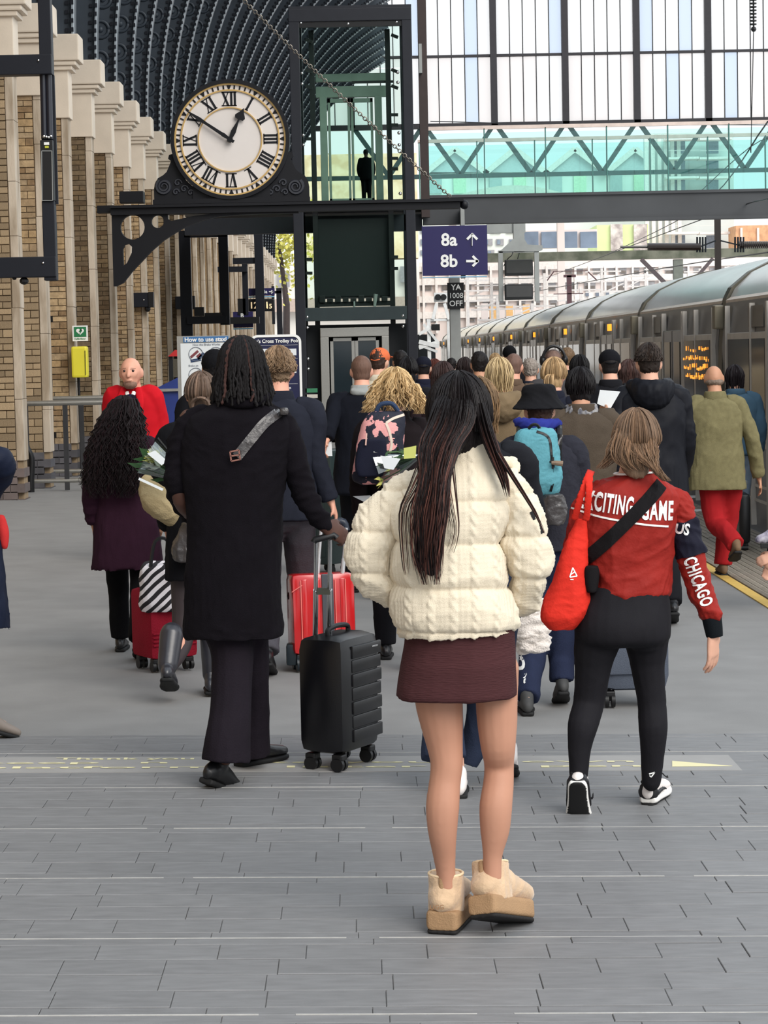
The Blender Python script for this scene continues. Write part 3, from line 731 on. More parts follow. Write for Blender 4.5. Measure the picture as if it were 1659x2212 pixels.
m = MB(); a = pix(166, 816, DA); m.tube([(a.x, DA+.18, a.z), (a.x+.01, DA+.18, a.z-1.0), (a.x, DA+.18, a.z-1.6)], .02, 8); m.build('cable', M_BLACKP, yb_)

# staxi board and trolley point board
M_WBD = mat('white board', (222, 226, 228), .5, var=.03); M_BBD = mat('mid blue header', (62, 112, 164), .5, var=.03); M_NBD = mat('navy board', (26, 30, 66), .4, var=.04); M_GLN = mat('grey print', (110, 116, 128), .6)
D1 = 27.0
sb = thing('trolley_instruction_board', 'white instruction board with a blue heading about staxi trolleys', 'sign', (pix(445, 900, D1).x, D1, gz(-1.8)))
m = MB(); plate(m, 392, 724, 497, 1101, D1+.01, .05); m.build('frame', M_STEEL, sb)
plate(MB(), 396, 740, 493, 980, D1-.004, .02).build('board_face', M_WBD, sb); plate(MB(), 396, 726, 493, 740, D1-.004, .02).build('header', M_BBD, sb)
letters(sb, [('How to use staxi', 444, 733.5, 9.5, D1-.008, .03, 'CENTER')], M_LETW); letters(sb, [('How the Brake Works', 446, 744.5, 4.6, D1-.008, .01, 'CENTER')], M_GLN)
letters(sb, [('Brake on', 418, 790, 4.2, D1-.008, .01, 'CENTER')], M_GLN)
m = MB()
for cx_, cy_, r_ in ((423, 765, 15), (466, 765, 15), (423, 810, 15)):
    m.tube([pix(cx_+r_*math.cos(a), cy_+r_*math.sin(a), D1-.008) for a in [2*pi*i/24 for i in range(25)]], .004, 5)
m.build('diagram_rings', M_GLN, sb, kind='stuff')
m = MB(); m.bar(pix(412, 772, D1-.006), pix(428, 758, D1-.006), .006, .03); m.bar(pix(426, 772, D1-.006), pix(434, 765, D1-.006), .006, .04); m.build('diagram_handle', mat('diagram dark red', (120, 60, 66), .6), sb)
m = MB(); m.bar(pix(412, 780, D1-.006), pix(434, 776, D1-.006), .006, .035); m.bar(pix(428, 776, D1-.006), pix(440, 762, D1-.006), .006, .03); m.build('diagram_wheel', mat('diagram navy', (40, 62, 96), .6), sb)
D2 = 24.0
tb = thing('trolley_point_board', 'navy information board with white rounded rim about the trolley point', 'sign', (pix(595, 900, D2).x, D2, gz(-.9)))
def rrect(x0, y0, x1, y1, r): 
    o = []
    for cx_, cy_, a0 in ((x1-r, y0+r, -90), (x1-r, y1-r, 0), (x0+r, y1-r, 90), (x0+r, y0+r, 180)):
        for i in range(7): a = math.radians(a0+15*i); o.append((cx_+r*math.cos(a), cy_+r*math.sin(a)))
    return o
Q = lambda pts: [((x-595)/(F/D2), (723-y)/(F/D2)) for x, y in pts]
mes = curve_mesh([('poly', [Q(rrect(540, 723, 650, 1120, 16)), Q(rrect(545, 728, 645, 1116, 12))], .03), ('poly', [Q(rrect(544, 727, 646, 1117, 12))], .02)]); o_ = pix(595, 723, D2)
for nm, mm, me in zip(('rim', 'panel'), (M_LETW, M_NBD), mes): mesh_to_mb(me, lambda c: (o_.x+c.x, D2+c.z, o_.z+c.y)).build(nm, mm, tb)
letters(tb, [("King's Cross Trolley Point", 594, 737, 7.6, D2-.024, .02, 'CENTER')], M_LETW)
for (a, b, c, d) in ((612, 753, 640, 768), (612, 790, 640, 806), (556, 753, 600, 768)): plate(MB(), a, b, c, d, D2-.026, .01).build('white_panel', M_WBD, tb)
for yv in (745, 774, 829): plate(MB(), 547, yv, 643, yv+1.6, D2-.024, .01).build('rule', M_LETW, tb)
letters(tb, [('return', 618, 838, 6, D2-.024, .02, 'CENTER'), ('of use', 622, 846, 6, D2-.024, .02, 'CENTER')], M_LETW)

# far signs and clock under the bridge
D3 = 58.3
fs = thing('far_platform_sign', 'small far navy sign reading 6a with a white arrow', 'sign', pix(565, 640, D3))
plate(MB(), 537, 622, 593, 639, D3, .08).build('sign_face', M_SIGN, fs); plate(MB(), 537, 639, 593, 643, D3-.01, .08).build('sign_edge', M_SKY, fs)
letters(fs, [('6a', 573, 630.5, 7, D3-.02, .03, 'CENTER')], M_LETW); m = MB(); m.bar(pix(581, 630, D3-.02), pix(590, 630, D3-.02), .01, .025); m.bar(pix(586, 627, D3-.02), pix(590, 630.5, D3-.02), .01, .025); m.bar(pix(586, 634, D3-.02), pix(590, 630, D3-.02), .01, .025); m.build('arrow', M_LETW, fs)
fc = thing('digital_clock', 'black digital clock panel showing 12 31 15 hanging below the small far sign', 'clock', pix(565, 672, D3))
m = MB(); a = pix(537, 673, D3); b = pix(593, 645, D3); m.cbox(a.x, b.x, D3-.05, D3+.15, a.z, b.z, .03); m.build('case', M_BLACKP, fc)
MDIG = mat('lit amber digits', (240, 214, 170), .5, emit=(240, 214, 170), estr=.7)
letters(fc, [('12:31', 560, 660, 14, D3-.06, .02, 'CENTER'), ('15', 581, 662, 10, D3-.06, .02, 'CENTER')], MDIG, 'digits')
fn = thing('far_navy_sign', 'far navy sign with a white letter beside the wall brackets', 'sign', pix(525, 710, 57.22))
plate(MB(), 504, 673, 546, 708, 57.22, .08).build('sign_face', M_SIGN, fn); plate(MB(), 504, 708, 546, 712, 57.21, .08).build('sign_edge', M_SKY, fn)
letters(fn, [('B', 523, 682, 9, 57.2, .03, 'CENTER')], M_LETW)

# ================================================================== WALL BRACKETS AND CABLE POSTS (each cantilevered from the wall)
def wallbracket(label, px0, px1, py0, py1, D, drops=(), nm='wall_bracket'):
    a = pix(px0, py1, D); b = pix(px1, py0, D)
    t = thing(nm, label, 'bracket', (b.x, D, a.z))
    m = MB(); m.cbox(a.x, b.x, D-.16, D, a.z, b.z, .01); m.build('arm', M_NAVYP, t)
    m = MB(); m.box(b.x-.09, b.x+.005, D-.18, D+.02, a.z-.01, b.z+.01); m.ball((b.x-.12, D-.08, a.z-.03), (.06, .06, .07), 10); m.build('end_lamp', M_BLACKP, t)
    bb = MB(); bb.ball(pix((px0+px1)/2+4, (py0+py1)/2, D-.17), .012, 8); bb.build('bolt', M_CHROME, t)
    return t
DK = 23.92
cp = thing('cable_post', 'dark blue cable post with two wall arms left of the clock', 'post', pix(100, 602, DK))
m = MB(); a = pix(82, 300, DK); b = pix(110, 300, DK)
m.cbox(pix(81, 0, DK).x, pix(108, 0, DK).x, DK, DK+.16, pix(95, 120, DK).z, pix(95, -120, DK).z, .008); m.build('post', M_NAVYP, cp); m = MB()
m.cbox(pix(92, 500, DK).x, pix(119, 500, DK).x, DK, DK+.16, pix(95, 606, DK).z, pix(95, 434, DK).z, .008); m.build('post', M_NAVYP, cp)
for y0, y1, xr in ((118, 161, 112), (555, 599, 121)):
    m = MB(); m.cbox(-4.3, pix(xr, (y0+y1)/2, DK).x, DK-.02, DK+.18, pix(60, y1, DK).z, pix(60, y0, DK).z, .008); m.build('arm', M_NAVYP, cp)
    bb = MB(); bb.ball(pix(83 if y0 < 200 else 93, (y0+y1)/2-9, DK-.03), .012, 8); bb.build('bolt', M_CHROME, cp)
for px in (93, 105):
    m = MB(); m.tube([pix(px, 160, DK+.08), pix(px+3, 300, DK+.08)], .035, 12); m.build('conduit', mat('dark conduit', (26, 28, 40), .3, spec=.6), cp, smooth=True)
m = MB(); m.box(pix(84, 230, DK).x, pix(116, 230, DK).x, DK+.12, DK+.16, pix(95, 440, DK).z, pix(95, 160, DK).z); m.build('back_plate', M_NAVYP, cp)
m = MB(); m.cbox(pix(87, 310, DK).x, pix(114, 310, DK).x, DK-.02, DK+.12, pix(95, 434, DK).z, pix(95, 303, DK).z, .006); cb = m.build('control_box', M_BLACKP, cp)
plate(MB(), 95, 307, 106, 313, DK-.03, .01).build('white_label', M_LETW, cp); plate(MB(), 97, 315, 105, 320, DK-.03, .01).build('yellow_label', mat('lime label', (190, 190, 60), .5), cp)
m = MB()
for seg in ((90, 326, 112, 326), (91, 433, 114, 433), (90, 326, 91, 433), (112, 326, 114, 433)): m.bar(pix(seg[0], seg[1], DK-.025), pix(seg[2], seg[3], DK-.025), .008, .008)
m.build('box_trim', M_GALV, cp)
m = MB()
for px in (95, 100, 105, 110): m.ball(pix(px, 297-(px % 3), DK+.04), .016, 8)
m.build('cable_gland', M_CHROME, cp, kind='stuff')
m = MB(); m.ball(pix(52, 607, DK+.05), (.05, .05, .04), 10); m.build('arm_lamp', M_BLACKP, cp)
m = MB(); m.ball(pix(31, 601, DK+.05), (.025, .025, .02), 8); m.build('arm_lamp', M_BLACKP, cp)
wallbracket('small dark wall bracket just under the clock bracket', 281, 332, 632, 664, 44.05)
wallbracket('dark wall bracket half hidden behind the small one', 380, 421, 640, 668, 52.6)
t = thing('wall_gantry', 'dark cable frame on the wall left of the lift with a level top beam', 'frame', (pix(440, 700, 50).x, 50, pix(440, 705, 50).z))
m = MB(); plate(m, 398, 498, 490, 513, 50, .2); m.build('top_beam', M_NAVYP, t)
for px0, px1, y0 in ((398, 410, 960), (476, 491, 702)):
    m = MB(); plate(m, px0, 498, px1, y0, 50, .2); m.build('post', M_NAVYP, t)
m = MB(); plate(m, 404, 682, 490, 700, 49.9, .3); m.build('lower_beam', M_NAVYP, t)
m = MB(); plate(m, 420, 663, 440, 683, 49.9, .2); plate(m, 442, 675, 480, 683, 49.9, .2); m.build('equipment', M_BLACKP, t)
t = thing('wall_gantry', 'second dark cable frame farther along the wall with stepped arms', 'frame', (pix(545, 700, 58).x, 58, pix(545, 700, 58).z))
m = MB(); plate(m, 559, 495, 567, 930, 58, .2); m.build('post', M_NAVYP, t)
m = MB(); plate(m, 503, 556, 562, 570, 58.05, .2); m.build('arm', M_NAVYP, t)
m = MB(); plate(m, 470, 575, 533, 588, 57, .2); m.build('arm', M_NAVYP, t); m = MB(); plate(m, 525, 570, 534, 680, 57.2, .2); m.build('post', M_NAVYP, t)
m = MB(); plate(m, 490, 684, 560, 700, 57, .2); plate(m, 514, 645, 530, 680, 57.2, .2); m.build('equipment', M_BLACKP, t)
t = thing('wall_gantry', 'most distant dark cable frame beside the shed end opening', 'frame', (pix(600, 700, 75).x, 75, pix(600, 700, 75).z))
m = MB(); plate(m, 603, 622, 608, 890, 75, .2); m.build('post', M_NAVYP, t); m = MB(); plate(m, 590, 628, 608, 634, 75, .2); m.build('arm', M_NAVYP, t); m = MB(); plate(m, 588, 618, 592, 700, 74.9, .2); m.build('hanger', M_NAVYP, t)

# ================================================================== RAILINGS
def railing(label, px0, px1, pyt, pyb, D, extra=True):
    g = pix(px0, pyb, D); a = pix(px0, pyt, D); b = pix(px1, pyt, D); zg = gz(a.x)
    t = thing('railing', label, 'railing', (a.x, D, zg))
    m = MB(); m.tube([(a.x, D, a.z), (b.x, D, a.z)], .035, 12); m.build('top_rail', M_STEEL, t, smooth=True)
    m = MB(); m.tube([(a.x, D, zg+.12), (b.x, D, zg+.12)], .028, 12); m.build('bottom_rail', M_STEEL, t, smooth=True)
    n = 3
    for i in range(n):
        x = a.x+(b.x-a.x)*i/(n-1); m = MB(); m.box(x-.03, x+.03, D-.02, D+.02, zg, a.z); m.build('post', mat('grey rail post', (70, 70, 72), .4, metal=.6), t)
    return t
railing('steel railing in front of the wall left of the long haired woman', 55, 225, 872, 1050, 29.2)
railing('second steel railing standing just behind the first', 80, 270, 862, 1032, 31.6)
railing('steel railing behind the man in the red coat', 330, 400, 872, 1000, 33.0)
t = thing('strap_post', 'bent black hose hanging on the near railing post', 'hose', pix(67, 1052, 29.0))
m = MB(); m.tube([pix(55, 900, 29.1), pix(57, 960, 29.0), pix(68, 990, 29), pix(66, 1040, 29), pix(68, 1066, 29)], [.03, .035, .04, .05, .04], 10, smoothn=4); m.build('hose', M_BLACKP, t, smooth=True); t.name = 'rubber_hose'; WL['rubber_hose'] = WL.pop('strap_post', Vector(t.location))

# luggage tug half hidden behind the white board
DT = 33.0
tg_ = thing('luggage_tug', 'blue luggage tug with red cab roof behind the white instruction board', 'vehicle', (pix(410, 900, DT).x, DT, gz(-2)))
m = MB(); a = pix(363, 770, DT); b = pix(432, 755, DT); m.prism([(a.x, DT, a.z), (b.x, DT, a.z), (b.x-.04, DT, b.z), (a.x+.1, DT, b.z)], (0, 1.2, 0)); m.build('cab_roof', mat('red cab roof', (190, 44, 44), .4), tg_)
m = MB()
for px in (364, 390, 430):
    for yy in (DT+.05, DT+1.1): x = pix(px, 800, DT).x; m.box(x, x+.06, yy, yy+.06, gz(-2)+.7, a.z)
m.build('cab_frame', M_BLACKP, tg_)
m = MB(); plate(m, 368, 775, 390, 815, DT+.07, .01); m.build('window', glass('tug window', (140, 150, 152), .2), tg_)
m = MB(); a = pix(345, 840, DT-.8); b = pix(440, 815, DT-.8)
m.prism([(a.x-.05, DT-.8, gz(-2)+.35), (b.x, DT-.8, gz(-2)+.35), (b.x, DT-.8, b.z), (a.x+.25, DT-.8, b.z), (a.x-.05, DT-.8, b.z-.14)], (0, 2.4, 0)); m.build('body', mat('blue tug paint', (40, 56, 120), .35), tg_)
m = MB(); plate(m, 343, 838, 440, 846, DT-.85, .08); m.build('bumper', M_STEEL, tg_)
for px in (356, 428):
    for yy in (DT-.3, DT+1.1):
        m = MB(); m.cyl((pix(px, 0, DT).x, yy, gz(-2)+.22), (1, 0, 0), .22, .16, 20); m.build('wheel', M_BLACKP, tg_)
# ================================================================== TRAIN
XT = 4.12; DJ = 25.8; LC = 7.72
M_ROOF = mat('pale train roof', (240, 242, 240), .2, metal=.28, var=.18, vs=1.5, stretch=(1, .25, 1))
M_BODY = mat('brushed train side', (112, 112, 114), .34, metal=.08, var=.16, vs=2.0, stretch=(1, 1, .3))
M_BODYL = mat('light train trim', (190, 184, 176), .35, metal=.1, var=.1)
M_WIN = mat('dark train window', (12, 13, 15), .1, var=.1, spec=.5)
M_DOOR = mat('navy train door', (26, 30, 48), .25, var=.12, spec=.6)
M_LAMP = mat('amber door lamp', (250, 170, 60), .5, emit=(255, 150, 40), estr=1.7)
train = thing('train', 'long grey train standing at the right hand platform edge', 'train', (XT, DJ-LC, -1.0))
PROF = [(0.02, -.9), (0, -.1), (-.02, .9), (.02, 1.8), (.07, 2.28)]
ROOFP = [(.07, 2.28), (.13, 2.40), (.32, 2.58), (.62, 2.72), (1.0, 2.83), (1.4, 2.87), (1.8, 2.83), (2.2, 2.72), (2.5, 2.56), (2.72, 2.30)]
def sweep(mb, prof, y0, y1, inset=.0, th=.04):
    n = len(prof)
    V = [(XT+x, y0, z) for x, z in prof]+[(XT+x, y1, z) for x, z in prof]+[(XT+x+(th if i < n*.6 else -th), y0, z-th) for i, (x, z) in enumerate(prof)]+[(XT+x+(th if i < n*.6 else -th), y1, z-th) for i, (x, z) in enumerate(prof)]
    Fc = []
    for i in range(n-1):
        Fc += [(i, i+1, n+i+1, n+i), (2*n+i, 3*n+i, 3*n+i+1, 2*n+i+1), (i, 2*n+i, 2*n+i+1, i+1), (n+i, n+i+1, 3*n+i+1, 3*n+i)]
    mb.add(V, Fc)
for c in range(12):
    y0 = DJ-LC+c*LC; y1 = y0+LC-.30
    m = MB(); sweep(m, PROF, y0, y1); m.box(XT+.08, XT+2.7, y0, y1, -.9, -.75); m.box(XT+2.68, XT+2.74, y0, y1, -.9, 2.3); car = m.build('carriage', M_BODY, train)
    m = MB(); sweep(m, ROOFP, y0+.0, y1); m.build('roof', M_ROOF, car, smooth=True)
    m = MB(); sweep(m, [(.03, 2.20), (.03, 2.27), (.09, 2.31), (.09, 2.20)], y0, y1, th=.01); m.build('gutter', mat('cream gutter', (206, 192, 178), .4), car)
    # end band between carriages
    m = MB(); sweep(m, [(x-.03 if i < 6 else x, z+.015) for i, (x, z) in enumerate(PROF+ROOFP[1:])], y1+.02, y1+.28, th=.08); m.build('end_band', mat('dull olive band', (92, 88, 76), .4, metal=.3, var=.15), car)
    m = MB(); m.cbox(XT-.09, XT+.02, y1+.06, y1+.26, 1.95, 2.22, .02); m.build('end_box', mat('beige junction box', (124, 117, 100), .5), car)
    # windows, doors, lamp
    for (a, b) in ((.35, 1.55), (1.62, 2.5), (4.55, 5.4), (5.45, 6.9)):
        m = MB(); m.cbox(XT-.045, XT+.0, y0+a, y0+b, .72, 1.90, .01); wn_ = m.build('window_frame', M_BODYL, car)
        m = MB(); m.box(XT-.05, XT-.02, y0+a+.05, y0+b-.05, .79, 1.83); m.build('pane', M_WIN, wn_)
    for (a, b) in ((2.66, 3.5), (3.54, 4.38)):
        m = MB(); m.cbox(XT-.05, XT+.0, y0+a, y0+b, -.1, 1.97, .012); dr = m.build('door', M_DOOR, car)
        m = MB(); m.box(XT-.056, XT-.03, y0+a+.16, y0+b-.16, .55, 1.82); m.build('door_pane', M_WIN, dr)
    m = MB(); m.box(XT-.06, XT-.0, y0+2.58, y0+2.64, -.1, 2.2); m.build('door_post', M_BODYL, car); m = MB(); m.box(XT-.06, XT, y0+4.4, y0+4.46, -.1, 2.2); m.build('door_post', M_BODYL, car)
    m = MB(); m.box(XT-.04, XT-.0, y0+4.7, y0+5.6, 1.95, 2.17); dp = m.build('display_panel', mat('grey upper panel', (104, 100, 94), .35, metal=.4), car)
    if c >= 2:
        m = MB(); m.cbox(XT-.075, XT-.03, y0+2.9, y0+3.0, 2.03, 2.14, .005); m.cbox(XT-.075, XT-.03, y0+3.05, y0+3.15, 2.03, 2.14, .005); m.build('door_lamp', M_LAMP, car)
    for yq in (.2, 1.58, 2.53, 4.5, 5.42, 6.98):  # vertical reflection lines on the train side, made as pale strips
        m = MB(); m.box(XT-.055, XT, y0+yq-.02, y0+yq+.02, -.1, 2.2); m.build('reflection_strip', M_BODYL, car)
    m = MB()
    for z in (.15, .3): m.box(XT-.02, XT+.01, y0, y1, z, z+.03)
    m.build('waist_line', M_BODYL, car)
    if c == 1:      # glowing marks standing in for a departure board's reflection in the windows
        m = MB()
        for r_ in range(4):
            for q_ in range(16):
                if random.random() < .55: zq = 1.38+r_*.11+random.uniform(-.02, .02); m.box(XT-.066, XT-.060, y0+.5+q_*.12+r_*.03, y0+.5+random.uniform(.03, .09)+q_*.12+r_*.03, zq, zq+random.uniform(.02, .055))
        m.build('board_reflection', mat('amber reflection', (250, 170, 70), .5, emit=(255, 160, 60), estr=1.4), car, kind='stuff')
yN = DJ-LC+12*LC
m = MB(); m.add([(XT+x, yN-.3, z) for x, z in PROF+ROOFP[1:]]+[(XT+2.72, yN-.3, -.9)], [tuple(range(len(PROF+ROOFP[1:])+1))]); m.build('end_wall', M_BODY, train)

# ================================================================== OVERHEAD LINE, SIGNALS, FAR BUILDINGS
M_MOSS = mat('mossy concrete', (118, 118, 104), .9, rgb2=(84, 88, 74), vs=1.2)
DO = 128.0
t = thing('signal_gantry', 'mossy beam gantry spanning the tracks beyond the bridge', 'gantry', (pix(1465, 700, DO).x, DO, -1.4))
m = MB(); a = pix(1040, 561, DO); b = pix(1900, 541, DO); m.box(a.x, b.x, DO, DO+.6, a.z-.15, a.z+.35); m.build('beam', M_MOSS, t)
m = MB(); a = pix(1456, 560, DO); b = pix(1476, 560, DO); m.box(a.x, b.x, DO+.1, DO+.5, -1.4, a.z); m.build('post', mat('grey green post', (112, 116, 108), .8), t)
m = MB(); m.bar(pix(1385, 560, DO), pix(1450, 625, DO), .2, .22); m.bar(pix(1540, 558, DO), pix(1488, 618, DO), .16, .18); m.build('brace', mat('dull purple brace', (84, 74, 76), .7), t)
DH = 52.0
t = thing('line_mast', 'dark mast with ribbed insulators hanging under the footbridge', 'mast', pix(1551, 610, DH))
m = MB(); plate(m, 1546, 470, 1557, 612, DH, .12); m.build('mast', M_BROWN, t)
for (a, b, y0) in ((1340, 1512, 533), (1598, 1760, 529)):
    m = MB(); m.tube([pix(a, y0+1, DH), pix(b, y0-1, DH)], .03, 8)
    for i in range(40):
        px = a+60+(b-a-60)*i/39 if a < 1500 else a+(b-a)*i/39
        m.cyl(pix(px, y0, DH), (1, 0, 0), .085, .03, 10)
    m.build('insulator', mat('brown glazed insulator', (46, 34, 30), .25, spec=.6), t, kind='stuff')
m = MB(); m.bar(pix(1512, 533, DH), pix(1546, 520, DH), .03, .03); m.bar(pix(1557, 520, DH), pix(1598, 530, DH), .03, .03)
for px in (1514, 1596):
    for k in range(4): m.tube([pix(px+k*6-8, 512, DH), pix(px+k*6-8, 545, DH)], .022, 6)
m.build('fitting', M_NAVYP, t, kind='stuff')
t = thing('hanging_insulator', 'ribbed black insulator string hanging high at top right', 'insulator', pix(1628, 70, 40))
m = MB(); m.tube([pix(1626, -160, 40), pix(1628, 62, 40)], .014, 8)
for i in range(12): m.cyl(pix(1627, -30+i*7.5, 40), (0, 0, 1), .06, .02, 12)
m.ball(pix(1628, 63, 40), .05, 8); m.build('string', M_BLACKP, t); m = MB(); m.tube([pix(1628, 62, 40), pix(1622, 330, 40), pix(1620, 318, 40)], .008, 5); m.build('dropper', M_BLACKP, t)
cabs = [((1659, 262, 40), (1500, 455, 70), (1300, 555, 120)), ((1659, 430, 38), (1500, 480, 60), (1180, 600, 130)), ((1659, 545, 60), (1400, 585, 90), (1100, 640, 150)), ((930, 262, 70), (1200, 268, 72), (1700, 270, 76)), ((1700, 300, 60), (1620, 318, 62), (1450, 475, 75))]
lab = ['thin overhead wire running down from top right behind the bridge', 'lower overhead wire crossing the bridge beam at far right', 'faint overhead wire above the train roof', 'thin wire strung level across the gable glazing', 'short contact wire near the hanging insulator']
for cb, lb in zip(cabs, lab):
    P_ = [pix(*q) for q in cb]; t = thing('overhead_wire', lb, 'cable', P_[0]); m = MB(); m.tube(P_, .011*P_[1].y/50, 5, smoothn=6); m.build('wire', M_BLACKP, t)
DN = 118.0
t = thing('catenary_mast', 'purple brown T shaped mast rising beyond the train', 'mast', (pix(1230, 690, DN).x, DN, -1.4))
m = MB(); x_ = pix(1231, 690, DN).x; m.box(x_-.12, x_+.12, DN, DN+.24, -1.4, pix(1231, 595, DN).z); m.build('mast', mat('purple brown mast', (96, 70, 74), .7), t)
m = MB(); plate(m, 1218, 593, 1244, 599, DN, .2); plate(m, 1195, 584, 1270, 587, DN, .1); m.bar(pix(1196, 587, DN), pix(1182, 606, DN), .06, .06); m.bar(pix(1270, 587, DN), pix(1290, 606, DN), .06, .06); plate(m, 1196, 633, 1260, 636, DN, .1); m.build('cross_arm', mat('purple brown mast', (96, 70, 74), .7), t)
t = thing('equipment_mast', 'white far equipment mast with two round lamps beside the post', 'mast', (pix(952, 700, 88).x, 88, -.1))
m = MB(); plate(m, 938, 632, 968, 652, 88, .3); m.bar(pix(943, 655, 88), pix(935, 690, 88), .12, .12); m.bar(pix(960, 655, 88), pix(970, 690, 88), .12, .12); plate(m, 922, 688, 978, 694, 88, .2); plate(m, 925, 694, 930, 830, 88, .2); plate(m, 968, 694, 973, 830, 88, .2); m.build('frame', mat('white mast paint', (226, 228, 228), .6), t)
m = MB(); m.cyl(pix(946, 642, 87.9), (0, 1, 0), .12, .1, 14); m.cyl(pix(958, 642, 87.9), (0, 1, 0), .12, .1, 14); plate(m, 932, 700, 950, 714, 87.9, .2); m.build('lamp', M_BLACKP, t)
# white lattice around the far platform end
t = thing('white_barrier', 'tangle of white far barriers and dark screens by the lift pillar', 'barrier', (pix(930, 740, 88).x, 88, 0))
m = MB()
for (a, b, c, d, w) in ((905, 722, 945, 700, .12), (905, 738, 948, 748, .16), (905, 752, 946, 738, .12), (915, 700, 948, 742, .1), (905, 745, 945, 760, .1)): m.bar(pix(a, b, 88), pix(c, d, 88), w, w)
m.build('rail', mat('white mast paint', (226, 228, 228), .6), t); m = MB(); plate(m, 905, 722, 940, 872, 89, .3); m.build('screen', mat('dark far clutter', (40, 44, 48), .7), t)

M_PALE = mat('pale render wall', (222, 208, 202), .8, var=.05, vs=.3); M_FWIN = mat('far window glass', (120, 132, 146), .2, var=.2, spec=.6); M_FWL = mat('far pale window', (150, 148, 150), .3, var=.15)
M_LIME = mat('lime cladding', (206, 222, 160), .7, var=.1, vs=.4); M_FBR = mat('orange far brick', (206, 158, 120), .85, var=.25, vs=2.0); M_LEAF = mat('pale spring leaves', (198, 192, 96), .8, var=.3, vs=3)
DF = 190.0
def fpl(mb, a, b, c, d, D, th): return plate(mb, a, b, c, d, D, th)
t = thing('white_office_block', 'long bleached white building with window rows beyond the bridge', 'building', (pix(1250, 760, DF).x, DF, -2))
m = MB(); a = pix(560, 760, DF); b = pix(2100, 560, DF); m.box(a.x, b.x, DF, DF+8, -3, pix(1250, 560, DF).z); m.build('wall', M_PALE, t)
for y0, y1 in ((578, 592), (608, 628), (648, 662), (682, 696)):
    px = 905+random.random()*10
    while px < 1700:
        w = random.choice((14, 18, 24)); m = MB(); fpl(m, px, y0, px+w, y1, DF-.12, .3); f_ = m.build('window_frame', M_FWL, t)
        m = MB(); fpl(m, px+1.5, y0+(y1-y0)*.45, px+w-1.5, y1-1.5, DF-.16, .1); m.build('pane', mat('far brown pane', (112, 104, 98), .3, var=.25), f_); px += w+random.choice((10, 14, 22))
for y_ in (571, 600, 638, 672):
    m = MB(); fpl(m, 880, y_, 1700, y_+3, DF-.3, .5); m.build('ledge', mat('white ledge', (226, 218, 212), .7), t)
m = MB()
for i in range(26):
    px = 910+i*30+random.random()*8; fpl(m, px, 575, px+2.5, 720, DF-.4, .2)
m.build('pilasters', mat('white ledge', (226, 218, 212), .7), t, kind='stuff')
m = MB()
for i in range(9): px = 1265+i*22; fpl(m, px, 629, px+7, 640, DF-.5, .1)
m.build('lozenges', M_GLN, t, kind='stuff')
D5 = 215.0
t = thing('green_gabled_building', 'green panelled building with saw tooth gables seen through the bridge glass', 'building', (pix(1100, 500, D5).x, D5, -3))
m = MB(); a = pix(880, 560, D5); b = pix(1420, 380, D5); m.box(a.x, b.x, D5, D5+10, -3, pix(1100, 372, D5).z); m.build('wall', mat('pale green wall', (222, 226, 218), .8, var=.1, vs=.2), t)
for i in range(4):
    x0 = 920+i*130; m = MB(); m.prism([pix(x0, 372, D5-.3), pix(x0+130, 372, D5-.3), pix(x0+62, 322, D5-.3)], (0, 9, 0)); rf = m.build('gable_roof', mat('grey zinc roof', (188, 196, 198), .5, var=.1), t)
    m = MB(); m.bar(pix(x0-4, 376, D5-.6), pix(x0+62, 322, D5-.6), .4, .5); m.bar(pix(x0+62, 322, D5-.6), pix(x0+134, 376, D5-.6), .4, .5); m.build('barge_board', mat('white ledge', (226, 218, 212), .7), rf)
    for q, (c0, c1) in enumerate(((8, 34), (60, 86))):
        m = MB(); fpl(m, x0+c0, 375, x0+c1, 418, D5-.2, .3); m.build('green_panel', mat('green panel', (196, 220, 190), .7) if q else mat('grey glass panel', (170, 184, 182), .3), t)
m = MB(); fpl(m, 1120, 495, 1290, 538, D5-30, .3); m.build('glass_front', M_PALE, t)
for i in range(4): 
    m = MB(); fpl(m, 1128+i*42, 500, 1163+i*42, 536, D5-30.3, .3); m.build('window', mat('slate blue far window', (112, 124, 140), .25, var=.3, vs=.6), t)
for y0, y1 in ((490, 504), (516, 530), (540, 552)):
    px = 908
    while px < 1112:
        w = random.choice((16, 22, 30)); m = MB(); fpl(m, px, y0, px+w, y1, D5-.2, .3); f_ = m.build('window', M_FWL, t); m = MB(); fpl(m, px+2, y0+2, px+w*.55, y1-2, D5-.26, .1); m.build('pane', M_FWIN, f_); px += w+random.choice((8, 12))
t = thing('lime_clad_block', 'lime clad block with mottled stone strips under the bridge', 'building', (pix(1345, 560, 200).x, 200, -3))
m = MB(); fpl(m, 1290, 484, 1400, 560, 200, 8); m.build('wall', M_LIME, t)
m = MB(); fpl(m, 1320, 484, 1345, 560, 199.7, .3); fpl(m, 1370, 484, 1398, 560, 199.7, .3); m.build('stone_strip', mat('mottled strip', (216, 208, 200), .8, rgb2=(160, 150, 146), vs=1.5), t)
t = thing('balcony_tower', 'pale tower with stacked balconies behind the right part of the bridge', 'building', (pix(1500, 400, 205).x, 205, -3))
m = MB(); fpl(m, 1402, 285, 1584, 560, 206, 3); m.build('wall', mat('pale grey tower', (208, 212, 208), .8, var=.12, vs=.25), t)
for y_ in (296, 338, 380, 500):
    for px in (1440, 1512):
        m = MB(); fpl(m, px, y_, px+70, y_+6, 203, 2); fpl(m, px, y_-14, px+70, y_-12, 203, .1); bl = m.build('balcony', mat('white ledge', (226, 218, 212), .7), t); m = MB(); fpl(m, px+14, y_+8, px+40, y_+36, 204.8, .2); m.build('window', M_FWIN, bl)
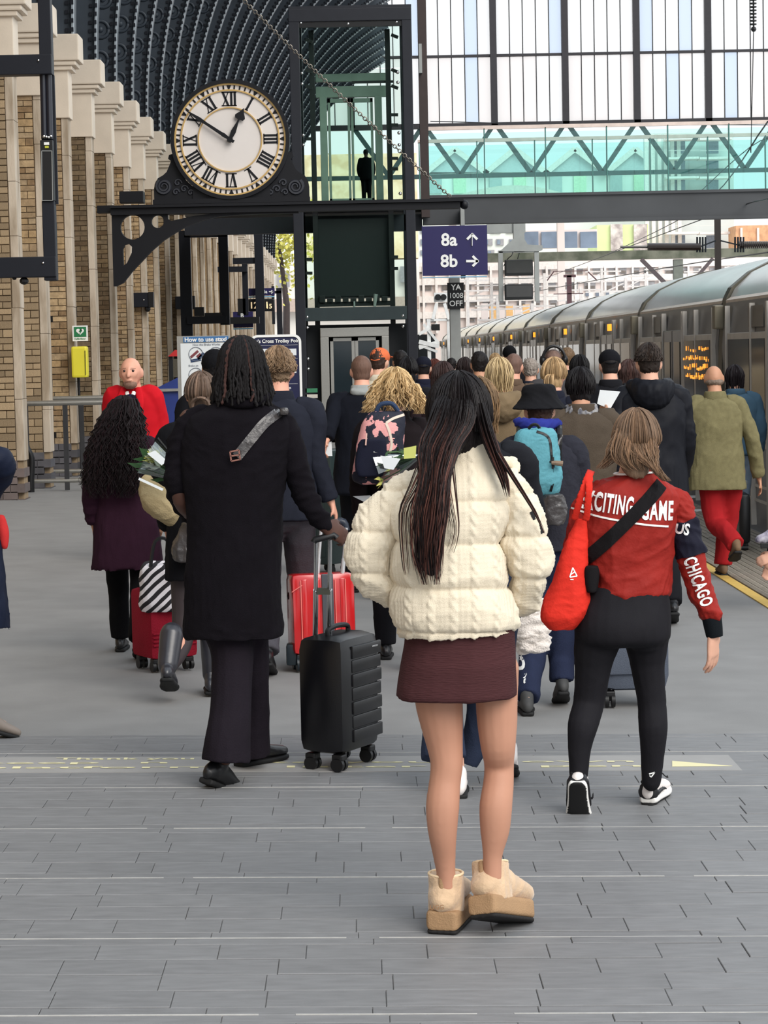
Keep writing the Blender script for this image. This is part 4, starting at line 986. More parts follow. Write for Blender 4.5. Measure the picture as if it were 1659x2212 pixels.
for i in range(6):
    m = MB(); fpl(m, 1395+i*14, 290, 1400+i*14, 540, 204.5, .3); m.build('fin', mat('white ledge', (226, 218, 212), .7), t)
t = thing('orange_brick_block', 'orange brick block at the right edge beyond the line mast', 'building', (pix(1640, 520, 200).x, 200, -3))
m = MB(); fpl(m, 1590, 484, 1760, 552, 200, 4); m.build('wall', M_FBR, t)
for i in range(3): m = MB(); fpl(m, 1600+i*36, 492, 1604+i*36, 550, 199.8, .2); m.build('downpipe', M_PALE, t)
t = thing('roof_arch', 'low pale arched roof behind the left end of the bridge glass', 'building', (pix(1110, 420, 150).x, 150, -1))
m = MB(); pts = [pix(980+i*17.5, 424-24*math.sin(pi*i/15), 150) for i in range(16)]; m.prism(pts, (0, 12, 0)); m.build('roof', mat('pale arch roof', (214, 210, 196), .6), t)
for xq in (pts[0].x, pts[-1].x-.5):
    m = MB(); m.box(xq, xq+.5, 158, 158.5, -1.3, pts[0].z+.02); m.build('column', M_PALE, t)
# slender pale masts and cross arms crowding the tracks beyond the platform
FML = ('just right of the 8a and 8b sign post', 'between the sign post and the screens', 'below the two dark screens, near the T mast', 'right behind the right leg of the screen frame', 'a little right of the purple T mast', 'half way from the T mast to the gantry post', 'close left of the grey green gantry post', 'right of the gantry post, under its right brace', 'rising from the orange panels by the train end', 'close beside the arm of the purple T mast', 'left of the gantry brace, taller than its neighbours', 'farthest right, above the near train roof')
M_FM = mat('pale far mast', (206, 200, 196), .7); M_FO = mat('orange far panel', (224, 176, 116), .7)
for i, (px, top, D) in enumerate(((1010, 600, 150), (1062, 610, 160), (1150, 655, 140), (1176, 590, 165), (1300, 580, 165), (1352, 600, 150), (1428, 575, 165), (1512, 580, 170), (1075, 640, 135), (1255, 620, 150), (1395, 590, 160), (1600, 570, 170))):
    x = pix(px, top, D).x; t = thing('far_mast', 'slender pale far line mast '+FML[i], 'mast', (x, D, -1.4), group='far line masts')
    m = MB(); m.box(x-.09, x+.09, D, D+.18, -1.4, pix(px, top, D).z); m.build('mast', M_FM, t)
    m = MB()
    for k in range(3): zz = pix(px, top+8+k*22, D).z; m.box(x-1.2-.4*(k % 2), x+1.4, D+.05, D+.15, zz, zz+.10)
    m.bar((x-1.4, D+.1, pix(px, top+30, D).z), (x+.1, D+.1, pix(px, top+8, D).z), .08, .08); m.build('cross_arm', M_FM, t, kind='stuff')
t = thing('orange_hoarding', 'bleached orange panels above the far end of the train', 'hoarding', (pix(1090, 690, 170).x, 170, -1))
for i in range(7):
    m = MB(); a0 = 1040+i*18; fpl(m, a0, 655+(i*7) % 16, a0+14, 690, 170, .3); m.build('panel', M_FO if i % 2 else M_PALE, t)
m = MB(); fpl(m, 1036, 690, 1170, 810, 170.2, .3); m.build('base', M_PALE, t)
# yellow brick building and pale tree beyond the left shed opening
t = thing('yellow_brick_building', 'pale yellow brick building seen through the shed end left of the lift', 'building', (pix(610, 600, 175).x, 175, -1))
m = MB(); fpl(m, 520, 560, 905, 850, 175, 6); m.build('wall', mat('bleached front', (232, 226, 218), .8, var=.08, vs=.5), t); m = MB(); fpl(m, 650, 330, 900, 562, 178, 6); m.build('upper_wall', mat('yellow far brick', (232, 218, 184), .8, rgb2=(210, 190, 150), vs=1.2), t)
m = MB(); fpl(m, 560, 640, 905, 675, 174, .5); m.build('shed_wall', mat('pink brown hoarding', (190, 170, 158), .8), t)
for (a, b, c, d) in ((600, 585, 625, 620), (865, 575, 890, 610), (880, 605, 900, 640)): m = MB(); fpl(m, a, b, c, d, 174.5, .3); m.build('window', M_FWL, t)
t = thing('pale_tree', 'pale yellow leafed tree beyond the shed end', 'tree', (pix(615, 640, 150).x, 150, -1))
m = MB(); x_ = pix(612, 640, 150).x; m.tube([(x_, 150, -1), (x_+.2, 150, 5), (x_-.2, 150, 9)], [.3, .22, .1], 8); m.build('trunk', M_BROWN, t)
m = MB()
for i in range(1400):
    a = rng.normal(size=3); p_ = Vector((x_+a[0]*1.2, 150+a[1]*1.2, 9.2+a[2]*1.5)); b = Vector(rng.normal(size=3)).normalized()*.16; c2 = b.cross(Vector(rng.normal(size=3))).normalized()*.12
    m.add([p_-b, p_+c2, p_+b, p_-c2], [(0, 1, 2, 3)])
m.build('foliage', M_LEAF, t, kind='stuff')
# ================================================================== PEOPLE: shared builders
A3 = lambda v: np.array(tuple(v), float)
class Soup:
    def __init__(s): s.v = []; s.f = []
    def add(s, V, Fc):
        o = len(s.v); s.v += [tuple(q) for q in V]; s.f += [tuple(i+o for i in q) for q in Fc]; return s
    def loft(s, rows, n=26, k=4, ex=2.3):          # rows: x,y,z,rx,ry (horizontal rings)
        R = np.array(rows, float)
        if k > 1: R, _ = catmull(R, np.ones(len(R)), k)
        a = np.arange(n)*2*pi/n; c, q = np.cos(a), np.sin(a)
        cc = np.sign(c)*np.abs(c)**(2/ex); qq = np.sign(q)*np.abs(q)**(2/ex)
        V = np.zeros((len(R), n, 3)); V[:, :, 0] = R[:, 0:1]+np.abs(R[:, 3:4])*cc; V[:, :, 1] = R[:, 1:2]+np.abs(R[:, 4:5])*qq; V[:, :, 2] = R[:, 2:3]
        m = len(R); Fc = [(i*n+j, i*n+(j+1) % n, (i+1)*n+(j+1) % n, (i+1)*n+j) for i in range(m-1) for j in range(n)]
        Fc += [tuple(range(n-1, -1, -1)), tuple((m-1)*n+j for j in range(n))]
        return s.add(V.reshape(-1, 3).tolist(), Fc)
    def sweep(s, pts, w, h=None, ref=(0, 1, 0), n=14, k=4, cap=True, ex=2.0):
        P = np.array([tuple(p) for p in pts], float); w = np.array(w, float); h = w if h is None else np.array(h, float)
        if cap:
            d0 = P[0]-P[1]; d0 /= max(np.linalg.norm(d0), 1e-9); d1 = P[-1]-P[-2]; d1 /= max(np.linalg.norm(d1), 1e-9)
            m0, m1 = min(w[0], h[0]), min(w[-1], h[-1])
        if k > 1:
            P2, w2 = catmull(P, w, k); _, h2 = catmull(P, h, k); P, w, h = P2, w2, h2
        if cap:
            P = np.vstack([P[0]+d0*m0*.9, P[0]+d0*m0*.55, P, P[-1]+d1*m1*.55, P[-1]+d1*m1*.9])
            w = np.concatenate([[w[0]*.35, w[0]*.8], w, [w[-1]*.8, w[-1]*.35]]); h = np.concatenate([[h[0]*.35, h[0]*.8], h, [h[-1]*.8, h[-1]*.35]])
        m = len(P); T = np.zeros((m, 3)); T[1:-1] = P[2:]-P[:-2]; T[0] = P[1]-P[0]; T[-1] = P[-1]-P[-2]
        T /= np.maximum(np.linalg.norm(T, axis=1)[:, None], 1e-9)
        u = np.array(ref, float)
        if abs(T[0] @ u) > .95: u = np.array([0, .3, 1.0])
        a = (np.arange(n)+(.5 if ex > 2 else 0))*2*pi/n; ca = np.cos(a)[:, None]; sa = np.sin(a)[:, None]; V = np.zeros((m, n, 3))
        ca = np.sign(ca)*np.abs(ca)**(2/ex); sa = np.sign(sa)*np.abs(sa)**(2/ex)
        for i in range(m):
            u = u-T[i]*(u @ T[i]); u /= max(np.linalg.norm(u), 1e-9); r = np.cross(T[i], u); V[i] = P[i]+ca*w[i]*r+sa*h[i]*u
        Fc = [(i*n+j, i*n+(j+1) % n, (i+1)*n+(j+1) % n, (i+1)*n+j) for i in range(m-1) for j in range(n)]
        Fc += [tuple(range(n-1, -1, -1)), tuple((m-1)*n+j for j in range(n))]
        return s.add(V.reshape(-1, 3).tolist(), Fc)
    def ball(s, c, r, ax=None, n=16):
        r = r if hasattr(r, '__len__') else (r, r, r); m = n//2; c = A3(c)
        X, Y, Z = (np.eye(3) if ax is None else np.array([A3(a) for a in ax]))
        V = []
        for i in range(m+1):
            th = pi*i/m
            for j in range(n):
                f_ = 2*pi*j/n; V.append(c+X*r[0]*math.sin(th)*math.cos(f_)+Y*r[1]*math.sin(th)*math.sin(f_)+Z*r[2]*math.cos(th))
        return s.add(V, [(i*n+j, (i+1)*n+j, (i+1)*n+(j+1) % n, i*n+(j+1) % n) for i in range(m) for j in range(n)])
BATCH = []
DECI = {'body': .4, 'trousers': .5, 'coat': .5, 'sole': .4, 'shoe': .6, 'hair': .7}
def organic(name, sp, m, parent, vox, smooth=4, disp=None, kind=None, label=None, after=None):
    b = np.array(base_of(parent)[:]); me = bpy.data.meshes.new(name)
    me.from_pydata((np.array(sp.v)-b).tolist(), [], sp.f)
    o = put(name, me, m, parent, kind, label)
    r = o.modifiers.new('r', 'REMESH'); r.mode = 'VOXEL'; r.voxel_size = vox
    q = o.modifiers.new('s', 'SMOOTH'); q.factor = 0.5; q.iterations = smooth
    rt = DECI.get(name, 0)
    if rt and not (name == 'body' and vox < .007): q = o.modifiers.new('d', 'DECIMATE'); q.ratio = rt
    BATCH.append((o, disp, b, after)); return o
def flush():
    bpy.context.view_layer.update(); dg = bpy.context.evaluated_depsgraph_get()
    new = [bpy.data.meshes.new_from_object(o.evaluated_get(dg)) for o, *_ in BATCH]
    for (o, disp, b, after), me in zip(BATCH, new):
        old = o.data; o.modifiers.clear(); me.name = old.name; o.data = me; bpy.data.meshes.remove(old)
        n = len(me.vertices)
        if disp is not None and n:
            P = np.zeros(n*3, 'f'); Nn = np.zeros(n*3, 'f'); me.vertices.foreach_get('co', P); me.vertices.foreach_get('normal', Nn)
            P = P.reshape(-1, 3).astype(float); Nn = Nn.reshape(-1, 3)
            P = P+Nn*disp(P+b)[:, None]; me.vertices.foreach_set('co', P.astype('f').ravel()); me.update()
        me.polygons.foreach_set('use_smooth', [True]*len(me.polygons))
        if after: after(o)
        if any(q and q.get('tinted') for q in me.materials):
            at = me.color_attributes.new('tint', 'FLOAT_COLOR', 'POINT'); at.data.foreach_set('color', np.ones(n*4, 'f'))
    BATCH.clear()
def folds(amp, freq, seed=0, zs=1.0, ridged=True):
    r_ = np.random.default_rng(seed+11); K = r_.normal(size=(7, 3)); K /= np.linalg.norm(K, axis=1)[:, None]; K[:, 2] *= zs; ph = r_.random(7)*6.28; fr = freq*(.5+r_.random(7)*1.3)
    def fn(P):
        warp = np.sin(P @ (K[0]*freq*.7)+ph[0])[:, None]*.05
        t = np.zeros(len(P))
        for i in range(7):
            v = np.sin(((P+warp) @ K[i])*fr[i]+ph[i]); t += (1-np.abs(v))**2 if ridged else v
        return amp*(t/7-.33)*2.0
    return fn
def add_d(*fs):
    return lambda P: sum(f(P) for f in fs)

# fabric and hair materials
def cloth(name, rgb, rough=.9, bump=.25, bs=350, var=.12, sheen=0.0, **k): return mat(name, rgb, rough, var=var, vs=k.pop('vs', 7), bump=bump, bs=bs, spec=.12, sheen=sheen, **k)
def hairmat(name, rgb, rough=.45, **k): return mat(name, rgb, rough+.1, var=.25, vs=60, spec=.22, tint=True, stretch=(1, 1, .12), bump=.4, bs=160, **k)
SKINP = mat('fair skin', (214, 164, 140), .55, var=.06, vs=10, bump=.08, bs=250, spec=.35)
SKINK = mat('pink fair skin', (218, 160, 136), .5, var=.08, vs=12, spec=.35)
SKIND = mat('dark brown skin', (78, 50, 40), .5, var=.08, vs=12, spec=.4)
SKINT = mat('tan skin', (190, 140, 112), .55, var=.06, vs=10, spec=.35)

def hand(sp, wrist, d, nrm, size=.185, curl=.4, thumb=1, spread=1.0):
    """d: along the fingers, nrm: out of the back of the hand; thumb +1 on the d x nrm side"""
    w = A3(wrist); d = A3(d); d /= np.linalg.norm(d); nrm = A3(nrm); nrm = nrm-d*(nrm @ d); nrm /= np.linalg.norm(nrm); l = np.cross(d, nrm); k = size/.185
    sp.sweep([w-d*.01*k, w+d*.035*k, w+d*.08*k], np.array([.024, .036, .040])*k, np.array([.018, .016, .012])*k, ref=nrm, n=12, k=3)
    for i, (off, ln) in enumerate(((.030, .072), (.011, .080), (-.009, .074), (-.028, .058))):
        p = w+d*(.082-abs(off)*.15)*k+l*off*thumb*k; pts = [p-d*.012*k, p]; a = curl*.5
        for sg_ in (.46, .30, .24):
            dd = d*math.cos(a)-nrm*math.sin(a)+l*off*thumb*1.6*spread*(.3 if curl > .5 else 1); dd /= np.linalg.norm(dd); p = p+dd*ln*sg_*k; pts.append(p); a += curl*1.0
        sp.sweep(pts, np.array([.0095, .0092, .0082, .0074, .006])*k, n=8, k=2)
    p = w+d*.022*k+l*.026*thumb*k; t1 = p+(d*.6+l*.6*thumb-nrm*.25)*.038*k; t2 = t1+(d*.85+l*.12*thumb-nrm*(.3+curl*.5))*.032*k
    sp.sweep([w+d*.02*k, p, t1, t2], np.array([.014, .0135, .0105, .0075])*k, n=8, k=2)
def headsoup(sp, c, k, f, u, neck=None, ears=True):
    c = A3(c); f = A3(f); f /= np.linalg.norm(f); u = A3(u); u = u-f*(u @ f); u /= np.linalg.norm(u); r = np.cross(f, u); ax = (r, f, u)
    sp.ball(c, (.074*k, .092*k, .098*k), ax); sp.ball(c+f*.028*k-u*.055*k, (.053*k, .060*k, .062*k), ax); sp.ball(c+f*.062*k-u*.085*k, (.026*k, .024*k, .022*k), ax)
    sp.ball(c+f*.07*k-u*.015*k, (.056*k, .026*k, .045*k), ax)
    sp.sweep([c+f*.088*k+u*.022*k, c+f*.102*k-u*.012*k, c+f*.108*k-u*.03*k], np.array([.008, .012, .015])*k, np.array([.008, .012, .012])*k, n=8, k=2)
    sp.ball(c+f*.088*k-u*.062*k, (.026*k, .012*k, .012*k), ax)
    if ears:
        for s_ in (-1, 1): sp.ball(c+r*s_*.077*k-f*.012*k-u*.012*k, (.010*k, .021*k, .032*k), ax, 10)
    if neck is not None: sp.sweep([c-f*.012*k-u*.03*k, c*.45+A3(neck)*.55-f*.005, A3(neck)], np.array([.054, .055, .066])*k, ref=f)
def bodysoup(sp, J, f, k=1.0, hands=True, curl=.5, lk=.70, ak=.8):
    f = A3(f); pel, chest, neck = J['pelvis'], J['chest'], J['neck']
    sp.sweep([pel-np.array([0, 0, .08*k]), pel, pel*.5+chest*.5, chest, neck*.8+chest*.2, neck], np.array([.11, .13, .112, .135, .075, .045])*k, np.array([.075, .088, .075, .085, .06, .045])*k, ref=f, n=18)
    for s_ in 'LR':
        sp.sweep([neck*.6+J['s'+s_]*.4-np.array([0, 0, .07*k]), J['s'+s_]-np.array([0, 0, .03*k]), J['s'+s_]*.5+J['e'+s_]*.5, J['e'+s_], J['e'+s_]*.6+J['w'+s_]*.4, J['w'+s_]], np.array([.045, .045, .047*ak, .039*ak, .038*ak, .024])*k, ref=f)
        sp.sweep([J['h'+s_], J['h'+s_]*.6+J['k'+s_]*.4, J['k'+s_], J['k'+s_]*.68+J['a'+s_]*.32-f*.012*k, J['a'+s_]], np.array([.088*lk, .078*lk, .055*lk, .055*lk, .030])*k, ref=f)
        sp.sweep([J['a'+s_]-f*.03, J['a'+s_]+J['td'+s_]*.09-np.array([0, 0, .045]), J['a'+s_]+J['td'+s_]*.14-np.array([0, 0, .06])], np.array([.026, .024, .018])*k, ref=f, n=10, k=2)
        if hands:
            dw = J['w'+s_]-J['e'+s_]; out = np.cross(f, [0, 0, 1.0])*(1 if s_ == 'R' else -1)
            hand(sp, J['w'+s_], dw, out, .185*k, curl, 1 if s_ == 'R' else -1)
def strands(mb, guides, n, r, seed=0, wave=0., wl=.12, flat=True, tints=((1, 1, 1),), tip=.3, jit=.0, seg=4, lenj=.12, kk=3, grad=False):
    """guides: list of (centre, halfwidth vector, thickness vector)"""
    r_ = np.random.default_rng(seed); G = [(A3(c), A3(w), A3(t)) for c, w, t in guides]; m = len(G)
    for i in range(n):
        s_, q = r_.uniform(-1, 1), r_.uniform(-1, 1)
        if s_*s_+q*q > 1.15: s_ *= .8; q *= .7
        ph = r_.random()*6.28; pts = []; ds = r_.normal()*jit; L = 1-r_.random()*lenj
        Q = np.array([c+w*(s_*(1+.0*j)+ds*j/m)+t*q for j, (c, w, t) in enumerate(G)])
        Q, _ = catmull(Q, np.ones(m), kk); Q = Q[:max(4, int(len(Q)*L))]
        if wave:
            dl = np.concatenate([[0], np.cumsum(np.linalg.norm(np.diff(Q, axis=0), axis=1))]); amp = wave*np.minimum(dl/.12, 1)
            Q[:, 0] += amp*np.sin(dl*6.28/wl+ph); Q[:, 1] += amp*.6*np.cos(dl*6.28/wl+ph)
        R = r*r_.uniform(.7, 1.3)*np.linspace(1, tip, len(Q)); R[-1] *= .3
        tc_ = np.array(tints[r_.integers(len(tints))])*r_.uniform(.75, 1.2); mb.cur = tuple(tc_); V, Fc = tube_geo(Q, R, seg); mb.add(V, Fc)
        if grad: mb.t[-len(V):] = [tuple(1+(tc_-1)*min(1, max(0, (j/len(Q)-.25)*2.2))) for j in range(len(Q)) for _ in range(seg)]
    mb.cur = (1, 1, 1)
def scalp(mb, c, k, f, u, n, r, drop, seed=0, tints=((1, 1, 1),), g=.012, wave=0., front=.5, wl=.1, out=.02, lenj=.25):
    """strands combed from the crown over the skull and hanging DROP metres below its widest part"""
    c = A3(c); f = A3(f); f /= np.linalg.norm(f); u = A3(u); u = u-f*(u @ f); u /= np.linalg.norm(u); rt = np.cross(f, u); r_ = np.random.default_rng(seed)
    for i in range(n):
        a = r_.uniform(-pi*(1-front*.55), pi*(1-front*.55)); dirh = -f*math.cos(a)+rt*math.sin(a); R = ((.074+g)*abs(math.sin(a))**2+(.092+g)*math.cos(a)**2)*k
        gg = r_.uniform(.9, 1.07); pts = []
        crown = c-f*.012*k
        for th in (.12, .5, .9, 1.3, 1.6): pts.append(crown+dirh*R*math.sin(th)*gg+u*(.100+g)*math.cos(th)*k*gg)
        L = drop*(1-r_.random()*lenj); m = max(2, int(L/.07)); p = pts[-1]
        for j in range(1, m+1): pts.append(p-u*L*j/m+dirh*out*(j/m)*r_.uniform(.3, 1.0)-dirh*(.022 if drop < .2 else 0)*(j/m))
        Q = np.array(pts); Q, _ = catmull(Q, np.ones(len(Q)), 2)
        if wave:
            ph = r_.random()*6.28; dl = np.concatenate([[0], np.cumsum(np.linalg.norm(np.diff(Q, axis=0), axis=1))]); amp = wave*np.minimum(dl/.2, 1)
            Q += (amp*np.sin(dl*6.28/wl+ph))[:, None]*rt+(amp*.7*np.cos(dl*6.28/wl+ph))[:, None]*f
        rr = r*r_.uniform(.7, 1.3)*np.linspace(1, .35, len(Q)); mb.cur = tuple(np.array(tints[r_.integers(len(tints))])*r_.uniform(.75, 1.2)); V, Fc = tube_geo(Q, rr, 4); mb.add(V, Fc)
    mb.cur = (1, 1, 1)
class Fig:
    def __init__(s, label, gx_=None, gy_=None, d=None, px=None, group=None, fwd=(0, 1, 0), name='person', cat='person'):
        if gx_ is not None: g = ground(gx_, gy_); s.d = g.y if d is None else d
        else: s.d = d; g = pix(px, 760, d); 
        s.S = F/s.d; x = g.x; s.base = Vector((x, s.d, gz(x))); s.f = A3(Vector(fwd).normalized()); s.r = np.cross(s.f, [0, 0, 1.0])
        s.o = thing(name, label, cat, s.base, group)
    def w(s, px, py, dy=0.0): return A3(pix(px, py, s.d+dy))
    def rows(s, L): 
        out = []
        for cx, cy, wd, dep, *q in L:
            dy = q[0] if q else 0.; p = s.w(cx, cy, dy); out.append((p[0], p[1], p[2], wd/2/s.S, dep))
        return out
    def limb(s, sp, L, flat=1.0, ref=(0, 1, 0), cap=True):
        pts = [s.w(a, b, q[0] if q else 0.) for a, b, r, *q in L]; R = np.array([r/s.S for a, b, r, *q in L]); sp.sweep(pts, R, R*flat, ref=ref, cap=cap)
    def garment(s, name, m, rows=None, limbs=(), vox=.01, smooth=5, disp=None, ex=2.3, label=None, flat=1.0, after=None, cap=True, sleeves=(), sdisp=None):
        sp = Soup()
        if rows: sp.loft(s.rows(rows), ex=ex)
        for L in limbs: s.limb(sp, L, flat, cap=cap)
        g = organic(name, sp, m, s.o, vox, smooth, disp, label=label, after=after); s.sl = []
        for L in sleeves:
            sp = Soup(); s.limb(sp, L, 1.0); s.sl.append(organic('sleeve', sp, m, g, vox, smooth, sdisp or disp))
        return g
    def shoe(s, ankle, toe, up=(0, 0, 1), L=.27, mu=None, ms=None, vox=.007, sole=.022, wide=1.0, high=.0, label=None):
        f = A3(toe); f /= np.linalg.norm(f); u = A3(up); u = u-f*(u @ f); u /= np.linalg.norm(u); a = A3(ankle); k = L/.27
        z0 = a-u*.085*k
        sp = Soup(); P = []; Wd = []; Ht = []
        for t, w_, h_ in ((-.062, .026, .030), (-.045, .034, .040), (0, .036, .046), (.05, .040, .040), (.10, .045, .030), (.15, .044, .025), (.185, .034, .021)):
            P.append(z0+f*t*k+u*(h_+.004)*k); Wd.append(w_*k*wide); Ht.append(h_*k)
        sp.sweep(P, Wd, Ht, ref=u, k=3); sp.sweep([z0+u*.05*k-f*.02*k, a+u*(.012+high)-f*.014*k], np.array([.036, .037])*k*wide, ref=f, k=2)
        o = organic('shoe', sp, mu, s.o, vox, 3, label=label)
        sp = Soup(); P = []; Wd = []; Ht = []
        for t, w_ in ((-.07, .026), (-.05, .035), (0, .037), (.05, .042), (.10, .049), (.15, .047), (.195, .032)):
            P.append(z0+f*t*k+u*(sole*.5-.008)); Wd.append(w_*k*wide*1.04); Ht.append(sole*.5)
        sp.sweep(P, Wd, Ht, ref=u, k=3, n=24, ex=5, cap=False); organic('sole', sp, ms or mu, o, vox*.8, 1)
        return o

# ------------------------------------------------------------------ generic walker
def walker(px, top, d, label, coat=None, trous=None, hair='short', hcol=None, skin=SKINP, hem=.80, yaw=0, phase=None, bulk=1.0, hat=None, group=None, curl=.5, shoes=None, seed=None, collar=None, arms=None, gy=None, headpx=None, lean=0.0, hood=False, tints=((1, 1, 1),), drop=None, scarf=None, vox=None, lmat=None, override=None, cfold=.011, hk=1.0, tw=1.08):
    seed = int(px*7+top) if seed is None else seed; r_ = np.random.default_rng(seed)
    yw = math.radians(yaw); fwd = (math.sin(yw), math.cos(yw), 0)
    fg = Fig(label, d=d, px=px, fwd=fwd, group=group); ztop = pix(px, top, d).z; hgt = ztop-fg.base.z; s = hgt/1.735
    b = A3(fg.base); f, r, u = fg.f, fg.r, np.array([0, 0, 1.0]); ph = r_.choice([-1, 1]) if phase is None else phase
    def L(x, y, z): return b+(r*x+f*y+u*z)*s
    v = vox or (.012 if d < 13 else .016 if d < 18 else .020)
    J = {'head': L(0, .05+lean, 1.60), 'neck': L(0, 0.0+lean*.8, 1.445), 'chest': L(0, 0+lean*.5, 1.28), 'pelvis': L(0, 0, .93)}
    for s_, sg in (('L', -1), ('R', 1)):
        q = ph*sg
        J['s'+s_] = L(sg*.175, lean*.7, 1.385); J['e'+s_] = L(sg*.225, -.05*q-.02, 1.10); J['w'+s_] = L(sg*.215, .10-.10*q, .87)
        J['h'+s_] = L(sg*.085, 0, .90); J['k'+s_] = L(sg*.09, .10+.10*q, .50); J['a'+s_] = L(sg*.085, .25*q-.02, .085 if q > 0 else .13)
        t = f*.95+u*(0 if q > 0 else -.35); J['td'+s_] = t/np.linalg.norm(t)
    if arms:
        for k_, xyz in arms.items(): J[k_] = L(*xyz)
    if override:
        for k_, p3 in override.items(): J[k_] = fg.w(*p3)
    for s_ in 'LR': J['a'+s_][2] = max(J['a'+s_][2], gz(J['a'+s_][0])+.088*s+(0 if J['td'+s_][2] > -.1 else .045))
    fg.J = J; fg.L = L; fg.s = s; fg.v = v
    sp = Soup(); bodysoup(sp, J, f, s*.97, curl=curl); hu = u; headsoup(sp, J['head'], s*hk, f, hu, J['neck']); organic('body', sp, skin, fg.o, min(v, .014), 3)
    # trousers
    if trous is not None:
        sp = Soup(); sp.sweep([J['pelvis']+u*.10*s, J['pelvis'], J['pelvis']-u*.09*s], np.array([.16, .178, .15])*s, np.array([.11, .12, .115])*s, ref=f, n=20)
        for s_ in 'LR': sp.sweep([J['h'+s_], J['k'+s_], J['k'+s_]*.5+J['a'+s_]*.5, J['a'+s_]-u*.005], np.array([.098, .074, .066, .064])*s*tw, ref=f, cap=False)
        organic('trousers', sp, trous, fg.o, v, 4, folds(.008, 22, seed))
    else:
        pass
    for s_ in 'LR': fg.shoe(J['a'+s_], J['td'+s_], L=.27*s, mu=shoes or SHOEB, ms=SOLEB, vox=max(.009, v*.7))
    if coat is not None:
        B = bulk; sp = Soup(); ox = lean
        def row(z, rx, ry, y=0): c = L(0, y, z); return (c[0], c[1], c[2], rx*s*B, ry*s*B)
        ys = lambda z: lean*max(0, (z-.9))/.5*.8
        R = [row(z, rx, ry, ys(z)) for z, rx, ry in ((1.475, .068/B, .070/B), (1.445, .095, .085), (1.405, .165, .105), (1.34, .205, .12), (1.22, .205, .135), (1.08, .192, .132), (.96, .20, .14))]
        if hem < .9: R += [row(hem+.02, .205+(.9-hem)*.06, .150)]
        R += [row(hem if hem < .9 else .90, .20+max(0, .9-hem)*.06, .148)]
        sp.loft(R); cto = organic('coat', sp, coat, fg.o, v, 4, add_d(folds(cfold, 18, seed+1), folds(cfold*.5, 45, seed+3)), label=None)
        for s_ in 'LR':
            sp = Soup(); sp.sweep([J['neck']*.5+J['s'+s_]*.5-u*.020*s, J['s'+s_]-u*.010*s, J['s'+s_]*.5+J['e'+s_]*.5, J['e'+s_], J['w'+s_]-(J['w'+s_]-J['e'+s_])*.05], np.array([.066, .074, .067, .060, .052])*s*B, ref=f, cap=False); organic('sleeve', sp, coat, cto, v, 4, folds(cfold*1.2, 26, seed+5))
        if collar is None:
            sp = Soup(); sp.loft([row(1.425, .088, .088, lean*.7), row(1.462, .082, .084, lean*.72), row(1.492, .074, .078, lean*.75)], k=1); organic('collar', sp, coat, cto, v*.7, 2)
        if collar is not None:
            sp = Soup(); sp.sweep([L(0, -.06+lean*.7, 1.44), L(0, -.075+lean*.75, 1.475)], np.array([.09, .082])*s, np.array([.05, .04])*s, ref=f, n=16, k=2, cap=False); sp.loft([row(1.43, .085, .085, lean*.7), row(1.50, .072, .078, lean*.75)], k=1); organic('collar', sp, collar, fg.o, v*.7, 3)
        if hood:
            sp = Soup(); sp.sweep([L(-.12, -.02, 1.45), L(-.07, -.12, 1.42), L(0, -.145, 1.40), L(.07, -.12, 1.42), L(.12, -.02, 1.45)], np.array([.04, .06, .075, .06, .04])*s, np.array([.06, .09, .10, .09, .06])*s, ref=u); organic('hood', sp, coat, fg.o, v*.8, 4, folds(.012, 30, seed+4))
    if scarf is not None:
        sp = Soup(); sp.loft([(*L(0, .01, 1.40), .105*s, .10*s), (*L(0, .01, 1.44), .115*s, .11*s), (*L(0, .02, 1.49), .095*s, .10*s)]); organic('scarf', sp, scarf, fg.o, v*.7, 3, folds(.014, 40, seed+7))
    dress_head(fg, J['head'], s*hk, hair, hcol, hat, seed, tints, drop, v)
    return fg
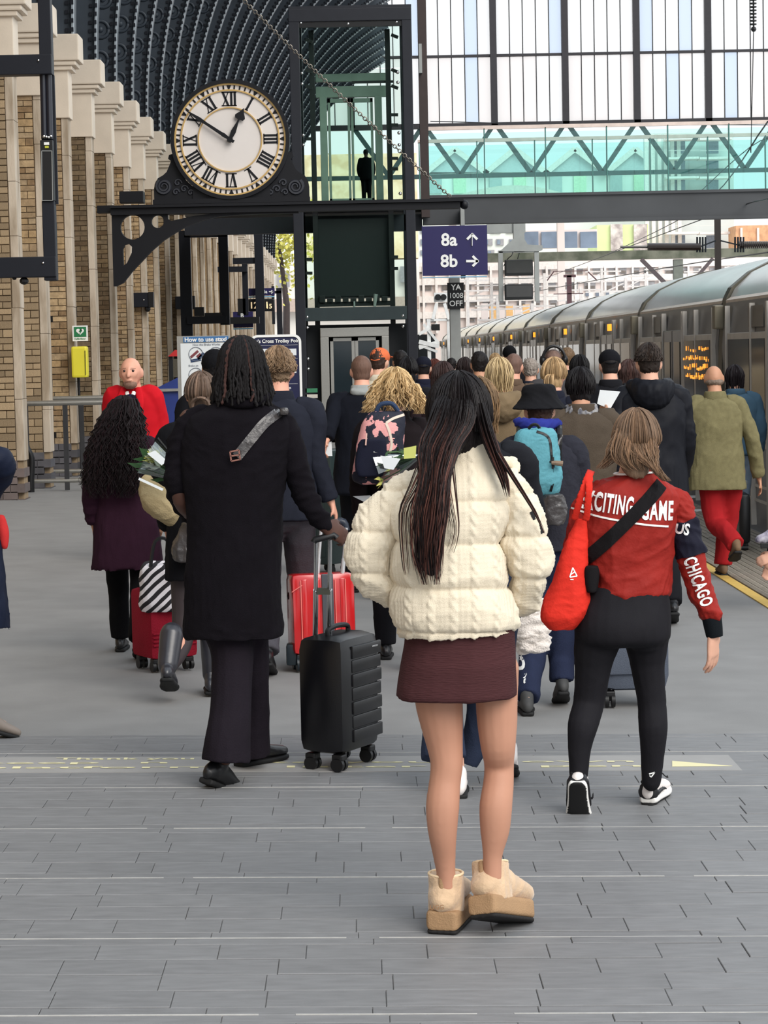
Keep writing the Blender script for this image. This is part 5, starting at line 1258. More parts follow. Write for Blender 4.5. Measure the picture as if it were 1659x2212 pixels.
def dress_head(fg, c, k, hair, hcol, hat, seed, tints, drop, v, fw=None):
    f = fg.f if fw is None else A3(fw); u = np.array([0, 0, 1.0]); r = np.cross(f, u); ax = (r, f, u); hv = min(v*.7, .010)
    if hair and hair != 'bald':
        sp = Soup()
        if hair in ('short', 'curly'):
            sp.ball(c-f*.014*k+u*.026*k, (.081*k, .096*k, .094*k), ax); sp.ball(c-f*.04*k-u*.02*k, (.068*k, .060*k, .066*k), ax)
            organic('hair', sp, hcol, fg.o, hv*.8, 2, folds(.010 if hair == 'short' else .022, 90 if hair == 'short' else 120, seed+2))
        elif hair == 'buzz':
            sp.ball(c-f*.010*k+u*.022*k, (.077*k, .093*k, .090*k), ax); sp.ball(c-f*.036*k-u*.03*k, (.064*k, .056*k, .062*k), ax); organic('hair', sp, hcol, fg.o, hv, 2)
        elif hair == 'fringe':     # bald crown, hair round the back and sides
            sp.ball(c-f*.03*k-u*.035*k, (.080*k, .072*k, .038*k), ax); organic('hair', sp, hcol, fg.o, hv, 2, folds(.008, 100, seed))
        else:
            sp.ball(c-f*.014*k+u*.020*k, (.084*k, .098*k, .098*k), ax); sp.ball(c-f*.045*k-u*.045*k, (.070*k, .055*k, .080*k), ax)
            cap = organic('hair', sp, hcol, fg.o, hv, 3, folds(.010, 60, seed+2, .15))
            mb = MB(); dp = {'bob': .10, 'long': .42, 'mid': .22, 'wavy': .40, 'ponytail': .0, 'bun': .0}[hair] if drop is None else drop
            n = 230 if fg.d < 16 else 110
            if dp: scalp(mb, c, k, f, u, n, .0045*k*(1.35 if fg.d > 16 else 1), dp, seed, tints, wave=.018 if hair == 'wavy' else .004, out=.05 if hair == 'wavy' else .015)
            else: scalp(mb, c, k, f, u, n//2, .0045*k, .03, seed, tints)
            if hair == 'ponytail': strands(mb, [(c-f*.10*k+u*.0, r*.02, f*.02), (c-f*.15*k-u*.02, r*.03, f*.03), (c-f*.16*k-u*.12, r*.035, f*.03), (c-f*.14*k-u*.26, r*.02, f*.02)], 40, .006, seed, tints=tints)
            if hair == 'bun': 
                for i in range(26): a = i*.9; strands(mb, [(c-f*.12*k-u*.06*k+r*.045*k*math.cos(a+t)+u*.04*k*math.sin(a+t)-f*.02*k*math.sin(i), r*.004, f*.006) for t in (0, .6, 1.2, 1.8)], 3, .008, i, tints=tints)
            mb.build('hair_strands', hcol, fg.o, smooth=True, kind='stuff')
    if hat is not None:
        kind, hm = hat; sp = Soup()
        if kind == 'beanie': sp.ball(c-f*.008*k+u*.034*k, (.088*k, .104*k, .094*k), ax); organic('beanie', sp, hm, fg.o, hv, 3, folds(.004, 120, seed))
        else:
            sp.ball(c+f*.0*k+u*.040*k, (.086*k, .102*k, .082*k), ax); o = organic('cap', sp, hm, fg.o, hv, 3)
            sp = Soup(); sp.sweep([c+f*.08*k+u*.045*k, c+f*.13*k+u*.04*k, c+f*.17*k+u*.03*k], np.array([.07, .07, .05])*k, np.array([.006, .006, .005])*k, ref=u); organic('peak', sp, hm, o, .006, 2)
            if kind == 'cap':
                sp = Soup(); sp.sweep([c-f*.092*k+u*.02*k-r*.04*k, c-f*.104*k+u*.012*k, c-f*.092*k+u*.02*k+r*.04*k], [.006*k]*3, ref=u, n=8); organic('cap_strap', sp, hm, o, .005, 1)
SHOEB = mat('black leather shoe', (22, 22, 24), .35, var=.1, spec=.5); SOLEB = mat('black rubber sole', (16, 16, 17), .7)
# ================================================================== MAIN FIGURES
UPZ = np.array([0, 0, 1.0])
def wdir(yaw, pitch=0.0):      # 0 = away from the camera, + = to the right; pitch + = nose down
    a, p = math.radians(yaw), math.radians(pitch); return np.array([math.sin(a)*math.cos(p), math.cos(a)*math.cos(p), -math.sin(p)])
def tree_of(targets):
    V = []; P = []
    for t in (targets if isinstance(targets, (list, tuple)) else [targets]):
        b = np.array(base_of(t)[:]); o = len(V); V += [tuple(A3(v.co)+b) for v in t.data.vertices]; P += [tuple(i+o for i in p.vertices) for p in t.data.polygons]
    return BVHTree.FromPolygons(V, P)
def onto(fg_or_S, me, D, place, target, off, name, m, parent, towards=(0, 1, 0)):
    """wrap flat lettering onto a finished garment: PLACE maps text xy to a world point in front of it, then it is pushed back on to the surface"""
    T = tree_of(target)
    bm = bmesh.new(); bm.from_mesh(me); bpy.data.meshes.remove(me)
    bmesh.ops.triangulate(bm, faces=bm.faces[:]); 
    for _ in range(2): bmesh.ops.subdivide_edges(bm, edges=[e for e in bm.edges if e.calc_length() > .008], cuts=1)
    bmesh.ops.triangulate(bm, faces=bm.faces[:])
    d = Vector(towards).normalized(); V = []; ok = []
    for v in bm.verts:
        p = Vector(place(v.co)); h = T.ray_cast(p-d*.4, d)
        if h[0] is None: h = T.find_nearest(p)
        V.append(h[0]-d*off)
    bm.verts.index_update(); mb = MB(); mb.add(V, [[v.index for v in f.verts] for f in bm.faces]); bm.free()
    return mb.build(name, m, parent)

# ---------------------------------------------------------------- A: woman in the cream jacket
M_KNIT = cloth('cream knit', (230, 217, 194), .95, bump=.35, bs=420, var=.05, sheen=.1)
M_SKIRT = cloth('maroon skirt', (72, 43, 45), .9, bump=.5, bs=160, var=.16, stretch=(.2, .2, 2.0))
M_TIGHT = mat('sheer brown tights', (186, 136, 112), .55, var=.05, vs=6, spec=.3)
M_HAIRA = hairmat('black brown hair', (20, 15, 16), .4)
A = Fig('woman in cream cable knit puffer jacket, maroon mini skirt and tan platform boots', 978, 2015)
A_w = A.w
sp = Soup()
hc = A.w(990, 893, .02); fA = wdir(-12); headsoup(sp, hc, 1.0, fA, UPZ, A.w(1000, 990))
sp.sweep([A.w(985, 1440), A.w(985, 1350), A.w(985, 1220), A.w(990, 1100), A.w(998, 1010)], [.14, .13, .11, .13, .05], [.10, .10, .09, .10, .05])
def leg(fig, sp, L, flat=1.0): fig.limb(sp, [(c, y, w/2, *q) for c, y, w, *q in L], flat)
leg(A, sp, [(945, 1440, 116), (948, 1512, 106), (954, 1560, 95), (961, 1611, 80), (965, 1650, 72, -.005), (961, 1690, 70, -.01), (956, 1742, 74, -.025), (956, 1795, 65, -.02), (960, 1850, 50, 0), (964, 1895, 42, 0.01), (966, 1950, 40, .01)])
leg(A, sp, [(1070, 1440, 104), (1073, 1520, 92), (1074, 1560, 89), (1076, 1611, 78), (1078, 1650, 67, .03), (1077, 1690, 68, .02), (1071, 1742, 73, 0), (1069, 1795, 65, 0), (1064, 1850, 43, .0), (1064, 1900, 42, .0)])
for pts in (((912, 1066, 26), (812, 1150, 28), (800, 1220, 26), (850, 1275, 22, .06)), ((1075, 1066, 26), (1132, 1130, 28), (1140, 1220, 26), (1125, 1300, 20, .08))): A.limb(sp, pts)
hand(sp, A.w(850, 1275, .06), (.5, .4, -.6), (-.6, -.6, .2), .17, .6, -1); hand(sp, A.w(1125, 1300, .08), (-.4, .5, -.6), (.6, -.6, .2), .17, .6, 1)
def a_skin(o):      # stockings below the skirt, bare skin above
    o.data.materials.append(SKINP); zc = A.w(985, 1420)[2]-A.base.z
    z = np.zeros(len(o.data.polygons)*3); o.data.polygons.foreach_get('center', z); o.data.polygons.foreach_set('material_index', (z.reshape(-1, 3)[:, 2] > zc).astype(int))
organic('body', sp, M_TIGHT, A.o, .0065, 5, after=a_skin)
SEAMS = [(1075, 0), (1168, 0), (1262, 0), (1358, 0)]
zseam = [A.w(970, y)[2] for y, _ in SEAMS]; xc_ = A.w(970, 1100)[0]
def quilt(P):
    z = P[:, 2]+.035*((P[:, 0]-xc_)/.2)**2*np.sign(P[:, 0]-xc_)*.3; t = np.zeros(len(P))
    for q in zseam: t -= .016*np.exp(-np.abs(z-q)/.014)
    return t+.003
def quilt2(P):
    z = P[:, 2]-.02+.10*np.abs(P[:, 0]-xc_)*np.where(P[:, 0] < xc_, -.8, .3); t = np.zeros(len(P))
    for q in zseam[:3]: t -= .015*np.exp(-np.abs(z-q)/.013)
    return t+.002
def knit(P):
    x = P[:, 0]-xc_; z = P[:, 2]; per = .066; ul = ((x/per+.5) % 1)-.5; m1 = np.exp(-(ul/.17)**4); tw = np.sin(2*pi*z/.036+np.sign(ul)*1.4)
    cable = m1*(.35+.65*np.abs(np.sin(pi*z/.036+ul*7)))*(.8+.2*tw)-m1*.9*np.exp(-(np.abs(ul)-.2)**2/.0008)
    rib = (1-m1)*np.abs(np.sin(pi*x/.0085)); return .0085*cable+.0024*rib+.0008*np.sin(z*2*pi/.009)
jrows = [(1016, 957, 84, .058), (1018, 975, 104, .068), (1018, 1002, 118, .078), (1008, 1020, 158, .095), (994, 1044, 220, .125), (980, 1075, 262, .15), (972, 1120, 262, .165), (964, 1165, 250, .168), (966, 1215, 258, .172), (971, 1262, 260, .17), (978, 1310, 272, .175), (985, 1352, 272, .172), (987, 1369, 250, .158)]
AJ = A.garment('jacket', M_KNIT, jrows, (), .0055, 4, add_d(quilt, knit, folds(.012, 14, 3, ridged=True)), ex=2.5, sdisp=add_d(quilt2, knit, folds(.016, 20, 8)), sleeves=[[(940, 1040, 38), (878, 1074, 52), (822, 1130, 58), (797, 1186, 54, -.02), (806, 1238, 50, -.01), (848, 1274, 42, .06)],
    [(1050, 1036, 38), (1096, 1064, 50), (1124, 1120, 54), (1138, 1185, 56, -.01), (1144, 1245, 48), (1128, 1296, 38, .06)]])
sp = Soup(); sp.loft([(*A.w(1020, 1008), 62/A.S, .082), (*A.w(1022, 985), 60/A.S, .080), (*A.w(1020, 962), 54/A.S, .070)], ex=2.2); sp.sweep([A.w(1086, 998, .03), A.w(1106, 1004, .03), A.w(1116, 1014, .02)], np.array([.02, .022, .012]), ref=(0, 1, 0)); organic('collar', sp, M_KNIT, AJ, .0055, 3, add_d(knit, folds(.006, 30, 9)))
m = MB(); m.bar(A.w(1148, 1104, -.06), A.w(1170, 1152, -.05), .012, .016); m.build('sleeve_tab', M_BLACKP, AJ)
A.garment('skirt', M_SKIRT, [(993, 1330, 236, .14), (994, 1370, 240, .142), (990, 1430, 254, .150), (987, 1490, 266, .158), (986, 1504, 266, .158)], vox=.008, smooth=4, disp=folds(.007, 12, 5, .3), ex=2.4)
# hair
sp = Soup(); r_A = np.cross(fA, UPZ); axA = (r_A, fA, UPZ)
sp.ball(hc-fA*.012+UPZ*.012, (.091, .104, .108), axA); sp.ball(hc-fA*.055-UPZ*.06, (.078, .060, .085), axA); sp.sweep([A.w(985, 900, -.05), A.w(975, 930, -.09), A.w(955, 975, -.145), A.w(938, 1040, -.19), A.w(929, 1120, -.205), A.w(926, 1190, -.205), A.w(930, 1240, -.205)], [.07, .062, .052, .042, .044, .036, .02], [.04, .03, .02, .016, .014, .012, .008])
organic('hair', sp, M_HAIRA, A.o, .006, 3, folds(.006, 70, 4, .12))
BRN = ((1, 1, 1), (1.6, 1.3, 1.2), (7, 4.4, 3.4), (22, 13, 9), (12, 7, 5), (2.6, 1.8, 1.5))
mb = MB(); X = np.array([1.0, 0, 0]); Yv = np.array([0, 1.0, 0]); px_ = 1/A.S
scalp(mb, hc, 1.05, fA, UPZ, 380, .0030, .05, 5, ((1, 1, 1), (1.15, 1.1, 1.1)), g=.016)
def lock(fg, mb, L, n, r, seed, tints, **k): strands(mb, [(fg.w(cx, cy, dy), X*hw/fg.S, Yv*th) for cx, cy, hw, dy, th in L], n, r, seed, tints=tints, **k)
lock(A, mb, [(988, 834, 20, .0, .03), (984, 866, 42, -.075, .03), (974, 915, 50, -.118, .02), (950, 965, 42, -.165, .02), (938, 1040, 34, -.20, .018), (928, 1120, 38, -.215, .018), (924, 1200, 32, -.215, .015), (932, 1285, 16, -.21, .01)], 420, .0030, 6, BRN, grad=True, wave=.003, wl=.2, jit=.12, lenj=.3)
lock(A, mb, [(1035, 870, 14, -.07, .03), (1050, 930, 16, -.09, .03), (1070, 985, 14, -.105, .02), (1090, 1040, 9, -.15, .012), (1099, 1085, 4, -.165, .008)], 70, .0030, 7, BRN, grad=True, jit=.2, lenj=.3)
lock(A, mb, [(1060, 950, 6, -.08, .02), (1095, 1010, 6, -.14, .01), (1130, 1065, 5, -.13, .01), (1160, 1115, 4, -.11, .01), (1182, 1165, 2, -.08, .01)], 22, .0024, 8, BRN, jit=.3, lenj=.2)
lock(A, mb, [(940, 950, 20, -.15, .01), (895, 1050, 14, -.20, .01), (868, 1110, 10, -.205, .01), (872, 1210, 8, -.205, .01), (878, 1250, 5, -.20, .01)], 12, .0018, 9, BRN, jit=.6)
lock(A, mb, [(960, 980, 20, -.16, .01), (975, 1080, 14, -.20, .01), (985, 1150, 8, -.205, .01), (968, 1210, 8, -.205, .01)], 10, .0018, 10, BRN, jit=.6)
mb.build('hair_strands', M_HAIRA, A.o, smooth=True, kind='stuff')
# boots
M_UGG = mat('tan suede', (204, 174, 142), .95, var=.12, vs=18, bump=.3, bs=120, sheen=.4, spec=.15); M_UGGS = mat('tan foam sole', (164, 131, 97), .8, var=.08, vs=20, bump=.3, bs=200); M_TREAD = mat('black tread', (26, 24, 24), .8)
def boot(fg, heel_c, f, u, L=.265, lab=None):
    f = A3(f); f /= np.linalg.norm(f); u = A3(u); u = u-f*(u @ f); u /= np.linalg.norm(u); z = A3(heel_c)
    sp = Soup(); PT = [(-.085, .044, .035), (-.06, .052, .05), (0, .052, .055), (.06, .052, .045), (.12, .052, .036), (.155, .040, .03)]
    sp.sweep([z+f*t+u*(.058+h) for t, w_, h in PT], [w_ for t, w_, h in PT], [h for t, w_, h in PT], ref=u, k=3)
    sp.sweep([z+u*.055-f*.03, z+u*.10-f*.033, z+u*.14-f*.035, z+u*.172-f*.035], [.056, .057, .055, .056], [.062, .058, .056, .058], ref=f, k=3, cap=False, ex=2.4)
    o = organic('boot', sp, M_UGG, fg.o, .0055, 3, folds(.004, 40, 7), label=lab)
    for nm, m_, z0, z1, gw in (('sole', M_UGGS, .008, .068, 1.0), ('tread', M_TREAD, -.004, .010, .97)):
        sp = Soup(); SO = [(-.105, .040), (-.095, .050), (-.05, .053), (.04, .054), (.10, .056), (.135, .048), (.155, .030)]
        sp.sweep([z+f*t+u*(z0+z1)/2 for t, w_ in SO], [w_*gw for t, w_ in SO], [(z1-z0)/2]*len(SO), ref=u, k=3, n=32, cap=False, ex=7); organic(nm, sp, m_, o, .005, 1)
    sp = Soup(); sp.sweep([z-f*.090+u*.10, z-f*.092+u*.14, z-f*.091+u*.170], [.010]*3, [.004]*3, ref=f, k=2); organic('heel_tab', sp, M_UGGS, o, .004, 1)
    sp = Soup(); ring = [z-f*.035+u*.172+np.cross(f, u)*.053*math.cos(a)+f*.054*math.sin(a) for a in [2*pi*i/16 for i in range(17)]]; sp.sweep(ring, [.005]*17, ref=u, k=1, n=8, cap=False); organic('cuff_trim', sp, mat('pale boot trim', (232, 206, 170), .9), o, .004, 1)
    return o
gl_ = ground(972, 2010); boot(A, (gl_.x, gl_.y+.05, gl_.z+.004), wdir(15), UPZ)
rz = A.w(1064, 1955, .02); boot(A, rz-UPZ*.045+np.array([.02, 0, 0]), wdir(36, 16), UPZ+np.array([.10, .55, 0]))
lt = curve_mesh([('text', 'UGG', .020, .0, 'CENTER')])[0]; q_ = A.w(944, 1960, -.075); mesh_to_mb(lt, lambda c: (q_[0]+c.x, q_[1]-.002, q_[2]+c.y)).build('boot_lettering', mat('boot lettering', (150, 110, 76), .8), A.o)

# ---------------------------------------------------------------- B: woman in the red racing style jacket
M_RED = cloth('brick red nylon', (142, 38, 32), .6, bump=.2, bs=90, var=.14); M_NVY = cloth('navy panel', (30, 30, 44), .7); M_LEG = cloth('black leggings', (30, 29, 33), .75, bump=.12, var=.08)
M_HAIRB = hairmat('light brown hair', (114, 92, 74), .42); M_WTRIM = mat('white trim', (232, 230, 226), .6)
B = Fig('woman in red jacket with white lettering, black leggings and black and white trainers', 1418, 1748)
sp = Soup(); hcB = B.w(1375, 950, .02); fB = wdir(6); headsoup(sp, hcB, 1.0, fB, UPZ, B.w(1370, 1035))
sp.sweep([B.w(1348, 1350), B.w(1350, 1300), B.w(1358, 1200), B.w(1362, 1100), B.w(1366, 1045)], [.12, .13, .12, .15, .06], [.09, .10, .09, .1, .05])
for L in (((1432, 1085, 18), (1480, 1160, 20), (1510, 1260, 20), (1536, 1345, 15), (1541, 1372, 14)), ((1285, 1085, 18), (1246, 1160, 20), (1236, 1230, 20, .1), (1240, 1290, 15, .2))): B.limb(sp, L)
hand(sp, B.w(1540, 1370), (.02, .16, -1), (.75, -.6, 0), .195, .30, -1, 1.6); hand(sp, B.w(1240, 1290, .2), (.1, .4, -.8), (-1, -.2, 0), .18, .5, 1)
leg(B, sp, [(1295, 1380, 84, -.01), (1281, 1440, 58), (1272, 1517, 46, .02), (1259, 1568, 44, -.03), (1252, 1618, 34, -.04), (1250, 1675, 28, -.04)]); leg(B, sp, [(1396, 1380, 80, .0), (1399, 1440, 52, .03), (1408, 1517, 42, .04), (1411, 1568, 44, .02), (1410, 1618, 36, .03), (1407, 1690, 30, .05)])
organic('body', sp, SKINP, B.o, .005, 2)
BLeg = B.garment('leggings', M_LEG, [(1352, 1262, 176, .135), (1348, 1300, 200, .150), (1345, 1345, 210, .165, -.01), (1345, 1378, 206, .158, -.01), (1345, 1392, 176, .13)],
   [[(1294, 1370, 55, -.02), (1285, 1410, 47, -.01), (1281, 1441, 41), (1272, 1517, 35, .02), (1259, 1568, 34, -.03), (1252, 1618, 26, -.04), (1250, 1676, 21, -.04)],
    [(1300, 1330, 40, -.05), (1298, 1352, 50, -.055), (1296, 1372, 44, -.045)], [(1396, 1330, 40, -.05), (1396, 1352, 50, -.055), (1394, 1372, 44, -.045)],
    [(1396, 1370, 53, .0), (1398, 1410, 44, .02), (1399, 1441, 38, .03), (1408, 1517, 32, .04), (1411, 1568, 33, .02), (1410, 1618, 28, .03), (1407, 1690, 22, .05)]], .007, 5, folds(.0025, 30, 21))
sl_r = [(1440, 1062, 24), (1468, 1090, 30), (1480, 1145, 31), (1493, 1205, 34), (1513, 1270, 33), (1536, 1328, 27), (1540, 1344, 20)]
BJ = B.garment('jacket', M_RED, [(1378, 1014, 74, .062), (1374, 1026, 92, .074), (1366, 1042, 150, .095), (1362, 1060, 204, .118), (1360, 1100, 216, .135), (1357, 1160, 206, .145), (1356, 1215, 192, .142), (1360, 1255, 184, .148), (1362, 1282, 182, .150), (1360, 1297, 150, .13)],
   (), .0065, 4, add_d(folds(.022, 15, 31), folds(.007, 40, 32)), ex=2.4, sdisp=add_d(folds(.018, 22, 36), folds(.006, 50, 37)), sleeves=[sl_r, [(1290, 1062, 24), (1262, 1090, 28), (1248, 1145, 29), (1240, 1205, 29, .06), (1240, 1270, 24, .16)]]); B_SL = B.sl[0]
sp = Soup(); B.limb(sp, [(1476, 1122, 34), (1484, 1160, 35.5), (1494, 1202, 37)], cap=False); organic('sleeve_band', sp, M_NVY, B.o, .0065, 3, add_d(folds(.014, 22, 36), folds(.004, 50, 37)), label='navy sleeve band')
sp = Soup(); B.limb(sp, [(1537, 1332, 22), (1541, 1356, 20.5), (1544, 1376, 18.5)], cap=False); organic('cuff', sp, cloth('black cuff', (20, 24, 28)), B.o, .005, 2)
sp = Soup()
for a0, a1 in ((1, 1),):
    ring = [B.w(1374, 1021, 0)+np.array([46/B.S*math.cos(a)*1.02, .076*math.sin(a), .004*math.cos(a)]) for a in [2*pi*i/24 for i in range(25)]]; sp.sweep(ring, [.006]*25, ref=UPZ, k=1, n=8, cap=False)
organic('collar_trim', sp, M_WTRIM, B.o, .005, 1)
# hair: loose low ponytail swept to the right
sp = Soup(); rB = np.cross(fB, UPZ); axB = (rB, fB, UPZ); sp.ball(hcB-fB*.012+UPZ*.014, (.088, .102, .102), axB); sp.ball(hcB-fB*.05-UPZ*.055, (.082, .062, .085), axB); sp.sweep([B.w(1372, 945, -.05), B.w(1374, 985, -.075), B.w(1378, 1010, -.085), B.w(1392, 1022, -.09)], [.084, .078, .058, .03], [.05, .035, .025, .015]); organic('hair', sp, M_HAIRB, B.o, .006, 3, folds(.007, 60, 33, .12))
BLD = ((1, 1, 1), (1.25, 1.2, 1.15), (.75, .72, .7), (1.5, 1.4, 1.3)); mb = MB()
scalp(mb, hcB, 1.03, fB, UPZ, 420, .0030, .055, 34, BLD, g=.014, out=-.02, lenj=.6)
lock(B, mb, [(1372, 925, 40, -.04, .03), (1368, 970, 50, -.10, .02), (1372, 1000, 42, -.115, .02), (1388, 1022, 22, -.115, .015)], 190, .0026, 38, BLD, wave=.003, jit=.1, lenj=.3)
lock(B, mb, [(1370, 930, 44, -.04, .02), (1388, 975, 36, -.105, .02), (1410, 1006, 13, -.13, .015), (1428, 1026, 9, -.13, .012), (1446, 1044, 8, -.12, .01)], 160, .0028, 35, BLD, wave=.004, wl=.08, jit=.2)
lock(B, mb, [(1355, 930, 30, -.03, .03), (1330, 970, 26, -.07, .02), (1312, 998, 14, -.07, .02), (1294, 1018, 12, -.06, .01)], 34, .0024, 36, BLD, wave=.006, wl=.09, jit=.4)
mb.build('hair_strands', M_HAIRB, B.o, smooth=True, kind='stuff')
# cross body strap, worn by her
M_STRAP = cloth('black webbing', (24, 22, 24), .8)
# trainers
M_WLTH = mat('white leather', (232, 224, 220), .5, var=.03); M_BLTH = mat('black leather panel', (22, 22, 26), .4)
def trainer(fg, ankle, f, u):
    o = fg.shoe(ankle, f, u, L=.265, mu=M_WLTH, ms=M_WTRIM, vox=.0055, sole=.028, wide=1.05, high=.01)
    f = A3(f); f /= np.linalg.norm(f); u = A3(u); u = u-f*(u @ f); u /= np.linalg.norm(u); l = np.cross(f, u); a = A3(ankle); z0 = a-u*.085
    sp = Soup(); sp.sweep([z0-f*.058+u*t for t in (.022, .045, .062)], [.039, .038, .034], [.018, .017, .015], ref=f, k=2); sp.sweep([z0-f*.052+u*.035+l*.038, z0+u*.04+f*.02+l*.043, z0+f*.06+u*.03+l*.046], [.005]*3, [.012, .008, .004], ref=u, k=2); sp.sweep([z0-f*.052+u*.035-l*.038, z0+u*.04+f*.02-l*.043, z0+f*.06+u*.03-l*.046], [.005]*3, [.012, .008, .004], ref=u, k=2)
    sp.ball(z0+f*.165+u*.028, (.042, .03, .022), (l, f, u)); organic('black_panel', sp, M_BLTH, o, .005, 1, kind='stuff')
    sp = Soup(); sp.sweep([z0+f*.02+u*.115+l*.02, z0+f*.05+u*.095+l*.03, z0+f*.06+u*.075+l*.05, z0+f*.04+u*.085+l*.055], [.004]*4, n=8); sp.sweep([z0-f*.06+u*.075-l*.025, z0-f*.07+u*.085, z0-f*.06+u*.075+l*.025], [.009]*3, [.006]*3, ref=f, n=8); organic('lace_and_heel_tab', sp, M_BLTH, o, .004, 1, kind='stuff')
    sp = Soup(); SO = [(-.072, .026), (-.05, .035), (0, .037), (.05, .042), (.10, .049), (.15, .047), (.197, .03)]; sp.sweep([z0+f*t-u*.010 for t, w_ in SO], [w_*1.02 for t, w_ in SO], [.006]*7, ref=u, k=3, n=20); organic('tread', sp, SOLEB, o, .005, 1)
gR = ground(1410, 1735); trainer(B, (gR.x, gR.y+.03, gR.z+.098), wdir(20), UPZ)
trainer(B, B.w(1250, 1695, -.03), wdir(8, 66), wdir(8, 66-90))
m = MB(); q_ = B.w(1402, 1672, -.085); m.bar(q_, q_+np.array([.022, 0, .006]), .004, .004); m.bar(q_+np.array([.022, 0, .006]), q_+np.array([.008, 0, -.012]), .004, .004); m.bar(q_+np.array([.008, 0, -.012]), q_+np.array([.002, 0, -.006]), .004, .004); m.build('leggings_mark', M_LETW, B.o)

# ---------------------------------------------------------------- C: man in the long black coat with braids
M_COATB = cloth('black wool coat', (17, 14, 19), .95, bump=.3, bs=260, var=.15); M_TRB = cloth('aubergine black trousers', (30, 25, 32), .85, bump=.25, bs=150, var=.15)
M_HAIRC = hairmat('black braids', (15, 12, 13), .6)
C = Fig('man in long black wool coat with dark braided hair wheeling a black suitcase', 475, 1690)
sp = Soup(); hcC = C.w(522, 795, .0); fC = wdir(4); headsoup(sp, hcC, 1.02, fC, UPZ, C.w(518, 870))
sp.sweep([C.w(505, 1290), C.w(505, 1200), C.w(508, 1050), C.w(510, 940), C.w(515, 880)], [.16, .15, .13, .17, .07], [.10, .10, .09, .1, .05])
for L in (((410, 905, 24), (384, 1000, 22), (392, 1080, 20), (425, 1120, 16, .12)), ((600, 905, 24), (638, 1020, 22), (672, 1095, 19), (702, 1138, 15))): C.limb(sp, L)
hand(sp, C.w(700, 1136, 0), (.75, .25, -.45), (.25, -.9, .35), .19, .95, -1); hand(sp, C.w(425, 1120, .12), (.3, .6, -.6), (-.8, -.3, .2), .185, .6, 1)
leg(C, sp, [(482, 1280, 70), (500, 1450, 48, -.03), (494, 1560, 38, -.08), (488, 1640, 30, -.11)]); leg(C, sp, [(540, 1280, 70, .03), (544, 1450, 46, .16), (548, 1560, 38, .26), (549, 1610, 30, .3)])
organic('body', sp, SKIND, C.o, .008, 3)
CC = C.garment('coat', M_COATB, [(520, 848, 88, .075), (520, 862, 116, .09), (516, 880, 176, .11), (513, 900, 228, .135), (510, 950, 248, .155), (508, 1010, 240, .162), (506, 1080, 222, .16), (505, 1150, 214, .16), (505, 1230, 214, .165), (505, 1310, 218, .17), (506, 1362, 222, .172), (507, 1378, 216, .168)],
   (), .0085, 5, add_d(folds(.018, 9, 41, .5), folds(.006, 40, 42)), sdisp=folds(.016, 22, 45), sleeves=[[(440, 892, 24), (404, 920, 30), (386, 990, 31), (384, 1055, 29, .0), (408, 1106, 26, .1), (430, 1128, 23, .14)], [(585, 892, 24), (616, 925, 31), (638, 1000, 32), (656, 1062, 29), (688, 1118, 24), (704, 1138, 19)]])
sp = Soup(); C.limb(sp, [(470, 858, 12, -.05), (500, 868, 14, -.10), (545, 868, 14, -.10), (574, 856, 12, -.05)]); organic('coat_collar', sp, M_COATB, CC, .007, 3)
C.garment('trousers', M_TRB, [(510, 1290, 180, .14), (508, 1360, 170, .14)], [[(482, 1340, 52), (502, 1400, 50, -.02), (502, 1470, 47, -.04), (498, 1540, 48, -.07), (491, 1600, 52, -.10), (487, 1645, 55, -.11)], [(540, 1340, 46, .05), (542, 1420, 42, .12), (546, 1500, 38, .2), (548, 1560, 38, .26), (549, 1630, 40, .3)]], .008, 4, cap=False, disp= folds(.012, 16, 43, .4))
g_ = ground(480, 1688); C.shoe(C.w(478, 1650, -.06), wdir(26, 22), UPZ+np.array([0, -.35, 0]), .30, SHOEB, SOLEB, .007, .026); g_ = ground(545, 1655); C.shoe((g_.x-.01, g_.y+.03, g_.z+.10), wdir(42), UPZ, .29, SHOEB, SOLEB, .007)
sp = Soup(); rC = np.cross(fC, UPZ); axC = (rC, fC, UPZ); sp.ball(hcC-fC*.012+UPZ*.02, (.092, .106, .102), axC); sp.ball(hcC-fC*.05-UPZ*.06, (.086, .062, .07), axC); organic('hair', sp, M_HAIRC, C.o, .008, 3)
mb = MB(); r_ = np.random.default_rng(44)
for i in range(76):
    a = -1.95+3.9*i/75+r_.normal()*.03; dirh = -fC*math.cos(a)+rC*math.sin(a); pts = []
    for th in (.15, .45, .8, 1.15, 1.5): pts.append(hcC+dirh*(.094 if abs(a) > .8 else .108)*1.03*math.sin(th)+UPZ*.118*math.cos(th)+UPZ*.012)
    L = .13+r_.random()*.05; p = pts[-1]
    for j in range(1, 6): pts.append(p-UPZ*L*j/5+dirh*.03*(j/5)+rC*r_.normal()*.004)
    Q, _ = catmull(np.array(pts), np.ones(len(pts)), 4); t = np.arange(len(Q)); R = .0056*(1+.28*np.sin(t*2.1+i)); R[-1] = .003
    mb.cur = (11, 6.5, 5.0) if i in (28, 29, 46) else tuple(np.ones(3)*r_.uniform(.8, 1.5)); V, Fc = tube_geo(Q, R, 6); mb.add(V, Fc)
mb.cur = (1, 1, 1); mb.build('braids', M_HAIRC, C.o, smooth=True, kind='stuff')
M_LTHR = mat('worn dark leather', (58, 54, 54), .32, var=.3, vs=14, bump=.3, bs=60, spec=.6)

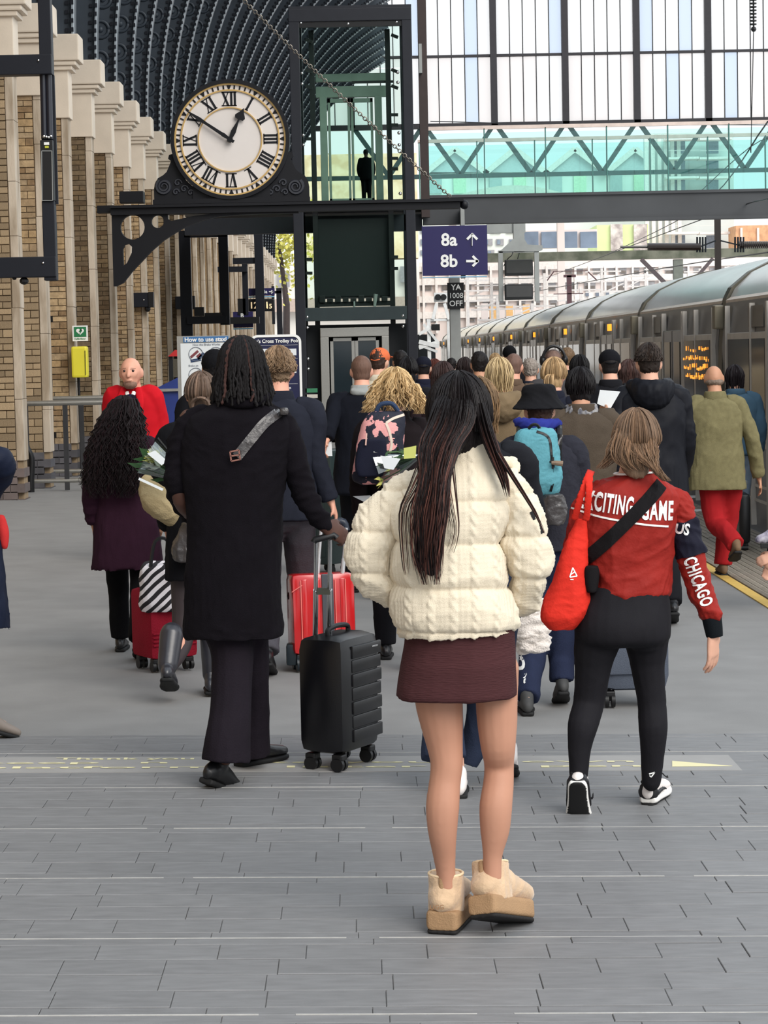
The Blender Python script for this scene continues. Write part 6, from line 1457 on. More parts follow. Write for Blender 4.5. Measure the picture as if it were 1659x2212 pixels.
# ---------------------------------------------------------------- D: man with curly grey brown hair behind C
M_NJK = cloth('dark navy jacket', (34, 36, 46), .85, bump=.25); M_GREYT = cloth('grey trousers', (74, 72, 78), .85, bump=.3, bs=120)
M_HAIRD = hairmat('grey brown curls', (126, 104, 82), .5)
g = ground(572, 1446)
D_ = walker(600, 745, g.y, 'man with curly grey brown hair and earbuds in navy jacket pulling the red suitcase', M_NJK, M_GREYT, 'curly', M_HAIRD, SKINK, hem=.80, seed=51, phase=1, override={'eR': (682, 990, -.02), 'wR': (716, 1086, .0)}, curl=1.0, vox=.011, cfold=.008)
mb = MB(); scalp(mb, D_.J['head']+UPZ*.012, .98*D_.s, D_.f, UPZ, 300, .0045, .02, 52, ((1, 1, 1), (1.3, 1.25, 1.2), (.7, .65, .6)), wave=.013, wl=.05, g=.016); mb.build('curls', M_HAIRD, D_.o, smooth=True, kind='stuff')
m = MB(); q_ = D_.J['head']-D_.r*.082+D_.f*.0-UPZ*.03; m.ball(q_, .010, 8); m.tube([q_, q_-UPZ*.03-D_.f*.004], [.004, .003], 6); m.build('earbud', M_WTRIM, D_.o)

# ---------------------------------------------------------------- E: woman in the plum coat with long black curls
M_PLUM = cloth('dark plum coat', (44, 22, 36), .9, bump=.25, var=.15); M_BTR = cloth('black wide trousers', (14, 14, 16), .95)
M_HAIRE = hairmat('long black curls', (22, 16, 18), .5)
g = ground(272, 1414)
E = walker(262, 853, g.y, 'woman with very long black curly hair in a dark plum coat at the left', M_PLUM, M_BTR, 'wavy', M_HAIRE, SKINT, hem=.58, seed=61, phase=-1, bulk=1.08, drop=.0001, vox=.011)
mb = MB(); TE = ((1, 1, 1), (1.4, 1.2, 1.2), (1.9, 1.3, 1.35), (.8, .8, .8)); scalp(mb, E.J['head'], 1.03*E.s, E.f, UPZ, 260, .0042, .10, 62, TE, g=.02)
lock(E, mb, [(270, 862, 26, -.02, .05), (262, 905, 48, -.09, .06), (256, 950, 60, -.14, .06), (252, 1000, 66, -.18, .05), (248, 1050, 64, -.20, .04), (242, 1085, 50, -.19, .03)], 520, .0042, 63, TE, wave=.016, wl=.10, jit=.12, lenj=.35)
lock(E, mb, [(240, 900, 14, -.05, .05), (215, 960, 22, -.10, .04), (196, 1020, 16, -.13, .03), (184, 1056, 12, -.12, .02)], 120, .0036, 64, TE, wave=.018, wl=.08, jit=.3)
mb.build('long_curls', M_HAIRE, E.o, smooth=True, kind='stuff')

# ---------------------------------------------------------------- F: woman with a low bun, boots, bags and flowers
M_BLKC = cloth('black coat', (18, 18, 22), .9); M_HAIRF = hairmat('ash brown hair', (98, 80, 68), .4); M_TIGHTB = mat('sheer black tights', (58, 50, 52), .6, var=.1, spec=.3); M_BOOTL = mat('scuffed dark boot', (44, 44, 50), .3, var=.2, vs=10, spec=.6)
g = ground(452, 1500); 
Fg = walker(432, 795, g.y, 'woman with ash brown hair in a low bun, dark coat and dark leather boots', M_BLKC, None, 'bun', M_HAIRF, SKINK, hem=.62, seed=71, phase=1, vox=.011, tints=((1, 1, 1), (1.5, 1.45, 1.4), (.8, .8, .8)), override={'hL': (400, 1180, 0), 'kL': (396, 1370, -.02), 'aL': (362, 1440, -.30), 'hR': (460, 1180, 0), 'kR': (455, 1330, .05), 'aR': (456, 1460, .0)}, shoes=M_BOOTL)
sp = Soup(); J = Fg.J
for s_ in 'LR': sp.sweep([J['h'+s_], J['k'+s_], J['a'+s_]], np.array([.088, .062, .045]))
sp.sweep([J['pelvis']+UPZ*.05, J['pelvis']-UPZ*.1], [.17, .16], [.12, .12]); organic('tights', sp, M_TIGHTB, Fg.o, .01, 3)
sp = Soup()
sp.sweep([J['kL']*.3+J['aL']*.7+UPZ*.12, J['aL']], [.062, .052]); sp.sweep([J['kR']*.3+J['aR']*.7+UPZ*.10, J['aR']], [.056, .045]); organic('boot_shafts', sp, M_BOOTL, Fg.o, .009, 3, kind='stuff')
G_ = walker(462, 750, 15.2, 'person with short black hair half hidden behind the braided man', M_BLKC, M_BTR, 'short', hairmat('black short hair', (20, 18, 20)), SKINT, hem=.7, seed=81, hat=('beanie', cloth('black knit cap', (17, 17, 20))))

# ---------------------------------------------------------------- H: bald man in the red coat facing us
M_REDC = cloth('scarlet coat', (190, 22, 34), .8, bump=.15, var=.08)
H = walker(288, 768, 19.4, 'bald bearded man in a scarlet coat walking towards the camera', None, cloth('dark suit trousers', (28, 28, 36)), None, None, SKINK, yaw=184, seed=91, vox=.010, lean=.10, phase=1, hk=1.22)
Jh = H.J; s = H.s; f, r, L = H.f, H.r, H.L
sp = Soup(); ys = lambda z: .10*max(0, (z-.9))/.5*.8
sp.loft([(*L(0, ys(z), z), rx*s, ry*s) for z, rx, ry in ((1.47, .075, .075), (1.43, .12, .095), (1.39, .19, .115), (1.30, .225, .13), (1.15, .23, .14), (1.0, .23, .145), (.85, .24, .15), (.72, .25, .155))])
for s_ in 'LR': sp.sweep([Jh['neck']*.4+Jh['s'+s_]*.6, Jh['s'+s_], Jh['e'+s_], Jh['w'+s_]], np.array([.08, .085, .07, .055])*s, ref=f)
organic('coat', sp, M_REDC, H.o, .011, 4, folds(.008, 18, 92))
sp = Soup(); sp.sweep([L(0, .22, 1.40), L(0, .235, 1.25), L(0, .20, 1.05), L(0, .17, .85)], np.array([.05, .055, .045, .04])*s, np.array([.015]*4), ref=f); organic('dark_suit_front', sp, cloth('dark suit', (26, 24, 36)), H.o, .008, 2)
sp = Soup(); sp.sweep([L(-.03, .20, 1.43), L(0, .245, 1.34), L(.03, .20, 1.43)], np.array([.02, .018, .02])*s, [.01]*3, ref=f); organic('shirt_collar', sp, M_WTRIM, H.o, .007, 2); sp = Soup(); sp.sweep([L(0, .235, 1.41), L(0, .258, 1.30), L(0, .25, 1.2)], np.array([.014, .018, .016])*s, [.008]*3, ref=f); organic('tie', sp, cloth('navy tie', (30, 28, 54)), H.o, .006, 2)
m = MB(); m.tube([L(-.07, .19, 1.43), L(-.045, .26, 1.25), L(0, .265, 1.10), L(.04, .262, 1.25), L(.06, .19, 1.43)], .008, 6, smoothn=4); m.build('lanyard', mat('red lanyard', (206, 60, 50), .5), H.o)
for s_ in (-1, 1):
    sp = Soup(); sp.sweep([L(.06*s_, .17, 1.46), L(.085*s_, .225, 1.34), L(.07*s_, .24, 1.2)], np.array([.03, .035, .02])*s, [.014]*3, ref=f); organic('lapel', sp, M_REDC, H.o, .008, 2)
hd = Jh['head']; s = s*1.22; M_BEARD = mat('greying beard', (132, 102, 88), .9, var=.3, vs=60); M_EYE = mat('dark eye', (30, 24, 24), .2)
sp = Soup(); ku = UPZ*s; sp.ball(hd+f*.045*s-ku*.085, (.050*s, .055*s, .036*s), (r, f, UPZ)); organic('beard', sp, M_BEARD, H.o, .007, 2, folds(.004, 160, 3))
m = MB()
for s_ in (-1, 1): m.ball(hd+r*.030*s_*s+f*.088*s+ku*.006, .0085*s, 10)
m.build('eyes', M_EYE, H.o, smooth=True); m = MB()
for s_ in (-1, 1): m.bar(hd+r*.048*s_*s+f*.086*s+ku*.020, hd+r*.016*s_*s+f*.099*s+ku*.025, .008, .004)
m.bar(hd+r*.022*s+f*.103*s-ku*.062, hd-r*.022*s+f*.103*s-ku*.062, .006, .006); m.build('brows_and_mouth', mat('brow brown', (124, 90, 76), .8), H.o, kind='stuff')

# ---------------------------------------------------------------- O: woman just ahead of the cream jacket
M_DEN = cloth('dark wide denim', (50, 58, 78), .9, bump=.3, bs=200, var=.18); M_BLKJ = cloth('charcoal long coat', (32, 33, 38), .9); M_HAIRO = hairmat('brown blond hair', (116, 92, 66), .45)
g = ground(1040, 1708)
O_ = walker(1030, 805, g.y, 'woman with brown blond hair in charcoal coat and wide jeans hidden behind the cream jacket', M_BLKJ, None, 'mid', M_HAIRO, SKINP, hem=.78, seed=101, yaw=0, phase=-1, vox=.011, bulk=.92, tints=((1, 1, 1), (1.7, 1.6, 1.45), (.6, .58, .55)), drop=.12, override={'aL': (990, 1690, -.1), 'kL': (975, 1520, .0), 'aR': (1100, 1660, .2), 'kR': (1080, 1520, .1)}, shoes=M_WLTH)
O_.garment('jeans', M_DEN, [(1035, 1230, 190, .15), (1035, 1340, 180, .14)], [[(985, 1330, 52), (960, 1450, 46), (958, 1560, 46, -.02), (960, 1640, 50, -.08)], [(1075, 1330, 50), (1062, 1450, 46), (1040, 1560, 40, .1), (1010, 1655, 24, .1)]], .009, 4, cap=False, disp= folds(.012, 16, 103, .4))
# ================================================================== THE CROWD AHEAD
C_ = cloth
HB = lambda n, c: hairmat(n, c, .45)
M_DKJEAN = C_('dark blue jeans', (38, 44, 66), bump=.3, bs=200); M_BLTR = C_('black trousers', (22, 22, 26)); M_LTJEAN = C_('light blue jeans', (150, 168, 190), bump=.2)
# J: man with cropped brown hair in the navy coat, nearest the lift
Jm = walker(780, 760, 16.6, 'man with cropped reddish brown hair in black coat wheeling a dark green suitcase', C_('black navy coat', (20, 22, 30)), M_BLTR, 'buzz', HB('cropped brown hair', (104, 78, 66)), SKINK, hem=.72, seed=201, collar=C_('grey jersey collar', (150, 152, 150)), bulk=1.06, override={'eL': (718, 900, -.1), 'wL': (706, 952, -.2)})
# K: blond curly woman with the patterned rucksack
g = ground(855, 1432)
K = walker(852, 797, g.y, 'woman with long curly blond hair wearing the pink and navy rucksack', C_('dark brown black coat', (30, 24, 26)), M_BLTR, 'wavy', HB('blond curls', (196, 166, 122)), SKINP, hem=.66, seed=211, drop=.02, vox=.012, override={'eR': (930, 985, .0), 'wR': (880, 1030, .2)})
mb = MB(); TK = ((1, 1, 1), (1.15, 1.15, 1.15), (.8, .75, .68), (.62, .56, .48)); scalp(mb, K.J['head'], 1.06*K.s, K.f, UPZ, 300, .005, .06, 212, TK, g=.03, wave=.012, wl=.09)
lock(K, mb, [(852, 805, 22, -.05, .06), (848, 835, 48, -.09, .06), (850, 868, 60, -.12, .05), (852, 895, 64, -.13, .03)], 330, .005, 213, TK, wave=.016, wl=.09, jit=.2, lenj=.5)
lock(K, mb, [(815, 835, 14, -.07, .05), (803, 870, 14, -.12, .04), (794, 898, 12, -.13, .03)], 90, .0045, 214, TK, wave=.018, wl=.08, jit=.3); lock(K, mb, [(890, 830, 16, -.06, .05), (906, 870, 15, -.10, .04), (908, 902, 12, -.11, .03)], 90, .0045, 215, TK, wave=.018, wl=.08, jit=.3)
mb.build('long_curls', MATS['blond curls'], K.o, smooth=True, kind='stuff')
# P: bucket hat and teal rucksack
g = ground(1215, 1524)
P_ = walker(1165, 832, g.y, 'person in black bucket hat and dark quilted jacket wearing the teal rucksack', C_('charcoal quilted jacket', (44, 44, 52), bump=.5, bs=60), M_DKJEAN, 'short', HB('dark brown hair', (62, 44, 36)), SKINP, hem=.84, seed=221, vox=.011, collar=C_('royal blue hood lining', (44, 52, 130)), bulk=1.08, override={'aR': (1214, 1496, .0), 'kR': (1212, 1400, .05), 'aL': (1138, 1520, -.25), 'kL': (1150, 1400, 0)}, shoes=mat('grey trail shoe', (66, 66, 66), .7, var=.2))
M_HATB = C_('black bucket hat', (26, 26, 29), bump=.3); c = P_.J['head']; k = P_.s; q = c[2]
sp = Soup(); sp.loft([(c[0]-.0, c[1], q+.005*k, .155*k, .150*k), (c[0], c[1], q+.045*k, .118*k, .124*k), (c[0], c[1], q+.075*k, .100*k, .110*k), (c[0], c[1], q+.125*k, .090*k, .098*k), (c[0], c[1], q+.140*k, .070*k, .080*k)], k=4); organic('bucket_hat', sp, M_HATB, P_.o, .007, 2, folds(.006, 20, 222))
sp = Soup(); P_.limb(sp, [(1118, 912, 12, -.04), (1140, 918, 16, -.11), (1170, 920, 17, -.12), (1205, 914, 12, -.06)]); organic('blue_hood', sp, C_('royal blue hood lining', (44, 52, 130)), P_.o, .009, 3, folds(.012, 40, 5), label='royal blue hood')
# Q R S T U V and the rest of the crowd
Q_ = walker(1254, 786, 13.6, 'person with black bob hair, grey scarf and olive brown coat', C_('olive brown coat', (78, 68, 58), bump=.4, bs=180), M_BLTR, 'bob', HB('black bob', (22, 18, 20)), SKINT, seed=231, bulk=1.12, hem=.6, scarf=C_('grey striped scarf', (150, 148, 148), rgb2=(96, 96, 104), vs=40), drop=.05, override={'eR': (1330, 955, .1), 'wR': (1312, 892, .6)})
R_ = walker(1193, 766, 15.6, 'woman with streaked blond ponytail behind the bucket hat', C_('dark navy wool coat', (34, 36, 48)), M_BLTR, 'ponytail', HB('streaked blond hair', (172, 142, 104)), SKINP, seed=241, yaw=18, tints=((1, 1, 1), (1.2, 1.2, 1.2), (.6, .58, .55)), override={'aL': (1185, 1240, 0)})
S_ = walker(1403, 736, 15.0, 'tall man with tousled dark hair in black hooded rain jacket', C_('black rain jacket', (24, 25, 31), .5, bump=.15, sheen=0), M_BLTR, 'short', HB('tousled dark hair', (44, 36, 32)), SKINP, seed=251, bulk=1.13, hem=.72, hood=True, cfold=.010)
mb = MB(); scalp(mb, S_.J['head']+UPZ*.015, .97, S_.f, UPZ, 220, .0045, .0, 252, ((1, 1, 1), (1.6, 1.5, 1.4)), wave=.012, wl=.06, g=.014); mb.build('tousled_locks', MATS['tousled dark hair'], S_.o, smooth=True, kind='stuff')
g = ground(1548, 1244)
M_OLIVE = C_('olive tweed', (118, 111, 80), bump=.4, bs=240, var=.14, vs=30); M_RTR = C_('red chinos', (158, 32, 36), var=.14)
T_ = walker(1545, 780, g.y, 'balding man in olive tweed jacket and red trousers beside the train', M_OLIVE, M_RTR, 'fringe', HB('grey fringe', (120, 104, 92)), SKINT, seed=261, bulk=1.12, hem=.70, lean=.04, vox=.013, cfold=.012, phase=1, tw=1.2, override={'hL': (1535, 1010, 0), 'kL': (1543, 1120, .0), 'aL': (1590, 1176, -.32), 'hR': (1580, 1010, 0), 'kR': (1572, 1120, .1), 'aR': (1562, 1222, .08), 'eR': (1625, 950, 0), 'wR': (1640, 1035, .05), 'eL': (1488, 940, -.02), 'wL': (1487, 1010, .1)}, shoes=mat('brown suede boot', (112, 88, 66), .9, var=.15))
g = ground(1606, 1196)
U_ = walker(1588, 784, g.y+1.0, 'woman with black hair in blue denim jacket half hidden by the olive jacket', C_('denim jacket', (66, 92, 112), bump=.3), M_LTJEAN, 'mid', HB('black shoulder hair', (30, 24, 28)), SKINP, seed=271, bulk=1.15, hem=.85, drop=.12)
V_ = walker(1318, 750, 18.0, 'man in black cap and black jacket ahead of the black bob', C_('black jacket', (26, 26, 30)), M_BLTR, 'buzz', HB('dark cropped hair', (30, 26, 26)), SKINP, seed=281, hat=('cap', C_('black cap', (20, 20, 24))), bulk=1.1)
W_ = walker(1360, 772, 19.0, 'woman with straight brown hair between the capped man and the hooded jacket', C_('dark grey coat', (44, 42, 46)), M_BLTR, 'mid', HB('chestnut hair', (70, 50, 46)), SKINP, seed=291, drop=.16)
N_ = walker(1078, 766, 14.6, 'woman with blond streaked shoulder hair and big tan hood scarf', C_('tan brown coat', (122, 104, 80), bump=.4), M_BLTR, 'mid', HB('blond streaked hair', (196, 172, 132)), SKINP, seed=301, tints=((1, 1, 1), (1.15, 1.15, 1.12), (.42, .38, .34), (.7, .66, .6)), drop=.12, hood=True, scarf=C_('tan scarf', (150, 130, 100)))
M_ = walker(957, 776, 17.0, 'woman with long dark brown hair directly behind the cream jacket', C_('dark plum jacket', (40, 30, 34)), M_BLTR, 'long', HB('dark brown long hair', (58, 42, 40)), SKINP, seed=311, drop=.36, bulk=1.05)
walker(815, 747, 20.4, 'person in orange baseball cap and cream jacket by the lift doors', C_('cream jacket', (206, 196, 176)), M_BLTR, 'short', HB('brown short hair', (60, 44, 38)), SKINP, seed=321, hat=('cap', C_('orange cap', (216, 112, 72))), yaw=25)
walker(880, 766, 19.5, 'person with black hair and pale hood left of the lift pillar', C_('black padded coat', (24, 24, 28)), M_BLTR, 'bob', HB('black sleek hair', (20, 18, 20)), SKINT, seed=331, drop=.03, scarf=C_('pale hood', (170, 166, 150)))
walker(865, 752, 24.0, 'man with dark hair seen against the lift side glass', C_('dark jacket', (28, 28, 34)), M_BLTR, 'short', HB('dark short hair', (26, 22, 22)), SKINT, seed=341)
walker(914, 766, 23.0, 'man in navy cap and dark backpack straps right of the lift pillar', C_('navy fleece', (30, 32, 48)), M_BLTR, 'buzz', HB('dark cropped hair', (30, 26, 26)), SKINP, seed=351, hat=('cap', C_('navy cap', (24, 26, 38))))
walker(938, 772, 26.0, 'woman with auburn hair left of the grey sign post', C_('wine coat', (70, 32, 34)), M_BLTR, 'mid', HB('auburn hair', (84, 44, 36)), SKINP, seed=361, drop=.12)
walker(1004, 768, 24.0, 'woman with dark hair just right of the grey sign post', C_('dark brown coat', (48, 38, 34)), M_BLTR, 'bob', HB('dark brown bob', (44, 34, 34)), SKINP, seed=371)
walker(1036, 754, 21.0, 'man with short dark hair and cream collar', C_('cream fleece jacket', (190, 178, 160)), M_BLTR, 'short', HB('dark short hair', (26, 22, 22)), SKINT, seed=381)
walker(1101, 744, 30.0, 'person in black woolly hat ahead of the balding man', C_('black anorak', (24, 24, 28)), M_BLTR, None, None, SKINP, seed=391, hat=('beanie', C_('black knit cap', (17, 17, 20))))
walker(1108, 757, 20.0, 'balding man with brown jacket and visible ear', C_('brown jacket', (98, 80, 66)), M_BLTR, 'buzz', HB('thin brown hair', (112, 86, 76)), SKINK, seed=401, yaw=12)
walker(1146, 768, 22.0, 'grey haired person with orange striped bag strap', C_('dark blue anorak', (34, 38, 50)), M_BLTR, 'curly', HB('grey hair', (150, 140, 132)), SKINP, seed=411)
walker(1196, 748, 20.5, 'man with thinning hair wearing black headphones', C_('grey jacket', (70, 68, 70)), M_BLTR, 'buzz', HB('thinning hair', (120, 96, 86)), SKINP, seed=421)
walker(1226, 746, 24.0, 'man with short fair hair right of the headphones', C_('dark jacket', (28, 28, 34)), M_BLTR, 'short', HB('fair short hair', (110, 88, 66)), SKINP, seed=431)
walker(1252, 762, 21.0, 'person with black hair and black coat behind the black bob', C_('black anorak', (24, 24, 28)), M_BLTR, 'mid', HB('black sleek hair', (20, 18, 20)), SKINP, seed=441, drop=.1)
walker(975, 770, 34.0, 'distant person in grey hood beside the sign post', C_('mid grey hood', (92, 92, 96)), M_BLTR, 'short', HB('dark short hair', (26, 22, 22)), SKINP, seed=451)
walker(1070, 760, 34.0, 'distant fair haired woman in the middle of the crowd', C_('beige mac', (176, 158, 130)), M_BLTR, 'mid', HB('fair hair', (160, 132, 96)), SKINP, seed=461, drop=.1)
# I: person at the left edge in the navy puffer coat; right edge person with the bracelets
g = ground(-60, 1592)
M_PUFF = C_('navy puffer', (24, 30, 48), .55, bump=.2, sheen=0)
I_ = walker(-112, 800, g.y, 'person in long navy puffer coat cut off by the left edge', M_PUFF, M_BLTR, 'short', HB('dark short hair', (26, 22, 22)), SKINP, seed=471, yaw=60, bulk=1.1, hem=.52, vox=.011, override={'sR': (-62, 968, -.1), 'eR': (8, 1010, -.05), 'wR': (-40, 1090, .1), 'aR': (-30, 1560, -.05), 'aL': (-150, 1540, .1), 'kL': (-140, 1400, 0), 'kR': (-90, 1400, 0)}, shoes=mat('grey brown shoe', (122, 112, 104), .6))
m = MB(); sp = Soup(); I_.limb(sp, [(2, 1120, 10), (8, 1150, 12), (10, 1180, 8)]); organic('red_mitten', sp, C_('red mitten', (190, 50, 50)), I_.o, .008, 2)
gE = ground(1700, 1330)
EdgeP = walker(1745, 800, 15.6, 'person in dark coat cut off by the right edge holding a phone', C_('black parka', (28, 24, 28)), M_BLTR, 'mid', HB('black shoulder hair', (30, 24, 28)), SKINP, seed=481, yaw=-70, hem=.75, bulk=1.0, drop=.1, vox=.011, override={'eL': (1690, 1120, -.2), 'wL': (1668, 1190, -.25), 'eR': (1684, 1150, -.1), 'wR': (1664, 1215, -.1), 'aL': (1760, 1330, 0), 'aR': (1740, 1330, .1), 'kL': (1755, 1240, 0), 'kR': (1742, 1240, .1)})
sp = Soup(); EdgeP.limb(sp, [(1690, 1140, 14, -.22), (1660, 1160, 14, -.25), (1640, 1165, 10, -.27)]); organic('grey_scarf_end', sp, C_('mauve scarf', (96, 90, 110), rgb2=(190, 186, 196), vs=14), EdgeP.o, .007, 2, folds(.01, 40, 6))
hs = Soup(); hand(hs, EdgeP.w(1672, 1200, -.26), (-.9, 0, -.35), (.2, -.8, .5), .185, .8, 1)
organic('near_hand', hs, SKINP, EdgeP.o, .006, 2)
# person on the upper landing of the lift
up = thing('person', 'dark silhouetted person standing behind the upper lift doors', 'person', (lx(792, 360), DL+1.7, lz(428)))
bz_ = lz(428); x0_ = lx(792, 360); yb3 = DL+1.7; sp = Soup(); f = np.array([0, 1.0, 0]); hgt = lz(306)-bz_; k = hgt/1.72
LL = lambda x, y, z: np.array([x0_+x*k, yb3+y*k, bz_+z*k])
J = {'head': LL(0, .03, 1.6), 'neck': LL(0, 0, 1.445), 'chest': LL(0, 0, 1.28), 'pelvis': LL(0, 0, .93)}
for s_, sg in (('L', -1), ('R', 1)):
    J['s'+s_] = LL(sg*.175, 0, 1.385); J['e'+s_] = LL(sg*.24, 0, 1.1); J['w'+s_] = LL(sg*.22, .1, .9); J['h'+s_] = LL(sg*.085, 0, .9); J['k'+s_] = LL(sg*.09, .02, .5); J['a'+s_] = LL(sg*.09, 0, .09); J['td'+s_] = f
bodysoup(sp, J, f, k); headsoup(sp, J['head'], k, f, UPZ, J['neck']); organic('body', sp, SKIND, up, .016, 3)
sp = Soup(); sp.loft([(*LL(0, 0, z), rx*k, ry*k) for z, rx, ry in ((1.47, .07, .07), (1.4, .17, .11), (1.25, .21, .13), (1.0, .20, .13), (.75, .22, .14))])
for s_ in 'LR': sp.sweep([J['s'+s_], J['e'+s_], J['w'+s_]], np.array([.08, .07, .055])*k); sp.sweep([J['h'+s_], J['k'+s_], J['a'+s_]], np.array([.1, .08, .07])*k)
organic('dark_clothes', sp, M_BLKC, up, .018, 3); sp = Soup(); sp.ball(J['head']+UPZ*.02, (.09*k, .105*k, .1*k)); organic('hair', sp, MATS['black short hair'], up, .014, 2)
flush()
# ================================================================== WRITING ON CLOTHES (needs the finished garments)
mes = curve_mesh([('text', 'EXCITING', .100, .03, 'LEFT', 0, 1.14), ('text', 'GAME', .100, .03, 'LEFT', 0, 1.12), ('text', 'CHICAGO', .070, .032, 'CENTER', 0, 1.12), ('text', 'US', .05, .03, 'CENTER'), ('text', 'GV', .075, .04, 'CENTER')])
def along(me, p0, p1, fig, sx=None, dy=-.25):
    a, b = fig.w(*p0, dy), fig.w(*p1, dy); d = b-a; L = np.linalg.norm(d); d /= L; n = np.cross(d, [0, 1.0, 0])*-1
    if n[2] < 0: n = -n
    xs = [v.co.x for v in me.vertices]; x0, x1 = min(xs), max(xs); k = L/(x1-x0)
    return lambda c: a+d*((c.x-x0)*k)+n*c.y
onto(B, mes[0], B.d, along(mes[0], (1264, 1086), (1376, 1102), B), [BJ]+B.sl, .005, 'lettering', M_LETW, B.o)
onto(B, mes[1], B.d, along(mes[1], (1392, 1108), (1468, 1112), B), [BJ]+B.sl, .005, 'lettering', M_LETW, B.o)
def slv(me, p0, p1, fig, dy=-.2):
    a, b = fig.w(*p0, dy), fig.w(*p1, dy); d = b-a; L = np.linalg.norm(d); d /= L; n = np.array([d[2]*-1, 0, d[0]]); n = n if n[0] > 0 else -n
    xs = [v.co.x for v in me.vertices]; x0, x1 = min(xs), max(xs); k = L/(x1-x0)
    return lambda c: a+d*((c.x-x0)*k)+n*c.y
onto(B, mes[2], B.d, slv(mes[2], (1500, 1213), (1541, 1318), B), B_SL, .004, 'lettering', M_LETW, B.o)
SB = [o for o in B.o.children if o.name.startswith('sleeve_band')][0]
onto(B, mes[3], B.d, (lambda c: B.w(1486, 1150, -.2)+np.array([c.x*.9+c.y*.2, 0, c.y*1.2-c.x*.15])), SB, .004, 'lettering', M_LETW, B.o)
PT = [o for o in P_.o.children if o.name.startswith('trousers')][0]
onto(P_, mes[4], P_.d, (lambda c: P_.w(1127, 1434, -.3)+np.array([c.y*-1.0, 0, c.x])), PT, .004, 'lettering', M_LETW, P_.o)
def strip_on(pts, fig, target, wid, name, m, parent, off=.004, th=.0, n=30):
    P = [fig.w(a, b, -.3) for a, b in pts]; Q, _ = catmull(np.array(P), np.ones(len(P)), n//len(pts)+1)
    T = np.gradient(Q, axis=0); T /= np.linalg.norm(T, axis=1)[:, None]; Nn = np.cross(T, [0, 1.0, 0]); Nn /= np.linalg.norm(Nn, axis=1)[:, None]
    BV = tree_of(target); V = []; Fc = []
    C5 = (-1, -.5, 0, .5, 1)
    for i in range(len(Q)):
        for c in C5:
            p = Vector(Q[i]+Nn[i]*c*wid/2); h = BV.ray_cast(p, Vector((0, 1, 0)))
            q = h[0] if h[0] is not None and h[3] < .9 else BV.find_nearest(Vector((p.x, fig.d, p.z)))[0]
            V.append(q-Vector((0, off, 0)))
    m_ = len(Q); k = len(C5)
    for i in range(m_-1):
        for j in range(k-1): Fc.append((i*k+j, i*k+j+1, (i+1)*k+j+1, (i+1)*k+j))
    V2 = [v+Vector((0, off+.001, 0)) for v in V]; o = len(V); rim = [i*k for i in range(m_)]+[(m_-1)*k+j for j in range(1, k)]+[i*k+k-1 for i in range(m_-2, -1, -1)]+[j for j in range(k-2, 0, -1)]
    Fc2 = [tuple(reversed([i+o for i in f])) for f in Fc]; side = [(rim[i], rim[(i+1) % len(rim)], rim[(i+1) % len(rim)]+o, rim[i]+o) for i in range(len(rim))]
    mb = MB(); mb.add(V+V2, Fc+Fc2+side); return mb.build(name, m, parent, smooth=False)
strip_on([(1249, 1108), (1302, 1123), (1380, 1137), (1460, 1146)], B, [BJ]+B.sl, .007, 'white_piping', M_WTRIM, B.o)
strip_on([(1448, 1052), (1380, 1120), (1320, 1180), (1272, 1226)], B, [BJ]+B.sl, .050, 'bag_strap', M_STRAP, B.o, off=.010)
strip_on([(612, 884), (570, 915), (540, 950), (508, 990)], C, [CC]+C.sl, .042, 'leather_strap', M_LTHR, C.o, off=.010)
m = MB(); q_ = C.w(509, 984, -.19)
for a, b in (((-.018, -.022), (.018, -.016)), ((.018, -.016), (.014, .022)), ((.014, .022), (-.022, .016)), ((-.022, .016), (-.018, -.022)), ((-.02, -.002), (.016, .003))): m.bar(q_+np.array([a[0], 0, a[1]]), q_+np.array([b[0], 0, b[1]]), .006, .006)
m.build('strap_buckle', mat('copper buckle', (150, 104, 92), .25, metal=.8), C.o)
C_epa = MB(); C_epa.cbox(*[v for v in (C.w(606, 890)[0], C.w(624, 890)[0], C.d-.11, C.d-.03, C.w(600, 896)[2], C.w(600, 880)[2])], .012); C_epa.build('strap_clip', M_LTHR, C.o)

